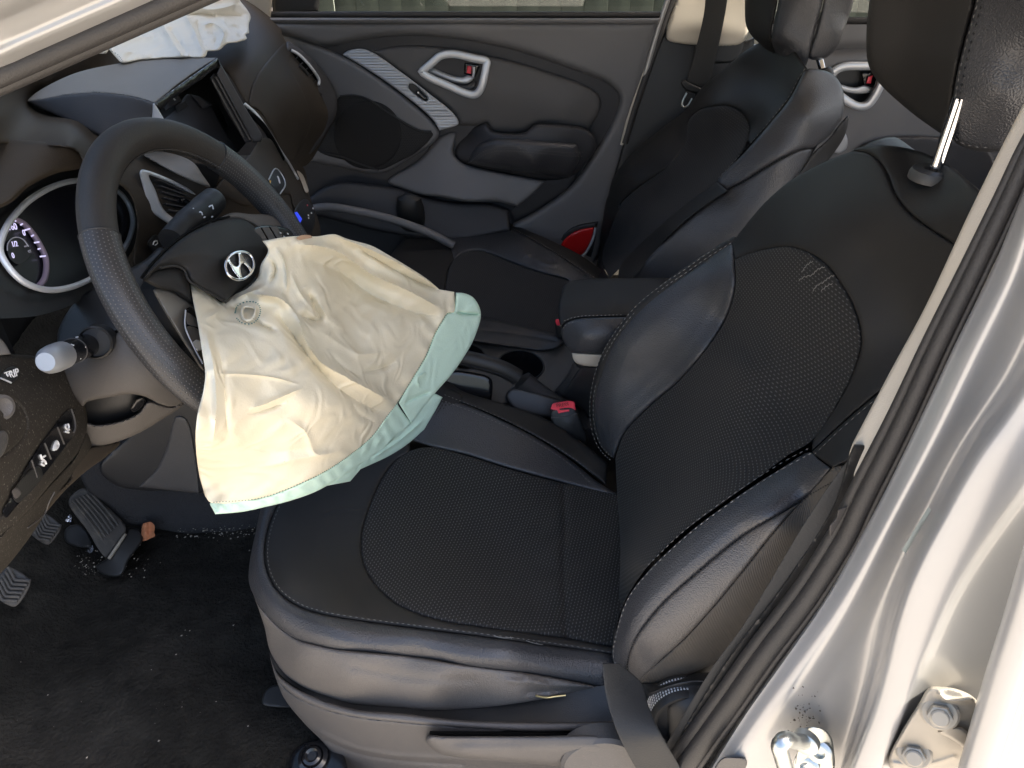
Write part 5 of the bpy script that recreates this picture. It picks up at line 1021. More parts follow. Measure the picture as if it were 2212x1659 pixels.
# silver arc of the centre stack and side fairing
tube('stack_trim', da, m_silver, onto(Z1([(1585, 672), (1660, 740), (1740, 850), (1820, 980), (1880, 1070), (1930, 1160)]), Dda, .010), .0026)
tube('stack_gap', da, m_void, onto(Z1([(1600, 720), (1690, 800), (1760, 900), (1830, 1030)]), Dda, .006), .005)
panel('stack_side', da, m_dash, Z1([(1700, 895), (1760, 905), (1840, 1040), (1920, 1180), (1985, 1300), (1960, 1400), (1900, 1330), (1880, 1260), (1800, 1260), (1700, 1230), (1600, 1200), (1560, 1080), (1620, 1000)]), Dda, lift=.012, roll=(4, .005), grid=6, thick=(-.03, 0, -.02))
hz = panel('button_cluster', da, m_black, Z1([(1740, 1165), (1785, 1090), (1830, 1140), (1848, 1200), (1815, 1258), (1770, 1210)]), Dda, lift=.016, roll=(3, .004), grid=3, thick=(-.02, 0, -.01))
tube('cluster_trim', hz, m_silver, onto(Z1([(1742, 1163), (1786, 1092), (1832, 1142), (1848, 1200), (1816, 1256)]), Dda, .018), .0011)
for a, b, c in (((1800, 1145), (1812, 1185), (.8, .8, .8)),):
    tube('key_mark', hz, m_white, onto(Z1([a, (1806, 1160), b]), Dda, .020), .0014)
panel('amber_mark', hz, M('amber_print', (.75, .42, .05), .5), Z1([(1745, 1165, True), (1758, 1172, True), (1750, 1190, True)]), Dda, lift=.019, grid=3, thick=(0, .001, 0))
panel('stack_cream_trim', da, m_beige, Z1([(1925, 1105), (1960, 1130), (1985, 1190), (2000, 1240), (1985, 1250), (1950, 1170)]), Dda, lift=.02, roll=(3, .004), grid=4, thick=(-.01, .01, 0))
rd = panel('control_panel', da, m_black, Z1([(1905, 1380), (1950, 1300), (1985, 1290), (2020, 1330), (2040, 1400), (2030, 1480), (1980, 1560), (1930, 1500)]), Dda, lift=.016, roll=(4, .006), grid=4, thick=(-.02, .01, 0))
panel('blue_display', rd, lamp('blue_backlight', (.03, .06, .7), 0.25), Z1([(1908, 1378, True), (1925, 1372, True), (1958, 1420, True), (1945, 1445, True)]), Dda, lift=.0185, grid=3, thick=(0, .002, 0))
for p, m in (((1992, 1330), m_red), ((1998, 1395), m_white), ((2000, 1412), m_white), ((2018, 1380), m_white), ((2028, 1350), m_white)):
    panel('control_mark', rd, m, Z1([(p[0]-4, p[1]-6, True), (p[0]+4, p[1]-5, True), (p[0]+5, p[1]+6, True), (p[0]-3, p[1]+5, True)]), Dda, lift=.019, grid=3, thick=(0, .001, 0))
# screen pod: hood, cheek, empty housing
pdm = [(-.67, -.05, .76)]
Dpt = Depth([(60, 217, 'y', -.06), (130, 170, 'y', .02), (267, 135, 'y', .08), (470, 125, 'y', .105), (333, 222, 'y', -.105), (215, 200, 'y', -.085), (330, 170, 'y', .0), (400, 172, 'y', .0)])
panel('pod_hood', da, m_hood, Z1([(178, 655), (215, 615), (300, 560), (500, 470), (800, 407), (1100, 378), (1405, 374, True), (1200, 510), (1002, 668, True), (860, 627), (650, 601), (450, 612), (260, 645)]), Dpt, roll=(5, .006), grid=6, thick=(0, .01, -.02))
Dpk = Depth([(60, 218, 'y', -.06), (150, 204, 'y', -.095), (215, 200, 'y', -.098), (333, 222, 'y', -.108), (330, 260, 'y', -.110), (220, 295, 'y', -.125), (100, 240, 'y', -.09)])
panel('pod_cheek', da, m_doord, Z1([(178, 656), (260, 645), (450, 612), (650, 602), (860, 628), (1000, 669, True), (988, 770), (970, 860), (700, 920), (655, 888), (480, 800), (300, 718)]), Dpk, roll=(4, .005), grid=6, thick=(0, .03, 0))
panel('pod_side_trim', da, m_silver, Z1([(990, 672, True), (1002, 668, True), (1065, 775, True), (985, 778, True)]), Dpk, lift=.002, roll=(2, .003), grid=4, thick=(0, .01, 0))
# housing frame: top rail, right rail, back, floor bits
Dtp = Depth([(333, 222, 'y', -.106), (470, 125, 'y', .106), (350, 245, 'y', -.10), (475, 150, 'y', .10)])
panel('housing_top', da, m_blackg, Z1([(1000, 668, True), (1410, 374, True), (1425, 425, True), (1240, 560), (1120, 640), (1060, 700), (1040, 720, True)]), Dtp, roll=(3, .004), grid=5, thick=(-.03, .0, -.004))
Drl = Depth([(472, 128, 'y', .106), (567, 300, 'y', .106), (515, 320, 'y', .085), (462, 170, 'y', .08)])
panel('housing_right', da, m_doord, Z1([(1412, 378, True), (1440, 430), (1580, 680), (1702, 895), (1690, 920, True), (1640, 925, True), (1540, 740), (1400, 480, True), (1425, 425, True)]), Drl, roll=(3, .004), grid=5, thick=(-.03, 0, 0))
panel('inner_rail', da, m_doord, Z1([(1385, 470, True), (1402, 478), (1500, 660), (1640, 915, True), (1590, 925, True), (1480, 740), (1360, 510, True)]), Drl, lift=-.012, roll=(2, .003), grid=4, thick=(-.02, 0, 0))
for a, b in (((1398, 500), (1620, 905)), ((1375, 520), (1580, 890)), ((1440, 520), (1660, 900))):
    tube('rail_rib', da, m_shield, onto(Z1([a, ((a[0]+b[0])/2, (a[1]+b[1])/2), b]), Drl, -.004), .0018)
Dbk2 = Depth([(350, 250, 'x', -.555), (470, 150, 'x', -.555), (520, 320, 'x', -.50), (360, 280, 'x', -.53)])
panel('housing_back', da, m_black, Z1([(1010, 680, True), (1405, 400, True), (1440, 480), (1600, 920, True), (1540, 990, True), (1300, 900), (1060, 775, True)]), Dbk2, grid=8, thick=(-.01, 0, -.01))
panel('housing_floor', da, M('charcoal_bracket', (.050, .054, .068), .5), Z1([(1065, 772, True), (1150, 700), (1220, 610), (1300, 700, True), (1370, 690, True), (1440, 830, True), (1545, 985, True), (1330, 930), (1180, 850)]), Dbk2, lift=.03, roll=(2, .002), grid=6, thick=(-.005, 0, -.01))
panel('bracket', da, M('charcoal_bracket_b', (.075, .080, .10), .45), Z1([(1235, 612, True), (1290, 625, True), (1380, 680, True), (1315, 705, True)]), Dbk2, lift=.04, roll=(2, .002), grid=4, thick=(-.01, 0, -.01))
panel('clip', da, m_white, Z1([(1110, 628, True), (1120, 626, True), (1142, 648, True), (1130, 652, True)]), Dbk2, lift=.045, grid=3, thick=(-.004, 0, 0))
for q in ([(1050, 680), (1150, 610), (1175, 650), (1075, 720)], [(1130, 690), (1200, 650), (1220, 690), (1150, 730)], [(1400, 640), (1440, 660), (1520, 810), (1480, 820)]):
    panel('housing_clip_block', da, m_doord, Z1([p + (True,) for p in q]), Dbk2, lift=.035, roll=(2, .004), grid=5, thick=(-.02, 0, -.01))
panel('pod_chin', da, m_hood, Z1([(930, 1000), (960, 985), (1060, 985), (1180, 1015), (1260, 1060), (1310, 1130), (1360, 1210), (1300, 1195), (1150, 1130), (1020, 1060)]), Dda, lift=.016, roll=(4, .006), grid=5, thick=(-.02, .02, -.01))
panel('pod_chin_gap', da, m_void, Z1([(1265, 1060), (1330, 1070), (1420, 1130), (1380, 1220), (1340, 1170)]), Dda, lift=.010, grid=5, thick=(-.01, 0, 0))
panel('stack_upper', da, m_dash, Z1([(1390, 1230), (1480, 1130), (1590, 1045), (1640, 1030), (1700, 1200), (1650, 1330), (1560, 1330), (1470, 1280)]), Dda, lift=.010, roll=(4, .005), grid=6, thick=(-.02, 0, -.01))
# driver side centre vent: silver bezel and slats
bz_o = Z1([(905, 1120), (915, 1100), (950, 1103), (1100, 1160), (1300, 1265), (1420, 1345), (1530, 1420), (1500, 1460), (1350, 1470), (1165, 1485), (1060, 1430), (980, 1370), (950, 1330), (930, 1230)])
bz_i = Z1([(965, 1135), (1000, 1145), (1120, 1195), (1300, 1290), (1400, 1350), (1490, 1420), (1440, 1440), (1300, 1440), (1180, 1440), (1100, 1395), (1050, 1340), (1010, 1240)])
Dvb = Depth([(310, 375, 'y', -.17), (420, 420, 'y', -.10), (500, 475, 'y', -.06), (390, 490, 'y', -.14), (330, 440, 'y', -.165)])
panel('vent_bezel', da, m_silver, bz_o, Dvb, holes=[bz_i], lift=.012, roll=(5, .006), grid=4, thick=(-.02, .005, 0))
panel('vent_well', da, m_void, bz_o, Dvb, lift=-.03, grid=8, thick=(-.01, 0, 0))
for k in range(6):
    f = k/5.5; a = (1000 + 75*f, 1165 + 220*f); b = (1330 + 120*f, 1320 + 110*f)
    tube('vent_slat', da, m_doord, onto(Z1([a, ((a[0]+b[0])/2, (a[1]+b[1])/2 - 4), b]), Dvb, .000), .0062, sec=[(1, .14), (-1, .14), (-1, -.14), (1, -.14)], nrm=(.75, -.5, .45))
tube('vent_tab', da, m_blackg, onto(Z1([(1165, 1300), (1190, 1295), (1240, 1330)]), Dvb, .010), .0035)
panel('fog_switch', da, m_black, Z1([(955, 1580), (1005, 1520), (1070, 1570), (1010, 1640)]), Dda, lift=.010, roll=(3, .004), grid=4, thick=(-.02, 0, 0))
tube('switch_icon', da, m_white, onto(Z1([(992, 1585), (1000, 1565), (1018, 1562), (1022, 1575), (1005, 1590)]), Dda, .014), .0008)
# instrument binnacle: hood, deep wall, dial
Dhd = Depth([(-60, 300, 'z', .792), (70, 303, 'z', .79), (165, 318, 'z', .775), (-60, 420, 'z', .765), (60, 400, 'z', .76), (180, 350, 'z', .755)])
panel('binnacle_hood', da, m_dash, [(-70, 300, True), (0, 300), (70, 304), (160, 318), (182, 340), (178, 360), (120, 375), (60, 405), (20, 440), (-70, 470, True)], Dhd, roll=(10, .014), grid=6, thick=(-.03, 0, -.02))
Dcl = Depth([(0, 540, 'x', -.52), (150, 395, 'x', -.545), (287, 470, 'x', -.54), (100, 626, 'x', -.50), (230, 600, 'x', -.50), (150, 510, 'x', -.525)])
panel('binnacle_wall', da, m_black, [(-70, 440, True), (20, 425), (80, 385), (150, 365), (230, 375), (290, 420), (300, 500), (260, 580), (190, 640), (90, 680), (-70, 690, True)], Dcl, lift=-.012, grid=9, thick=(-.01, 0, -.01))
rg = spline([(0, 540), (6, 508), (20, 480), (42, 453), (67, 430), (117, 402), (168, 390), (215, 395), (255, 413), (278, 442), (287, 477), (281, 510), (266, 540), (235, 578), (197, 602), (150, 621), (100, 626), (50, 608), (16, 574)], 4, True)
tube('dial_ring', da, m_silver, Dcl(rg[:, 0], rg[:, 1], .012), .0034, k=10, closed=True)
df = panel('dial_face', da, m_dial, [tuple(p) for p in rg[::4]], Dcl, lift=-.004, grid=8, thick=(-.01, 0, 0))
def dash_line(pts, m, r, lift=0.0): tube('dial_mark', df, m, onto(pts, Dcl, lift), r)
dash_line(Z4([(90, 35), (150, 65), (210, 130), (260, 210), (295, 290), (300, 360), (285, 430), (250, 475)]), M('scale_band', (.22, .17, .22), .4), .0032, .002)
m_glow = lamp('dial_backlight', (.62, .58, .85), .22)
for a, b in (((85, 42), (102, 50)), ((160, 110), (192, 100)), ((225, 190), (258, 185)), ((262, 280), (300, 276)), ((135, 75), (145, 68)), ((205, 148), (216, 142)), ((248, 232), (260, 228))):
    dash_line(Z4([a, ((a[0]+b[0])/2, (a[1]+b[1])/2), b]), m_glow, .0009, .005)
def dtxt(s, p, sz):
    q = Z4([p])[0]; c = Dcl(q[0], q[1], .003)[0]; text('dial_numeral', df, m_glow, s, c, (0, .93, -.35), (-.15, .35, .92), sz*.9)
dtxt("160", (80, 88), .0115); dtxt("0", (155, 128), .010); dtxt("1/2", (95, 200), .009); dtxt("0", (85, 275), .009)
dash_line(Z4([(48, 240), (50, 200), (75, 165), (110, 155), (150, 170), (185, 215)]), m_dialw, .0006, .003)
dash_line(Z4([(160, 215), (172, 212)]), m_dialw, .0008, .003); dash_line(Z4([(55, 360), (66, 368)]), m_red, .0007, .003)
panel('fuel_plate', df, m_black, Z4([(45, 230), (60, 180), (110, 158), (165, 178), (205, 235), (190, 280), (120, 330), (70, 300)]), Dcl, lift=.0005, grid=6, thick=(-.003, 0, 0))
dash_line(Z4([(184, 245), (196, 238), (200, 250), (188, 252)]), m_dialw, .0006, .003)
# ------------------------------------------------------------ steering column with stalks
sc_ = empty('steering_column', WC - WN*.16, "grey brown steering column shroud with two control stalks behind the wheel", "steering column")
Dco = Depth([(130, 730, 'y', -.395), (180, 660, 'y', -.375), (230, 600, 'y', -.345), (330, 560, 'y', -.30), (160, 800, 'y', -.435), (250, 740, 'y', -.425), (260, 830, 'y', -.445), (350, 830, 'y', -.425), (390, 870, 'y', -.40), (300, 900, 'y', -.43), (200, 960, 'y', -.43), (330, 930, 'y', -.405)])
panel('upper_shroud', sc_, m_black, Z4([(370, 800), (385, 740), (430, 650), (520, 540), (640, 460), (780, 390), (940, 300), (1040, 220), (1080, 260), (960, 420), (900, 560), (850, 690), (755, 772), (690, 805), (560, 900), (400, 900)]), Dco, roll=(7, .01), grid=6, thick=(-.02, .04, 0))
panel('lower_shroud', sc_, m_col, Z4([(395, 1050), (420, 950), (560, 880), (690, 808), (760, 772), (900, 700), (1100, 880), (1250, 1080), (1200, 1215), (1110, 1252), (1050, 1240), (930, 1185), (830, 1172), (720, 1190), (560, 1225), (540, 1250), (470, 1180)]), Dco, lift=.002, roll=(7, .01), grid=6, thick=(-.01, .04, 0))
panel('slot', sc_, m_black, Z4([(545, 1235), (720, 1180), (850, 1165), (930, 1180), (955, 1215), (900, 1290), (780, 1350), (600, 1375), (555, 1340)]), Dco, lift=-.03, grid=6, thick=(-.02, .02, 0))
panel('tilt_lever', sc_, m_blackg, Z4([(870, 1290), (840, 1275), (880, 1205), (930, 1190), (945, 1215), (920, 1262)]), Dco, lift=-.008, roll=(5, .008), grid=4, thick=(-.01, .02, 0))
panel('column_bottom', sc_, m_col, Z4([(540, 1355), (620, 1370), (780, 1345), (900, 1290), (960, 1220), (1050, 1240), (1110, 1252), (1195, 1215), (1190, 1240), (1060, 1330), (900, 1425), (760, 1480), (640, 1510), (535, 1535), (525, 1440)]), Dco, lift=-.004, roll=(6, .01), grid=6, thick=(-.01, .05, 0))
def stalk(pts, name):
    return spline([tuple(at(a, b, 'y', y)) for a, b, y in pts], .006)
L = stalk([(230, 722, -.38), (200, 741, -.425), (160, 757, -.465), (125, 771, -.505), (98, 782, -.535)], 'left'); n = len(L)
ax = (L[-1]-L[0])/np.linalg.norm(L[-1]-L[0])
lathe('stalk_socket', sc_, m_black, at(203, 741, 'y', -.44), ax, [(.0185, -.02), (.0185, -.002), (.0165, 0), (.0155, -.004), (0, -.004)], 36)
st = tube('light_stalk', sc_, m_blackg, L[:int(n*.86)], np.interp(np.linspace(0, 1, int(n*.86)), [0, .3, .45, .5, 1], [.0155, .0150, .0125, .0130, .0125]), k=28)
tube('stalk_tip', st, m_tip, L[int(n*.72):], np.interp(np.linspace(0, 1, n-int(n*.72)), [0, .5, .8, 1], [.0142, .0142, .0130, .009]), k=24, sec=[(math.cos(a), math.sin(a)*.95) for a in np.linspace(0, 2*np.pi, 24, endpoint=False)])
tube('stalk_ring', st, m_shield, [L[int(n*.52)] - ax*.0, L[int(n*.52)] + ax*.0012], .0136, k=28)
def stmark(z, m=m_white, r=.0007, yv=-.48):
    tube('stalk_mark', st, m, onto(Z4(z), plane('y', yv), .016), r)
stmark([(425, 900), (440, 893), (448, 908), (436, 920), (424, 912)]); stmark([(415, 885), (420, 890)]); stmark([(450, 925), (456, 932)]); stmark([(418, 925), (412, 932)]); stmark([(452, 890), (458, 884)])
stmark([(498, 885), (512, 895)], yv=-.465); stmark([(505, 880), (506, 902)], yv=-.465); stmark([(545, 865), (556, 868)], yv=-.45); stmark([(548, 880), (556, 885)], yv=-.45); stmark([(512, 935), (520, 930), (522, 942), (512, 946)], yv=-.465); stmark([(492, 945), (497, 950)], yv=-.465); stmark([(548, 925), (560, 915)], yv=-.45); stmark([(492, 805), (506, 800)], yv=-.44); stmark([(515, 825), (535, 830)], yv=-.44); stmark([(458, 850), (480, 856)], yv=-.47)
L = stalk([(370, 520, -.28), (393, 493, -.25), (420, 470, -.215), (445, 448, -.18), (467, 428, -.15)], 'right'); n = len(L)
st2 = tube('wiper_stalk', sc_, m_black, L, np.interp(np.linspace(0, 1, n), [0, .3, .34, .66, .70, .95, 1], [.016, .0155, .0175, .0175, .0185, .0175, .012]), k=28)
for z in ([(1280, 1385), (1300, 1372), (1312, 1390), (1292, 1400), (1280, 1385)], [(1355, 1340), (1375, 1330), (1382, 1355)], [(1318, 1412), (1330, 1405)], [(1345, 1440), (1355, 1436)], [(1372, 1408), (1378, 1402)], [(1215, 1450), (1262, 1478)], [(1222, 1440), (1270, 1468)], [(1180, 1500), (1192, 1506)], [(1200, 1480), (1210, 1482)], [(1230, 1370), (1255, 1350)], [(1180, 1440), (1200, 1450)]):
    tube('stalk_mark', st2, m_white, onto(Z1(z), plane('y', -.20), .026), .0009)
# ------------------------------------------------------------ knee panel with switches
kp = empty('knee_panel', at(60, 1150, 'x', -.45), "dusty black switch panel with trip button below the dial, left of the column", "switch panel")
Dkn = Depth([(-60, 760, 'x', -.50), (60, 770, 'x', -.505), (150, 800, 'x', -.505), (185, 870, 'x', -.50), (-60, 900, 'x', -.465), (80, 900, 'x', -.475), (150, 960, 'x', -.485), (-60, 1050, 'x', -.455), (60, 1080, 'x', -.47), (-60, 1230, 'x', -.47)])
sws = Z4([(15, 1940), (60, 1850), (200, 1590), (330, 1400), (450, 1262), (480, 1275), (492, 1330), (490, 1420), (420, 1520), (330, 1640), (230, 1760), (100, 1910), (40, 1975)])
panel('panel_skin', kp, m_dashd, [(-80, 765, True), (20, 765), (80, 770), (128, 785), (150, 815), (172, 850), (186, 885), (188, 925), (176, 965), (150, 1000), (110, 1045), (60, 1105), (20, 1150), (-80, 1240, True)], Dkn, roll=(9, .012), grid=6, thick=(-.03, .01, 0),
      ridges=[(Z4([(0, 1180), (90, 1210), (150, 1280), (175, 1370), (150, 1450), (60, 1540), (0, 1580)]), 3, -.003), (Z4([(0, 1975), (60, 1840), (200, 1600), (330, 1420), (440, 1290), (480, 1265)]), 4, -.004)])
strip = panel('switch_strip', kp, m_blackg, sws, Dkn, lift=.002, roll=(3, .004), grid=4, thick=(-.02, 0, 0))
for a, b in (((372, 1385), (415, 1495)), ((290, 1490), (330, 1592)), ((205, 1600), (240, 1710))):
    tube('switch_divider', strip, m_shield, onto(Z4([a, ((a[0]+b[0])/2, (a[1]+b[1])/2), b]), Dkn, .0035), .0008)
tube('strip_trim', strip, m_shield, onto(Z4([(462, 1268), (482, 1330), (488, 1390), (478, 1420)]), Dkn, .004), .0010)
def icon(lines):
    for l in lines: tube('switch_icon', strip, m_white, onto(Z4(l), Dkn, .0035), .0011, k=6)
icon([[(428, 1370), (422, 1385), (434, 1400)], [(440, 1365), (446, 1385), (438, 1410)], [(425, 1415), (445, 1420)], [(428, 1395), (448, 1402)]])
icon([[(345, 1530), (352, 1500), (366, 1475), (380, 1500), (362, 1530), (345, 1532)], [(350, 1535), (372, 1485)]])
icon([[(262, 1565), (270, 1590), (285, 1600)], [(272, 1610), (290, 1605), (298, 1625)], [(268, 1625), (285, 1635)], [(280, 1580), (292, 1572)]])
di = panel('dimmer', strip, m_black, [(26, 1068), (70, 1012), (84, 1008), (92, 1020), (90, 1034), (50, 1078), (38, 1086)], Dkn, lift=.004, roll=(2, .003), grid=3, thick=(-.01, 0, 0))
panel('dimmer_wheel', strip, m_shield, [(25, 1061), (36, 1053), (46, 1066), (34, 1077)], Dkn, lift=.008, roll=(2, .004), grid=3, thick=(-.01, 0, 0))
icon([[(44, 1056), (50, 1051)], [(54, 1044), (60, 1038), (64, 1044), (58, 1048)], [(64, 1030), (70, 1026)], [(65, 1026), (69, 1031)]])
tb = panel('trip_button', kp, m_black, Z4([(2, 1060), (40, 1010), (75, 993), (118, 1005), (130, 1035), (100, 1085), (70, 1100), (25, 1085)]), Dkn, lift=.004, roll=(3, .004), grid=3.5, thick=(-.02, 0, 0))
tube('button_trim', tb, m_silver, onto(Z4([(4, 1068), (40, 1083), (72, 1098)]), Dkn, .006), .0009)
q = Z4([(78, 1044)])[0]; text('trip_lettering', tb, m_white, "TRIP", Dkn(q[0], q[1], .0062)[0], (0, .93, -.37), (-.1, .37, .92), .0108)
lathe('trim_screw', kp, m_shield, Dkn(1, 880)[0], (.9, -.35, .2), [(.012, -.004), (.012, .003), (.009, .004), (.006, .002), (0, .002)], 24)
panel('bonnet_pull', kp, m_pedal, [(-20, 950), (8, 930), (18, 945), (4, 985), (-20, 1000)], Dkn, lift=.02, roll=(4, .006), grid=4, thick=(-.03, 0, 0))
Dlk = Depth([(-60, 1240, 'x', -.47), (60, 1105, 'x', -.475), (176, 965, 'x', -.49), (180, 930, 'x', -.492), (100, 1120, 'x', -.52), (30, 1240, 'x', -.52), (190, 1010, 'x', -.53), (240, 960, 'x', -.54)])
panel('lower_lip', kp, m_dashd, [(-70, 1262, True), (0, 1160), (60, 1100), (120, 1035), (165, 985), (186, 935), (200, 975), (190, 1000), (150, 1040), (115, 1080), (85, 1130), (50, 1180), (0, 1240), (-70, 1300, True)], Dlk, roll=(7, .01), grid=6, thick=(-.04, .01, 0))
tube('scratch', kp, m_shield, onto([(118, 1062), (106, 1085), (96, 1110), (60, 1140)], Dlk, .002), .0008)
panel('under_dash_cover', kp, m_dash, [(160, 985), (200, 965), (260, 955), (225, 990), (190, 1015), (140, 1060), (95, 1110), (110, 1075), (150, 1035)], Depth([(160, 985, 'x', -.51), (260, 955, 'x', -.50), (100, 1105, 'x', -.51)]), roll=(5, .008), grid=6, thick=(-.04, 0, .0))
box('panel_body', kp, m_black, (-.66, -.565, .60), (.26, .23, .19), bevel=.02)
# silver end of the dash by the door, at the left border
panel('dash_end', kp, m_hood, [(-60, 690, True), (5, 735), (24, 765, True), (-60, 775, True)], Dkn, lift=.006, roll=(4, .005), grid=6, thick=(-.02, 0, 0))
# ------------------------------------------------------------ deflated passenger airbag on the dash
pa = empty('passenger_airbag', at(430, 120, 'y', .25), "crumpled white passenger airbag lying on top of the dashboard by the windshield", "airbag")
Dpa = Depth([(240, 105, 'z', .80), (300, 128, 'z', .785), (440, 118, 'z', .785), (520, 85, 'z', .78), (535, 40, 'y', .40), (480, 0, 'y', .36), (380, 60, 'y', .22), (300, 90, 'y', .16), (440, 60, 'y', .26), (510, 10, 'y', .40), (480, -60, 'y', .40), (300, 0, 'y', .30)])
RZ = lambda p, w_, a, e=12: (Z1(p), w_, a, e)
panel('bag_cloth', pa, m_bagw, Z1([(600, 345), (660, 300), (800, 200), (1000, 100), (1200, -60), (1500, -90), (1560, 10), (1600, 60), (1625, 110), (1612, 160), (1615, 215, True), (1590, 225), (1600, 250), (1540, 275), (1470, 285), (1420, 325), (1345, 332, True), (1330, 368), (1180, 372), (900, 392), (790, 407), (750, 370), (705, 320, True), (690, 345), (640, 348)]), Dpa, roll=(7, .014), grid=4, thick=(0, .012, -.01),
      ridges=[RZ([(1040, 130), (1090, 220), (1150, 320), (1190, 370)], 9, .016), RZ([(1090, 170), (1160, 270), (1220, 360)], 7, -.012), RZ([(1190, 80), (1250, 180), (1300, 300), (1325, 360)], 8, .016), RZ([(1270, 130), (1290, 210), (1330, 300)], 6, -.016), RZ([(1300, 170), (1380, 150), (1450, 210), (1420, 310)], 6, .016), RZ([(1340, 210), (1400, 240), (1380, 310)], 6, -.014),
              RZ([(1430, 110), (1480, 180), (1560, 240)], 6, .013), RZ([(1400, 90), (1500, 100), (1600, 110)], 7, -.012), RZ([(1480, 160), (1550, 190), (1600, 220)], 5, -.010), RZ([(740, 320), (850, 340), (1000, 360)], 7, .008), RZ([(780, 260), (900, 240), (1000, 240)], 10, .010), RZ([(1250, 40), (1350, 60), (1450, 50), (1540, 20)], 7, .012), RZ([(1200, 100), (1300, 90), (1400, 100)], 5, -.012)],
      fn=lambda x, y, d: .0018*np.sin(x/7.0+1.4*np.sin(y/9.0))*np.sin(y/8.0+1.2*np.sin(x/11.0)))
stitches('hem_thread', pa, m_thread, Z1([(720, 330), (760, 352), (800, 400)]), Dpa, .004, .003, .002, .0007)
# ------------------------------------------------------------ pedals
def padf(name, o, pts, D, ribs, thick=(0, .01, -.012), mat=None):
    panel(name, o, mat or m_pedal, pts, D, roll=(4, .004), grid=4, thick=thick)
ac = empty('accelerator_pedal', at(240, 1210, 'z', .02), "long ribbed accelerator pedal rising from the carpet beside the tunnel", "pedal")
Dac = Depth([(183, 1060, 'z', .125), (150, 1085, 'z', .125), (262, 1135, 'z', .060), (227, 1200, 'z', .035), (205, 1150, 'z', .075)])
panel('pedal_plate', ac, m_pedal, Z7([(365, 265), (380, 225), (450, 185), (520, 240), (660, 375), (670, 410), (620, 480), (565, 552), (530, 520), (470, 420)]), Dac, roll=(4, .004), grid=4, thick=(0, .01, -.015))
for k in range(6):
    f = k/5; a = (385 + 95*f, 250 - 40*f); b = (545 + 82*f, 462 - 82*f)
    tube('rib', ac, m_pedal, onto(Z7([a, ((a[0]+b[0])/2+4, (a[1]+b[1])/2-4), b]), Dac, .003), .0022, k=6)
panel('pedal_base', ac, m_black, Z7([(565, 560), (640, 460), (690, 395), (745, 410), (760, 455), (735, 500), (690, 560), (640, 650), (540, 640), (510, 600)]), Depth([(230, 1205, 'z', .030), (300, 1150, 'z', .035), (255, 1240, 'z', .018), (215, 1225, 'z', .02)]), roll=(5, .006), grid=5, thick=(0, 0, -.02))
tube('dirt_ridge', ac, m_crumb, onto(Z7([(580, 560), (620, 500), (665, 430)]), Depth([(230, 1205, 'z', .034), (300, 1150, 'z', .040), (255, 1240, 'z', .024)])), .0030, k=6)
panel('pedal_back', ac, m_black, Z7([(350, 400), (420, 380), (490, 470), (480, 500), (350, 470)]), plane('z', .05), roll=(4, .006), grid=5, thick=(0, 0, -.05))
def pad(name, lab, c, ang, hw, hh, z, tilt):
    e = empty(name, at(c[0], c[1], 'z', z - .03), lab, "pedal", "clutch and brake pedals")
    D = Depth([(c[0]-40, c[1]-40, 'z', z+tilt), (c[0]+40, c[1]-40, 'z', z+tilt), (c[0], c[1]+40, 'z', z-tilt)])
    ca, sa = math.cos(ang), math.sin(ang)
    f = lambda u, v: (c[0] + u*ca - v*sa, c[1] + u*sa + v*ca)
    panel('pad', e, m_pedal, [f(-hw, -hh*.7), f(-hw*.8, -hh), f(hw*.8, -hh), f(hw, -hh*.7), f(hw, hh*.7), f(hw*.8, hh), f(-hw*.8, hh), f(-hw, hh*.7)], D, roll=(4, .004), grid=4, thick=(-.005, .012, -.012))
    for k in range(6):
        v = -hh*.75 + k*hh*1.5/5
        tube('chevron', e, m_pedal, onto([f(-hw*.85, v - hh*.22), f(-hw*.4, v - .02), f(0, v + hh*.2), f(hw*.4, v), f(hw*.85, v - hh*.22)], D, .002), .0024, k=6)
    p = at(c[0], c[1], 'z', z)
    tube('arm', e, m_black, [p + np.array([-.02, .02, -.004]), p + np.array([-.06, .05, .05]), p + np.array([-.12, .08, .22])], .009)
pad('brake_pedal', "small dusty brake pedal pad with chevron ribs, partly behind the switch panel", (98, 1143), .62, 27, 26, .16, .02)
pad('clutch_pedal', "dusty clutch pedal pad with chevron ribs at the bottom of the switch panel", (24, 1268), .55, 33, 34, .18, .02)
# ------------------------------------------------------------ tunnel side in the driver footwell
Dtu = Depth([(200, 1000, 'y', -.16), (400, 930, 'y', -.125), (560, 960, 'y', -.125), (300, 1060, 'y', -.14), (480, 1060, 'y', -.13), (560, 1130, 'z', .018), (420, 1140, 'z', .02), (330, 1120, 'z', .04), (560, 1080, 'y', -.13), (250, 950, 'y', -.14)])
tu = empty('tunnel_side', at(450, 1130, 'z', 0), "dark blue grey carpeted tunnel side beside the pedals", "trim panel")
panel('tunnel_carpet', tu, m_tunnel, [(190, 1060), (170, 1000), (230, 950), (300, 920), (380, 890), (480, 880), (640, 900), (700, 1000), (640, 1160), (560, 1165), (480, 1150), (400, 1152), (330, 1140), (270, 1130), (230, 1090)], Dtu, roll=(8, .01), grid=8, thick=(-.0, .03, -.01))
panel('console_flank', tu, m_consb, [(340, 860), (430, 870), (640, 900), (650, 1010), (560, 1075), (480, 1068), (390, 1062), (250, 1048), (215, 1010), (290, 930)], Dtu, lift=.012, roll=(6, .008), grid=8, thick=(0, .02, 0))
panel('flank_panel', tu, m_shield, [(380, 900), (402, 905), (425, 1000), (432, 1066, True), (300, 1052, True), (340, 1010), (362, 960)], Dtu, lift=.016, roll=(4, .005), grid=8, thick=(0, .02, 0))
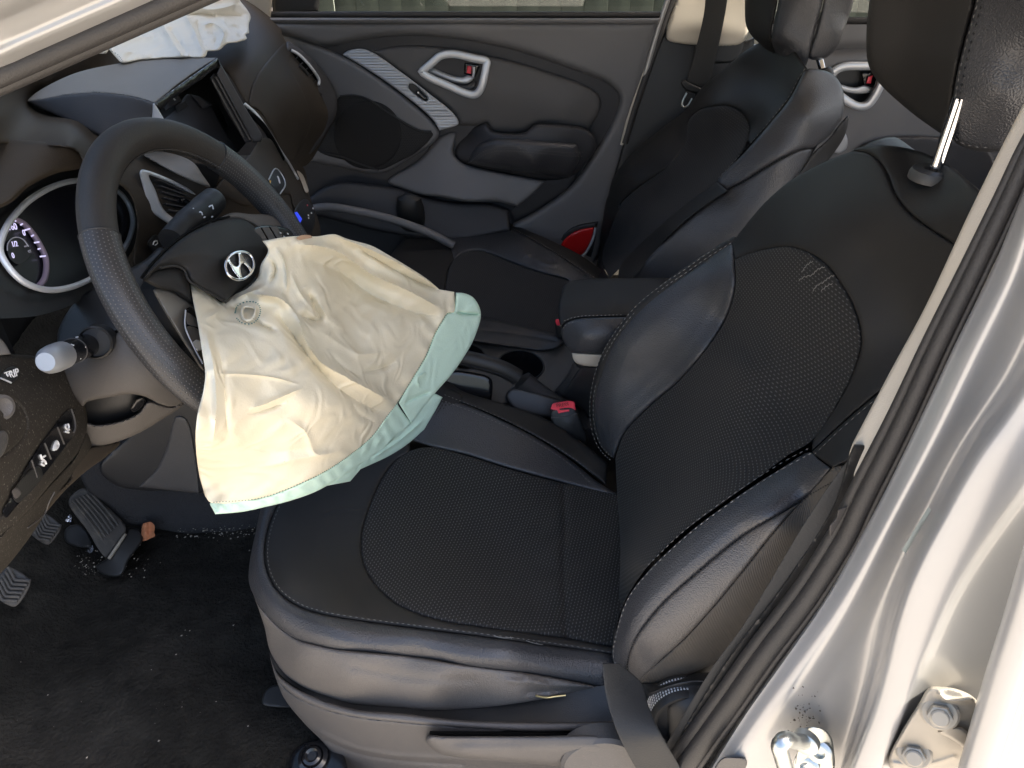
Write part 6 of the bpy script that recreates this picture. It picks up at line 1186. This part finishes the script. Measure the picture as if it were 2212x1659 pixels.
# ------------------------------------------------------------ litter on the carpet
lf = empty('dry_leaf', at(320, 1160, 'z', .02), "curled orange brown dead leaf on the carpet beside the accelerator", "leaf")
panel('leaf_blade', lf, m_leaf, Z7([(755, 465), (752, 420), (760, 375), (780, 368), (800, 365), (822, 385), (820, 420), (824, 440), (800, 452), (770, 466)]), Depth([(307, 1165, 'z', .025), (320, 1128, 'z', .055), (335, 1150, 'z', .04)]), grid=3, thick=(0, .001, -.001), fn=lambda x, y, d: .004*np.sin(x/3.5)+.002*np.sin(y/3.0))
def scrap(pts, z, lab):
    e = panel('foil_scrap', None, m_foil, pts, plane('z', z), grid=3, thick=(0, 0, -.003), fn=lambda x, y, d: .004*np.sin(x/2.3)*np.sin(y/2.9)); tag(e, lab, "foil scrap", "foil scraps in the footwell")
scrap(Z7([(338, 340), (362, 320), (384, 340), (375, 365), (350, 360)]), .04, "crumpled silver foil scrap above the accelerator pedal's left edge")
scrap(Z7([(460, 525), (480, 485), (500, 490), (495, 520), (480, 530)]), .02, "crumpled silver foil scrap at the foot of the accelerator pedal")
V = []; F = []
def crumb(x, y, r, z=.012):
    c = at(x, y, 'z', z); n = len(V); a = rng.random(3)*6.28
    for d in ((1, 0, 0), (-1, 0, 0), (0, 1, 0), (0, -1, 0), (0, 0, .6), (0, 0, -.6)):
        v = Vector(d)*r*(.5 + rng.random()); v.rotate(Matrix.Rotation(a[0], 3, 'Z')); V.append(c + np.array(v))
    F.extend([(n, n+2, n+4), (n+2, n+1, n+4), (n+1, n+3, n+4), (n+3, n, n+4), (n+2, n, n+5), (n+1, n+2, n+5), (n+3, n+1, n+5), (n, n+3, n+5)])
for i in range(150): crumb(380 + rng.random()*190, 1148 + rng.normal()*8, .0004 + rng.random()**3*.0020, .018)
for i in range(130): crumb(210 + rng.normal()*45, 1212 + rng.normal()*14 + 6, .0004 + rng.random()**2*.0015, .016)
for i in range(60): crumb(20 + rng.random()*640, 1170 + rng.random()*480, .0003 + rng.random()**6*.0016, .012)
for p in Z7([(985, 940), (965, 970), (968, 1348), (1240, 915), (765, 660), (1325, 517), (853, 582), (805, 1150), (935, 1070), (1320, 1450), (110, 1110), (255, 1285), (1275, 400), (1185, 430), (275, 605), (260, 573), (1150, 1320), (1010, 943), (745, 488)]): crumb(p[0], p[1], .0008 + rng.random()*.0010, .013)
tag(link('crumbs', V, F, m_crumb, None, False), "pale crumbs and grit scattered over the black carpet", "crumbs", kind="stuff")
# ------------------------------------------------------------ driver side B-pillar and door jamb
def ZB(pts): return [(1440 + p[0]*.349, 1094.4 + p[1]*.349) + tuple(p[2:]) for p in pts]
bp = empty('b_pillar', at(1650, 1659, 'y', -.72), "silver painted door pillar with black rubber seal and beige trim beside the driver seat", "door pillar")
def rs(line, yv, n=14):
    """traced line laid on the plane y = yv (or yv graded top to bottom), resampled"""
    L = spline(line, 6.0); s = np.r_[0, np.cumsum(np.linalg.norm(np.diff(L, axis=0), axis=1))]; q = np.linspace(0, s[-1], n)
    x = np.interp(q, s, L[:, 0]); y = np.interp(q, s, L[:, 1]); yy = np.interp(q/s[-1], [0, 1], yv) if isinstance(yv, tuple) else np.full(n, yv)
    return [at(a, b, 'y', c) for a, b, c in zip(x, y, yy)]
def uptop(P):
    # carry a pillar line on up to the roof
    P = [np.asarray(p) for p in P]; d = P[0] - P[3]; k = max(0.0, (1.20 - P[0][2])/max(d[2], 1e-3)); return [P[0] + d*k*f for f in (1, .75, .5, .25)] + P
B0 = [(2330, 40), (2212, 225), (2103, 440), (1998, 664), (1926, 797), (1842, 957), (1832, 978)]
B1 = [(2400, 40), (2240, 262), (2160, 440), (2095, 576), (2006, 760), (1926, 917), (1850, 1072)]
Dbe = Depth([(2212, 222, 'y', -.612), (1998, 664, 'y', -.628), (1842, 957, 'y', -.640), (2240, 262, 'y', -.628), (2095, 576, 'y', -.648), (1926, 917, 'y', -.660), (1850, 1069, 'y', -.662)])
panel('upper_trim', bp, m_beige, [(2330, 20, True), (2212, 224), (2103, 440), (1998, 664), (1926, 797), (1842, 957, True), (1834, 985), (1852, 1075, True), (1926, 917), (2006, 760), (2095, 576), (2160, 440), (2260, 240), (2400, 20, True)], Dbe, roll=(7, .008), grid=9, thick=(.03, .0, 0))
panel('lower_trim', bp, m_black, [(1836, 980), (1845, 960, True), (1900, 960, True), (1870, 1090), (1800, 1190), (1700, 1330), (1640, 1420), (1560, 1530), (1470, 1660, True), (1400, 1700, True), (1560, 1440), (1700, 1250), (1800, 1090)], Depth([(1840, 980, 'y', -.652), (1600, 1400, 'y', -.665), (1450, 1650, 'y', -.67), (1800, 1150, 'y', -.655)]), roll=(5, .008), grid=9, thick=(.02, .02, 0))
panel('guide_plate', bp, m_shield, ZB([(1060, 20, True), (1115, 0), (1100, 60), (1060, 130), (1015, 185), (1010, 120), (1050, 70)]), Depth([(1830, 1100, 'y', -.672), (1800, 1150, 'y', -.672), (1820, 1150, 'y', -.668)]), roll=(3, .004), grid=4, thick=(.01, .01, 0))
S1 = [(2420, 60), (2262, 262), (2175, 440), (2110, 576), (2024, 752), (1948, 917), (1856, 1100), (1834, 1150), (1754, 1280), (1649, 1420), (1575, 1525), (1455, 1690)]
sealp = uptop(rs(S1, (-.655, -.690), 60))
gq = np.r_[np.zeros(4), np.linspace(0, 1, 60)]
tube('door_seal', bp, m_rubber, sealp, np.interp(gq, [0, .45, 1], [.0042, .0062, .0110]), k=16)
tube('seal_lip', bp, m_rubber, [p + np.array([.010, -.008, .004])*(.35+.65*g) for p, g in zip(sealp, gq)], np.interp(gq, [0, .45, 1], [.0015, .0022, .0036]), k=10)
tube('seal_base', bp, m_rubber, [p + np.array([-.006, .014, -.004])*(.3+.7*g) for p, g in zip(sealp, gq)], np.interp(gq, [0, .45, 1], [.0030, .0045, .0095]), k=12)
# painted jamb as a lofted sheet: flange, hollow, step, outer face
J = [([(2470, 60), (2290, 262), (2205, 440), (2150, 576), (2063, 752), (1985, 917), (1895, 1100), (1789, 1290), (1705, 1412), (1600, 1560), (1520, 1690)], (-.672, -.706)),
     ([(2520, 60), (2330, 262), (2240, 440), (2190, 590), (2105, 770), (2025, 935), (1930, 1115), (1835, 1300), (1752, 1430), (1650, 1570), (1565, 1690)], (-.694, -.722)),
     ([(2560, 60), (2375, 270), (2290, 450), (2230, 620), (2150, 790), (2060, 955), (1965, 1130), (1880, 1310), (1810, 1440), (1720, 1590), (1650, 1690)], (-.690, -.712)),
     ([(2600, 60), (2420, 280), (2330, 470), (2255, 660), (2180, 815), (2085, 960), (2005, 1110), (1945, 1230), (1900, 1350), (1860, 1500), (1800, 1690)], (-.694, -.716)),
     ([(2620, 60), (2435, 290), (2345, 490), (2265, 690), (2195, 835), (2098, 975), (2016, 1125), (1958, 1240), (1918, 1360), (1880, 1500), (1815, 1690)], (-.716, -.742)),
     ([(2650, 70), (2460, 310), (2370, 510), (2290, 710), (2215, 860), (2118, 1000), (2036, 1140), (1978, 1250), (1936, 1370), (1898, 1510), (1832, 1690)], (-.735, -.764)),
     ([(2750, 90), (2560, 340), (2470, 550), (2380, 760), (2290, 920), (2195, 1060), (2110, 1180), (2045, 1290), (1998, 1400), (1950, 1530), (1888, 1690)], (-.742, -.772)),
     ([(2800, 100), (2610, 350), (2520, 570), (2420, 780), (2325, 945), (2225, 1085), (2140, 1205), (2075, 1315), (2025, 1425), (1970, 1550), (1905, 1690)], (-.728, -.758)),
     ([(2950, 130), (2760, 390), (2660, 620), (2560, 840), (2460, 1010), (2360, 1150), (2280, 1270), (2210, 1380), (2150, 1480), (2080, 1590), (2020, 1690)], (-.720, -.752))]
rowsJ = [uptop(rs(l, y, 22)) for l, y in J]
net('painted_jamb', bp, m_paint, rowsJ, 90, 90, thick=(.012, .02, 0), sharp=40)
# tape remnant and body seam bead
panel('tape_strip', bp, M('greenish_tape', (.42, .46, .42), .5), ZB([(1455, 270, True), (1480, 290, True), (1640, 20, True), (1620, 0, True)]), Depth([(1950, 1190, 'y', -.722), (2010, 1095, 'y', -.720), (1960, 1200, 'y', -.722)]), lift=.004, grid=6, thick=(.001, .001, 0))
# loose rear door edge
rde = empty('rear_door_edge', at(2140, 1659, 'y', -.80), "bright silver front edge of the open rear door at the bottom border", "car door")
tube('door_skin_edge', rde, m_paint, rs([(2330, 1000), (2260, 1190), (2212, 1340), (2165, 1480), (2100, 1690)], (-.800, -.812), 30), .0125, k=16)
tube('edge_fold', rde, m_paint, [p + np.array([.016, .006, 0]) for p in rs([(2330, 1000), (2260, 1190), (2212, 1340), (2165, 1480), (2100, 1690)], (-.800, -.812), 30)], .008, k=12)
panel('door_shell', rde, m_paint, [(2260, 1200, True), (2600, 1000, True), (2600, 1700, True), (2120, 1700, True), (2180, 1460)], plane('y', -.80), grid=30, thick=(.02, -.02, 0))
# rear door hinge with bolts
hg = empty('hinge_assembly', at(2040, 1659, 'y', -.77), "silver painted rear door hinge plate with two hex bolts on the pillar", "hinge")
Dhg = Depth([(1930, 1640, 'y', -.775), (2000, 1490, 'y', -.770), (2120, 1530, 'y', -.782), (2100, 1650, 'y', -.785), (2040, 1570, 'y', -.784)])
panel('hinge_plate', hg, m_hinge, ZB([(1375, 1565), (1460, 1380), (1560, 1220), (1625, 1120), (1700, 1115), (1800, 1130), (1900, 1180), (1955, 1260), (1960, 1320), (1930, 1460), (1890, 1640, True), (1400, 1640, True)]), Dhg, roll=(8, .010), grid=5, thick=(.02, .02, 0),
      ridges=[(ZB([(1690, 1160), (1720, 1190), (1800, 1200), (1900, 1190)]), 6, .005), (ZB([(1400, 1590), (1500, 1600), (1650, 1590), (1780, 1550)]), 6, .004)])
def hexb(c, nrm, r):
    e = basis(nrm); P = [(r*math.cos(k*math.pi/3+.3), r*math.sin(k*math.pi/3+.3)) for k in range(6)]
    lathe('washer', hg, m_hinge, c, nrm, [(r*1.5, -.002), (r*1.5, .001), (r*1.3, .003), (0, .003)], 28)
    prism('bolt_head', hg, m_hinge, P, c, e, .010, .0012, 2)
    lathe('bolt_cap', hg, m_hinge, np.asarray(c) + e[2]*.010, nrm, [(r*.72, -.001), (r*.72, .0015), (r*.6, .0025), (0, .0025)], 24)
for z in ((1690, 1275), (1530, 1520)):
    q = ZB([z])[0]; hexb(Dhg(q[0], q[1])[0], (-.45, -.75, .45), .0100)
panel('stop_boss', hg, m_hinge, ZB([(1680, 1395), (1760, 1365), (1830, 1370), (1890, 1430), (1890, 1485), (1850, 1495), (1760, 1440)]), Dhg, lift=.010, roll=(6, .010), grid=3, thick=(.01, .01, 0))
# striker
sk = empty('door_striker', at(1760, 1659, 'y', -.74), "zinc plated door striker loop bolted to the pillar at the bottom border", "striker")
Dsk2 = Depth([(1740, 1590, 'y', -.735), (1800, 1600, 'y', -.735), (1770, 1660, 'y', -.738)])
kc2 = at(1768, 1632, 'y', -.728)
panel('striker_plate', sk, m_steel, ZB([(830, 1400), (860, 1370), (920, 1362), (980, 1380), (1020, 1430), (1035, 1500), (1040, 1620), (1010, 1720, True), (780, 1720, True), (800, 1560), (820, 1460)]), Dsk2, roll=(4, .004), grid=4, thick=(.01, .008, 0))
tube('striker_loop', sk, m_steel, spline([tuple(at(*ZB([p])[0], 'y', y)) for p, y in (((850, 1455), -.745), ((790, 1450), -.765), ((720, 1450), -.785), ((700, 1475), -.787), ((712, 1540), -.786), ((740, 1640), -.78), ((760, 1720), -.775))], .004), .0072, k=16)
lathe('loop_collar', sk, m_steel, at(*ZB([(858, 1458)])[0], 'y', -.744), (-.6, -.8, .1), [(.013, -.004), (.013, .003), (.0105, .005), (0, .005)], 28)
q = ZB([(945, 1510)])[0]; cb = Dsk2(q[0], q[1])[0]
lathe('striker_bolt', sk, m_steel, cb, (-.45, -.8, .35), [(.0125, -.003), (.0125, .003), (.010, .005), (.006, .005), (.005, .001), (0, .001)], 32)
q = ZB([(868, 1600)])[0]; cb = Dsk2(q[0], q[1])[0]
lathe('striker_bolt', sk, m_steel, cb, (-.45, -.8, .35), [(.0125, -.003), (.0125, .003), (.010, .005), (.006, .005), (.005, .001), (0, .001)], 32)
# black stop cap on the jamb
cp = panel('jamb_cap', bp, m_shield, ZB([(285, 1640, True), (320, 1580), (355, 1552), (420, 1550), (490, 1562), (498, 1590), (480, 1640, True)]), plane('y', -.722), lift=.006, roll=(4, .006), grid=4, thick=(.02, .01, 0))
# grime specks around the striker
V = []; F = []
Dsp = Depth([(1700, 1500, 'y', -.726), (1760, 1540, 'y', -.728), (1730, 1580, 'y', -.730), (1800, 1480, 'y', -.728)])
m_grime = M('grime', (.10, .085, .065), .9)
J3 = np.array([[proj(np.array(p)) for p in r] for r in rowsJ])
for i in range(45):
    z = (860 + rng.normal()*70, 1270 + rng.normal()*70); q = ZB([z])[0]
    # sit on the loft: nearest loft point
    flat = np.concatenate([np.array(r) for r in rowsJ[1:5]]); pr = proj(flat); k = np.argsort(((pr - np.array(q))**2).sum(1))[:3]
    wgt = 1/(((pr[k] - np.array(q))**2).sum(1) + 1); t = ((flat[k] - CAM) @ _fw * wgt).sum()/wgt.sum() - .004
    c = CAM + ray(q[0], q[1])*t; r = .0005 + rng.random()**2*.0013; n = len(V)
    for d in ((1, 0, 0), (-1, 0, 0), (0, 1, 0), (0, -1, 0), (0, 0, 1), (0, 0, -1)): V.append(c + np.array(d)*r*(.4+rng.random()))
    F.extend([(n, n+2, n+4), (n+2, n+1, n+4), (n+1, n+3, n+4), (n+3, n, n+4), (n+2, n, n+5), (n+1, n+2, n+5), (n+3, n+1, n+5), (n, n+3, n+5)])
tag(link('grime_specks', V, F, m_grime, bp, False), kind="stuff")
# ------------------------------------------------------------ driver seat belt
sb = empty('driver_seat_belt', at(1420, 1659, 'y', -.66), "dark grey driver seat belt webbing running down behind the seat side to the floor", "seat belt")
def strap(name, o, left, right, D, mat=m_beltm):
    return panel(name, o, mat, left + right[::-1], D, grid=7, thick=(.001, .0015, 0), roll=(2, .001))
strap('lap_webbing', sb, Z8([(1290, 1000, True), (1300, 1100), (1318, 1220), (1345, 1320), (1400, 1470), (1500, 1660), (1560, 1760, True)]), Z8([(1400, 1000, True), (1535, 1120), (1575, 1240), (1630, 1380), (1710, 1530), (1780, 1650), (1830, 1760, True)]),
      Depth([(1310, 1450, 'y', -.640), (1380, 1470, 'y', -.628), (1320, 1520, 'y', -.662), (1400, 1520, 'y', -.655), (1340, 1600, 'y', -.690), (1420, 1590, 'y', -.690), (1400, 1660, 'y', -.695), (1480, 1660, 'y', -.695)]))
strap('shoulder_webbing', sb, [(1838, 985, True), (1790, 1050), (1747, 1115), (1604, 1353), (1540, 1440), (1420, 1640, True)], [(1850, 1075, True), (1815, 1110), (1780, 1165), (1640, 1385), (1580, 1470), (1470, 1640, True)], Depth([(1838, 985, 'y', -.645), (1747, 1115, 'y', -.648), (1604, 1353, 'y', -.655), (1850, 1075, 'y', -.655), (1640, 1385, 'y', -.664), (1450, 1640, 'y', -.672)]))
# ------------------------------------------------------------ driver side A-pillar
ap = empty('a_pillar', at(100, 150, 'y', -.66), "blurred silver windshield pillar with ribbed rubber seal across the upper corner", "windshield pillar")
def aline(off, y0, y1, n=16):
    xs = np.linspace(-260, 760, n); return [at(x, 197 - off - .4378*x, 'y', np.interp(x, [0, 450], [y0, y1])) for x in xs]
aseal = aline(14, -.640, -.585, 40)
tube('pillar_seal', ap, m_rubber, aseal, .0062, k=14); tube('seal_lip', ap, M('ribbed_seal', (.10, .085, .07), .6, bump=('wavex', 130, .0008)), aline(26, -.648, -.593, 40), .0036, k=10); tube('seal_base', ap, m_rubber, aline(38, -.650, -.595, 40), .0075, k=12)
net('pillar_skin', ap, m_paint, [aline(30, -.642, -.587), aline(52, -.656, -.60), aline(78, -.672, -.615), aline(105, -.672, -.615), aline(130, -.680, -.623), aline(160, -.705, -.648), aline(210, -.722, -.665), aline(300, -.732, -.675), aline(420, -.73, -.673)], 40, 40, thick=(0, .02, .01))
# ------------------------------------------------------------ far side: A-pillar trim, passenger B-pillar, belt, rear door
fp = empty('far_a_pillar', at(570, 40, 'y', .66), "beige far windshield pillar trim above the dashboard end", "windshield pillar")
panel('pillar_trim', fp, m_beige, Z1([(1540, -60, True), (1560, 10), (1620, 90), (1640, 145), (1740, 155), (1752, 120), (1765, 0), (1770, -60, True)]), plane('y', .665), roll=(6, .008), grid=7, thick=(0, .03, 0))
pbp = empty('passenger_b_pillar', at(1500, 240, 'y', .70), "passenger side pillar, beige trim above black trim, behind the passenger seat", "door pillar")
Dbp = Depth([(1440, 0, 'y', .70), (1620, 0, 'y', .70), (1430, 90, 'y', .69), (1620, 90, 'y', .69), (1380, 350, 'y', .66), (1560, 200, 'y', .66)])
panel('upper_trim', pbp, m_beige, Z3([(380, -60, True), (340, 0), (285, 180), (290, 215), (320, 228), (680, 240), (715, 205), (735, 120), (745, -60, True)]), Dbp, lift=.012, roll=(6, .008), grid=7, thick=(0, .03, 0))
panel('lower_trim', pbp, m_black, Z3([(300, 120, True), (250, 230), (170, 420), (90, 640), (20, 900), (-20, 1050, True), (200, 1000), (700, 900), (760, 200, True), (690, 225), (320, 215), (290, 190)]), Dbp, roll=(5, .006), grid=8, thick=(0, .03, 0))
panel('belt_slot_cover', pbp, m_black, Z3([(440, 230), (560, 235), (700, 215), (690, 300), (640, 335), (460, 320)]), Dbp, lift=.008, roll=(4, .006), grid=6, thick=(0, .01, 0))
tube('body_seal', pbp, m_rubber, onto(Z3([(330, -40), (270, 130), (190, 360), (110, 600), (60, 770)]), Dbp, .004), .009, k=10)
tube('painted_edge', pbp, m_beige, onto(Z3([(308, -40), (250, 130), (170, 360), (90, 610), (45, 780)]), Dbp, .006), .0045, k=8)
psb = empty('passenger_seat_belt', at(1500, 210, 'y', .64), "dark grey passenger seat belt hanging on the far pillar with guide and tongue", "seat belt")
Dpsb = Depth([(1540, 0, 'y', .665), (1480, 180, 'y', .645), (1570, 0, 'y', .665), (1530, 180, 'y', .645)])
panel('webbing', psb, m_beltm, Z3([(498, -60, True), (490, 60), (440, 280), (395, 445, True), (510, 470, True), (560, 280), (605, 60), (622, -60, True)]), Dpsb, roll=(2, .001), grid=6, thick=(0, .003, 0))
panel('belt_guide', psb, m_black, Z3([(365, 445), (375, 430), (420, 450), (500, 480), (515, 470), (505, 495), (440, 500), (385, 480)]), Dpsb, lift=.008, roll=(3, .005), grid=3, thick=(0, .015, 0))
tube('belt_tongue', psb, m_steel, onto(Z3([(395, 500), (370, 560), (378, 578), (400, 570), (425, 530)]), Dpsb, .006), .0026, k=8)
panel('tongue_grip', psb, m_black, Z3([(390, 490), (440, 505), (430, 540), (400, 540), (385, 520)]), Dpsb, lift=.004, roll=(2, .003), grid=3, thick=(0, .01, 0))
# rear passenger side door
rd_ = empty('rear_passenger_door', at(1980, 420, 'y', .70), "dark grey rear door with silver handle ring, seen between the headrests", "car door")
Drd = Depth([(1700, 60, 'y', .69), (2200, 60, 'y', .69), (1700, 500, 'y', .69), (2200, 500, 'y', .69), (1900, 150, 'y', .66), (2000, 300, 'y', .66), (2100, 300, 'y', .665)])
hcup = Z3([(1200, 440), (1210, 400), (1250, 375), (1330, 365), (1420, 380), (1410, 450), (1350, 545), (1290, 540), (1235, 490)])
panel('door_panel', rd_, m_door, [(1640, 52, True), (2240, 54, True), (2240, 700, True), (1640, 700, True)], Drd, holes=[hcup], grid=12, thick=(0, .03, 0), ridges=[([(1780, 108), (1870, 104), (2000, 112), (2200, 130)], 10, -.012, 20)])
panel('window_seal', rd_, m_rubber, [(1640, 36, True), (2240, 38, True), (2240, 54, True), (1640, 52, True)], plane('y', .672), roll=(5, .006), grid=8, thick=(0, .03, 0))
panel('handle_cup', rd_, m_black, Z3([(1180, 440), (1200, 390), (1250, 360), (1340, 355), (1440, 370), (1430, 450), (1360, 560), (1280, 560), (1220, 500)]), plane('y', .70), grid=6, thick=(0, .02, 0))
hl = Z3([(1165, 430), (1190, 385), (1240, 360), (1330, 355), (1440, 365), (1450, 420), (1420, 500), (1370, 565), (1320, 572), (1240, 530), (1190, 480)])
tube('handle_ring', rd_, m_silver, Drd(spline(hl, 3, True)[:, 0], spline(hl, 3, True)[:, 1], .006), .0078, closed=True, sec=sq, nrm=(0, -1, 0))
panel('handle_lever', rd_, m_silver, Z3([(1225, 455), (1260, 465), (1310, 470), (1350, 460), (1400, 475, True), (1390, 495), (1330, 505), (1270, 500), (1230, 485)]), plane('y', .672), roll=(4, .006), grid=3.5, thick=(0, .01, 0))
panel('lock_bezel', rd_, m_blackg, Z3([(1340, 395, True), (1420, 385, True), (1415, 460, True), (1350, 460, True)]), plane('y', .678), roll=(2, .003), grid=4, thick=(0, .01, 0))
panel('lock_button', rd_, m_red, Z3([(1372, 412, True), (1398, 405, True), (1388, 450, True), (1362, 450, True)]), plane('y', .672), roll=(2, .003), grid=3, thick=(0, .01, 0))
panel('ribbed_strip', rd_, m_ribbed, Z3([(1205, 700), (1240, 705), (1262, 750), (1255, 800), (1220, 825), (1190, 820), (1200, 760)]), Drd, lift=.01, roll=(3, .004), grid=4, thick=(0, .02, 0))
panel('window_pane', rd_, g_tint, [(1640, 44, True), (2300, 44, True), (2300, -300, True), (1640, -300, True)], plane('y', .705), grid=60, thick=(0, .004, 0))
panel('door_pull', rd_, m_doord, [(1850, 330), (1900, 300), (2060, 300), (2140, 330), (2140, 420), (1880, 420)], plane('y', .64), roll=(8, .02), grid=8, thick=(0, .04, 0))
# rear bench edge, so the back of the cabin is not empty
rb = empty('rear_bench', (1.05, 0, .02), "black rear bench seat behind the front seats", "rear seat")
prism('bench_cushion', rb, m_leather2, [(.82, .06), (.80, .24), (.86, .30), (1.30, .27), (1.34, .06)], (0, .62, 0), ((1, 0, 0), (0, 0, 1), (0, -1, 0)), 1.24, .03, 3)
prism('bench_back', rb, m_leather2, [(1.30, .26), (1.42, .70), (1.50, .74), (1.58, .70), (1.46, .20)], (0, .62, 0), ((1, 0, 0), (0, 0, 1), (0, -1, 0)), 1.24, .03, 3)
# seat rail foot and bolt in front of the seat
rl_ = empty('seat_rail', at(660, 1630, 'z', .02), "black seat rail foot with round bolt at the lower front of the driver seat", "seat rail")
panel('rail_foot', rl_, m_blackg, [(625, 1640), (640, 1615), (675, 1598), (712, 1600), (740, 1625), (760, 1700, True), (620, 1700, True)], Depth([(640, 1620, 'z', .03), (720, 1610, 'z', .045), (680, 1690, 'z', .04)]), roll=(6, .008), grid=5, thick=(0, 0, -.03))
lathe('rail_bolt', rl_, m_blackg, at(676, 1636, 'z', .046), (-.05, -.2, 1), [(.021, -.006), (.020, .001), (.015, .004), (.0135, .002), (.0125, .007), (.009, .009), (.006, .006), (0, .006)], 32)
panel('rail_bracket', rl_, m_black, [(567, 1520), (575, 1490), (600, 1478), (640, 1490), (640, 1528, True), (600, 1528)], plane('z', .03), roll=(4, .004), grid=5, thick=(0, 0, -.02))
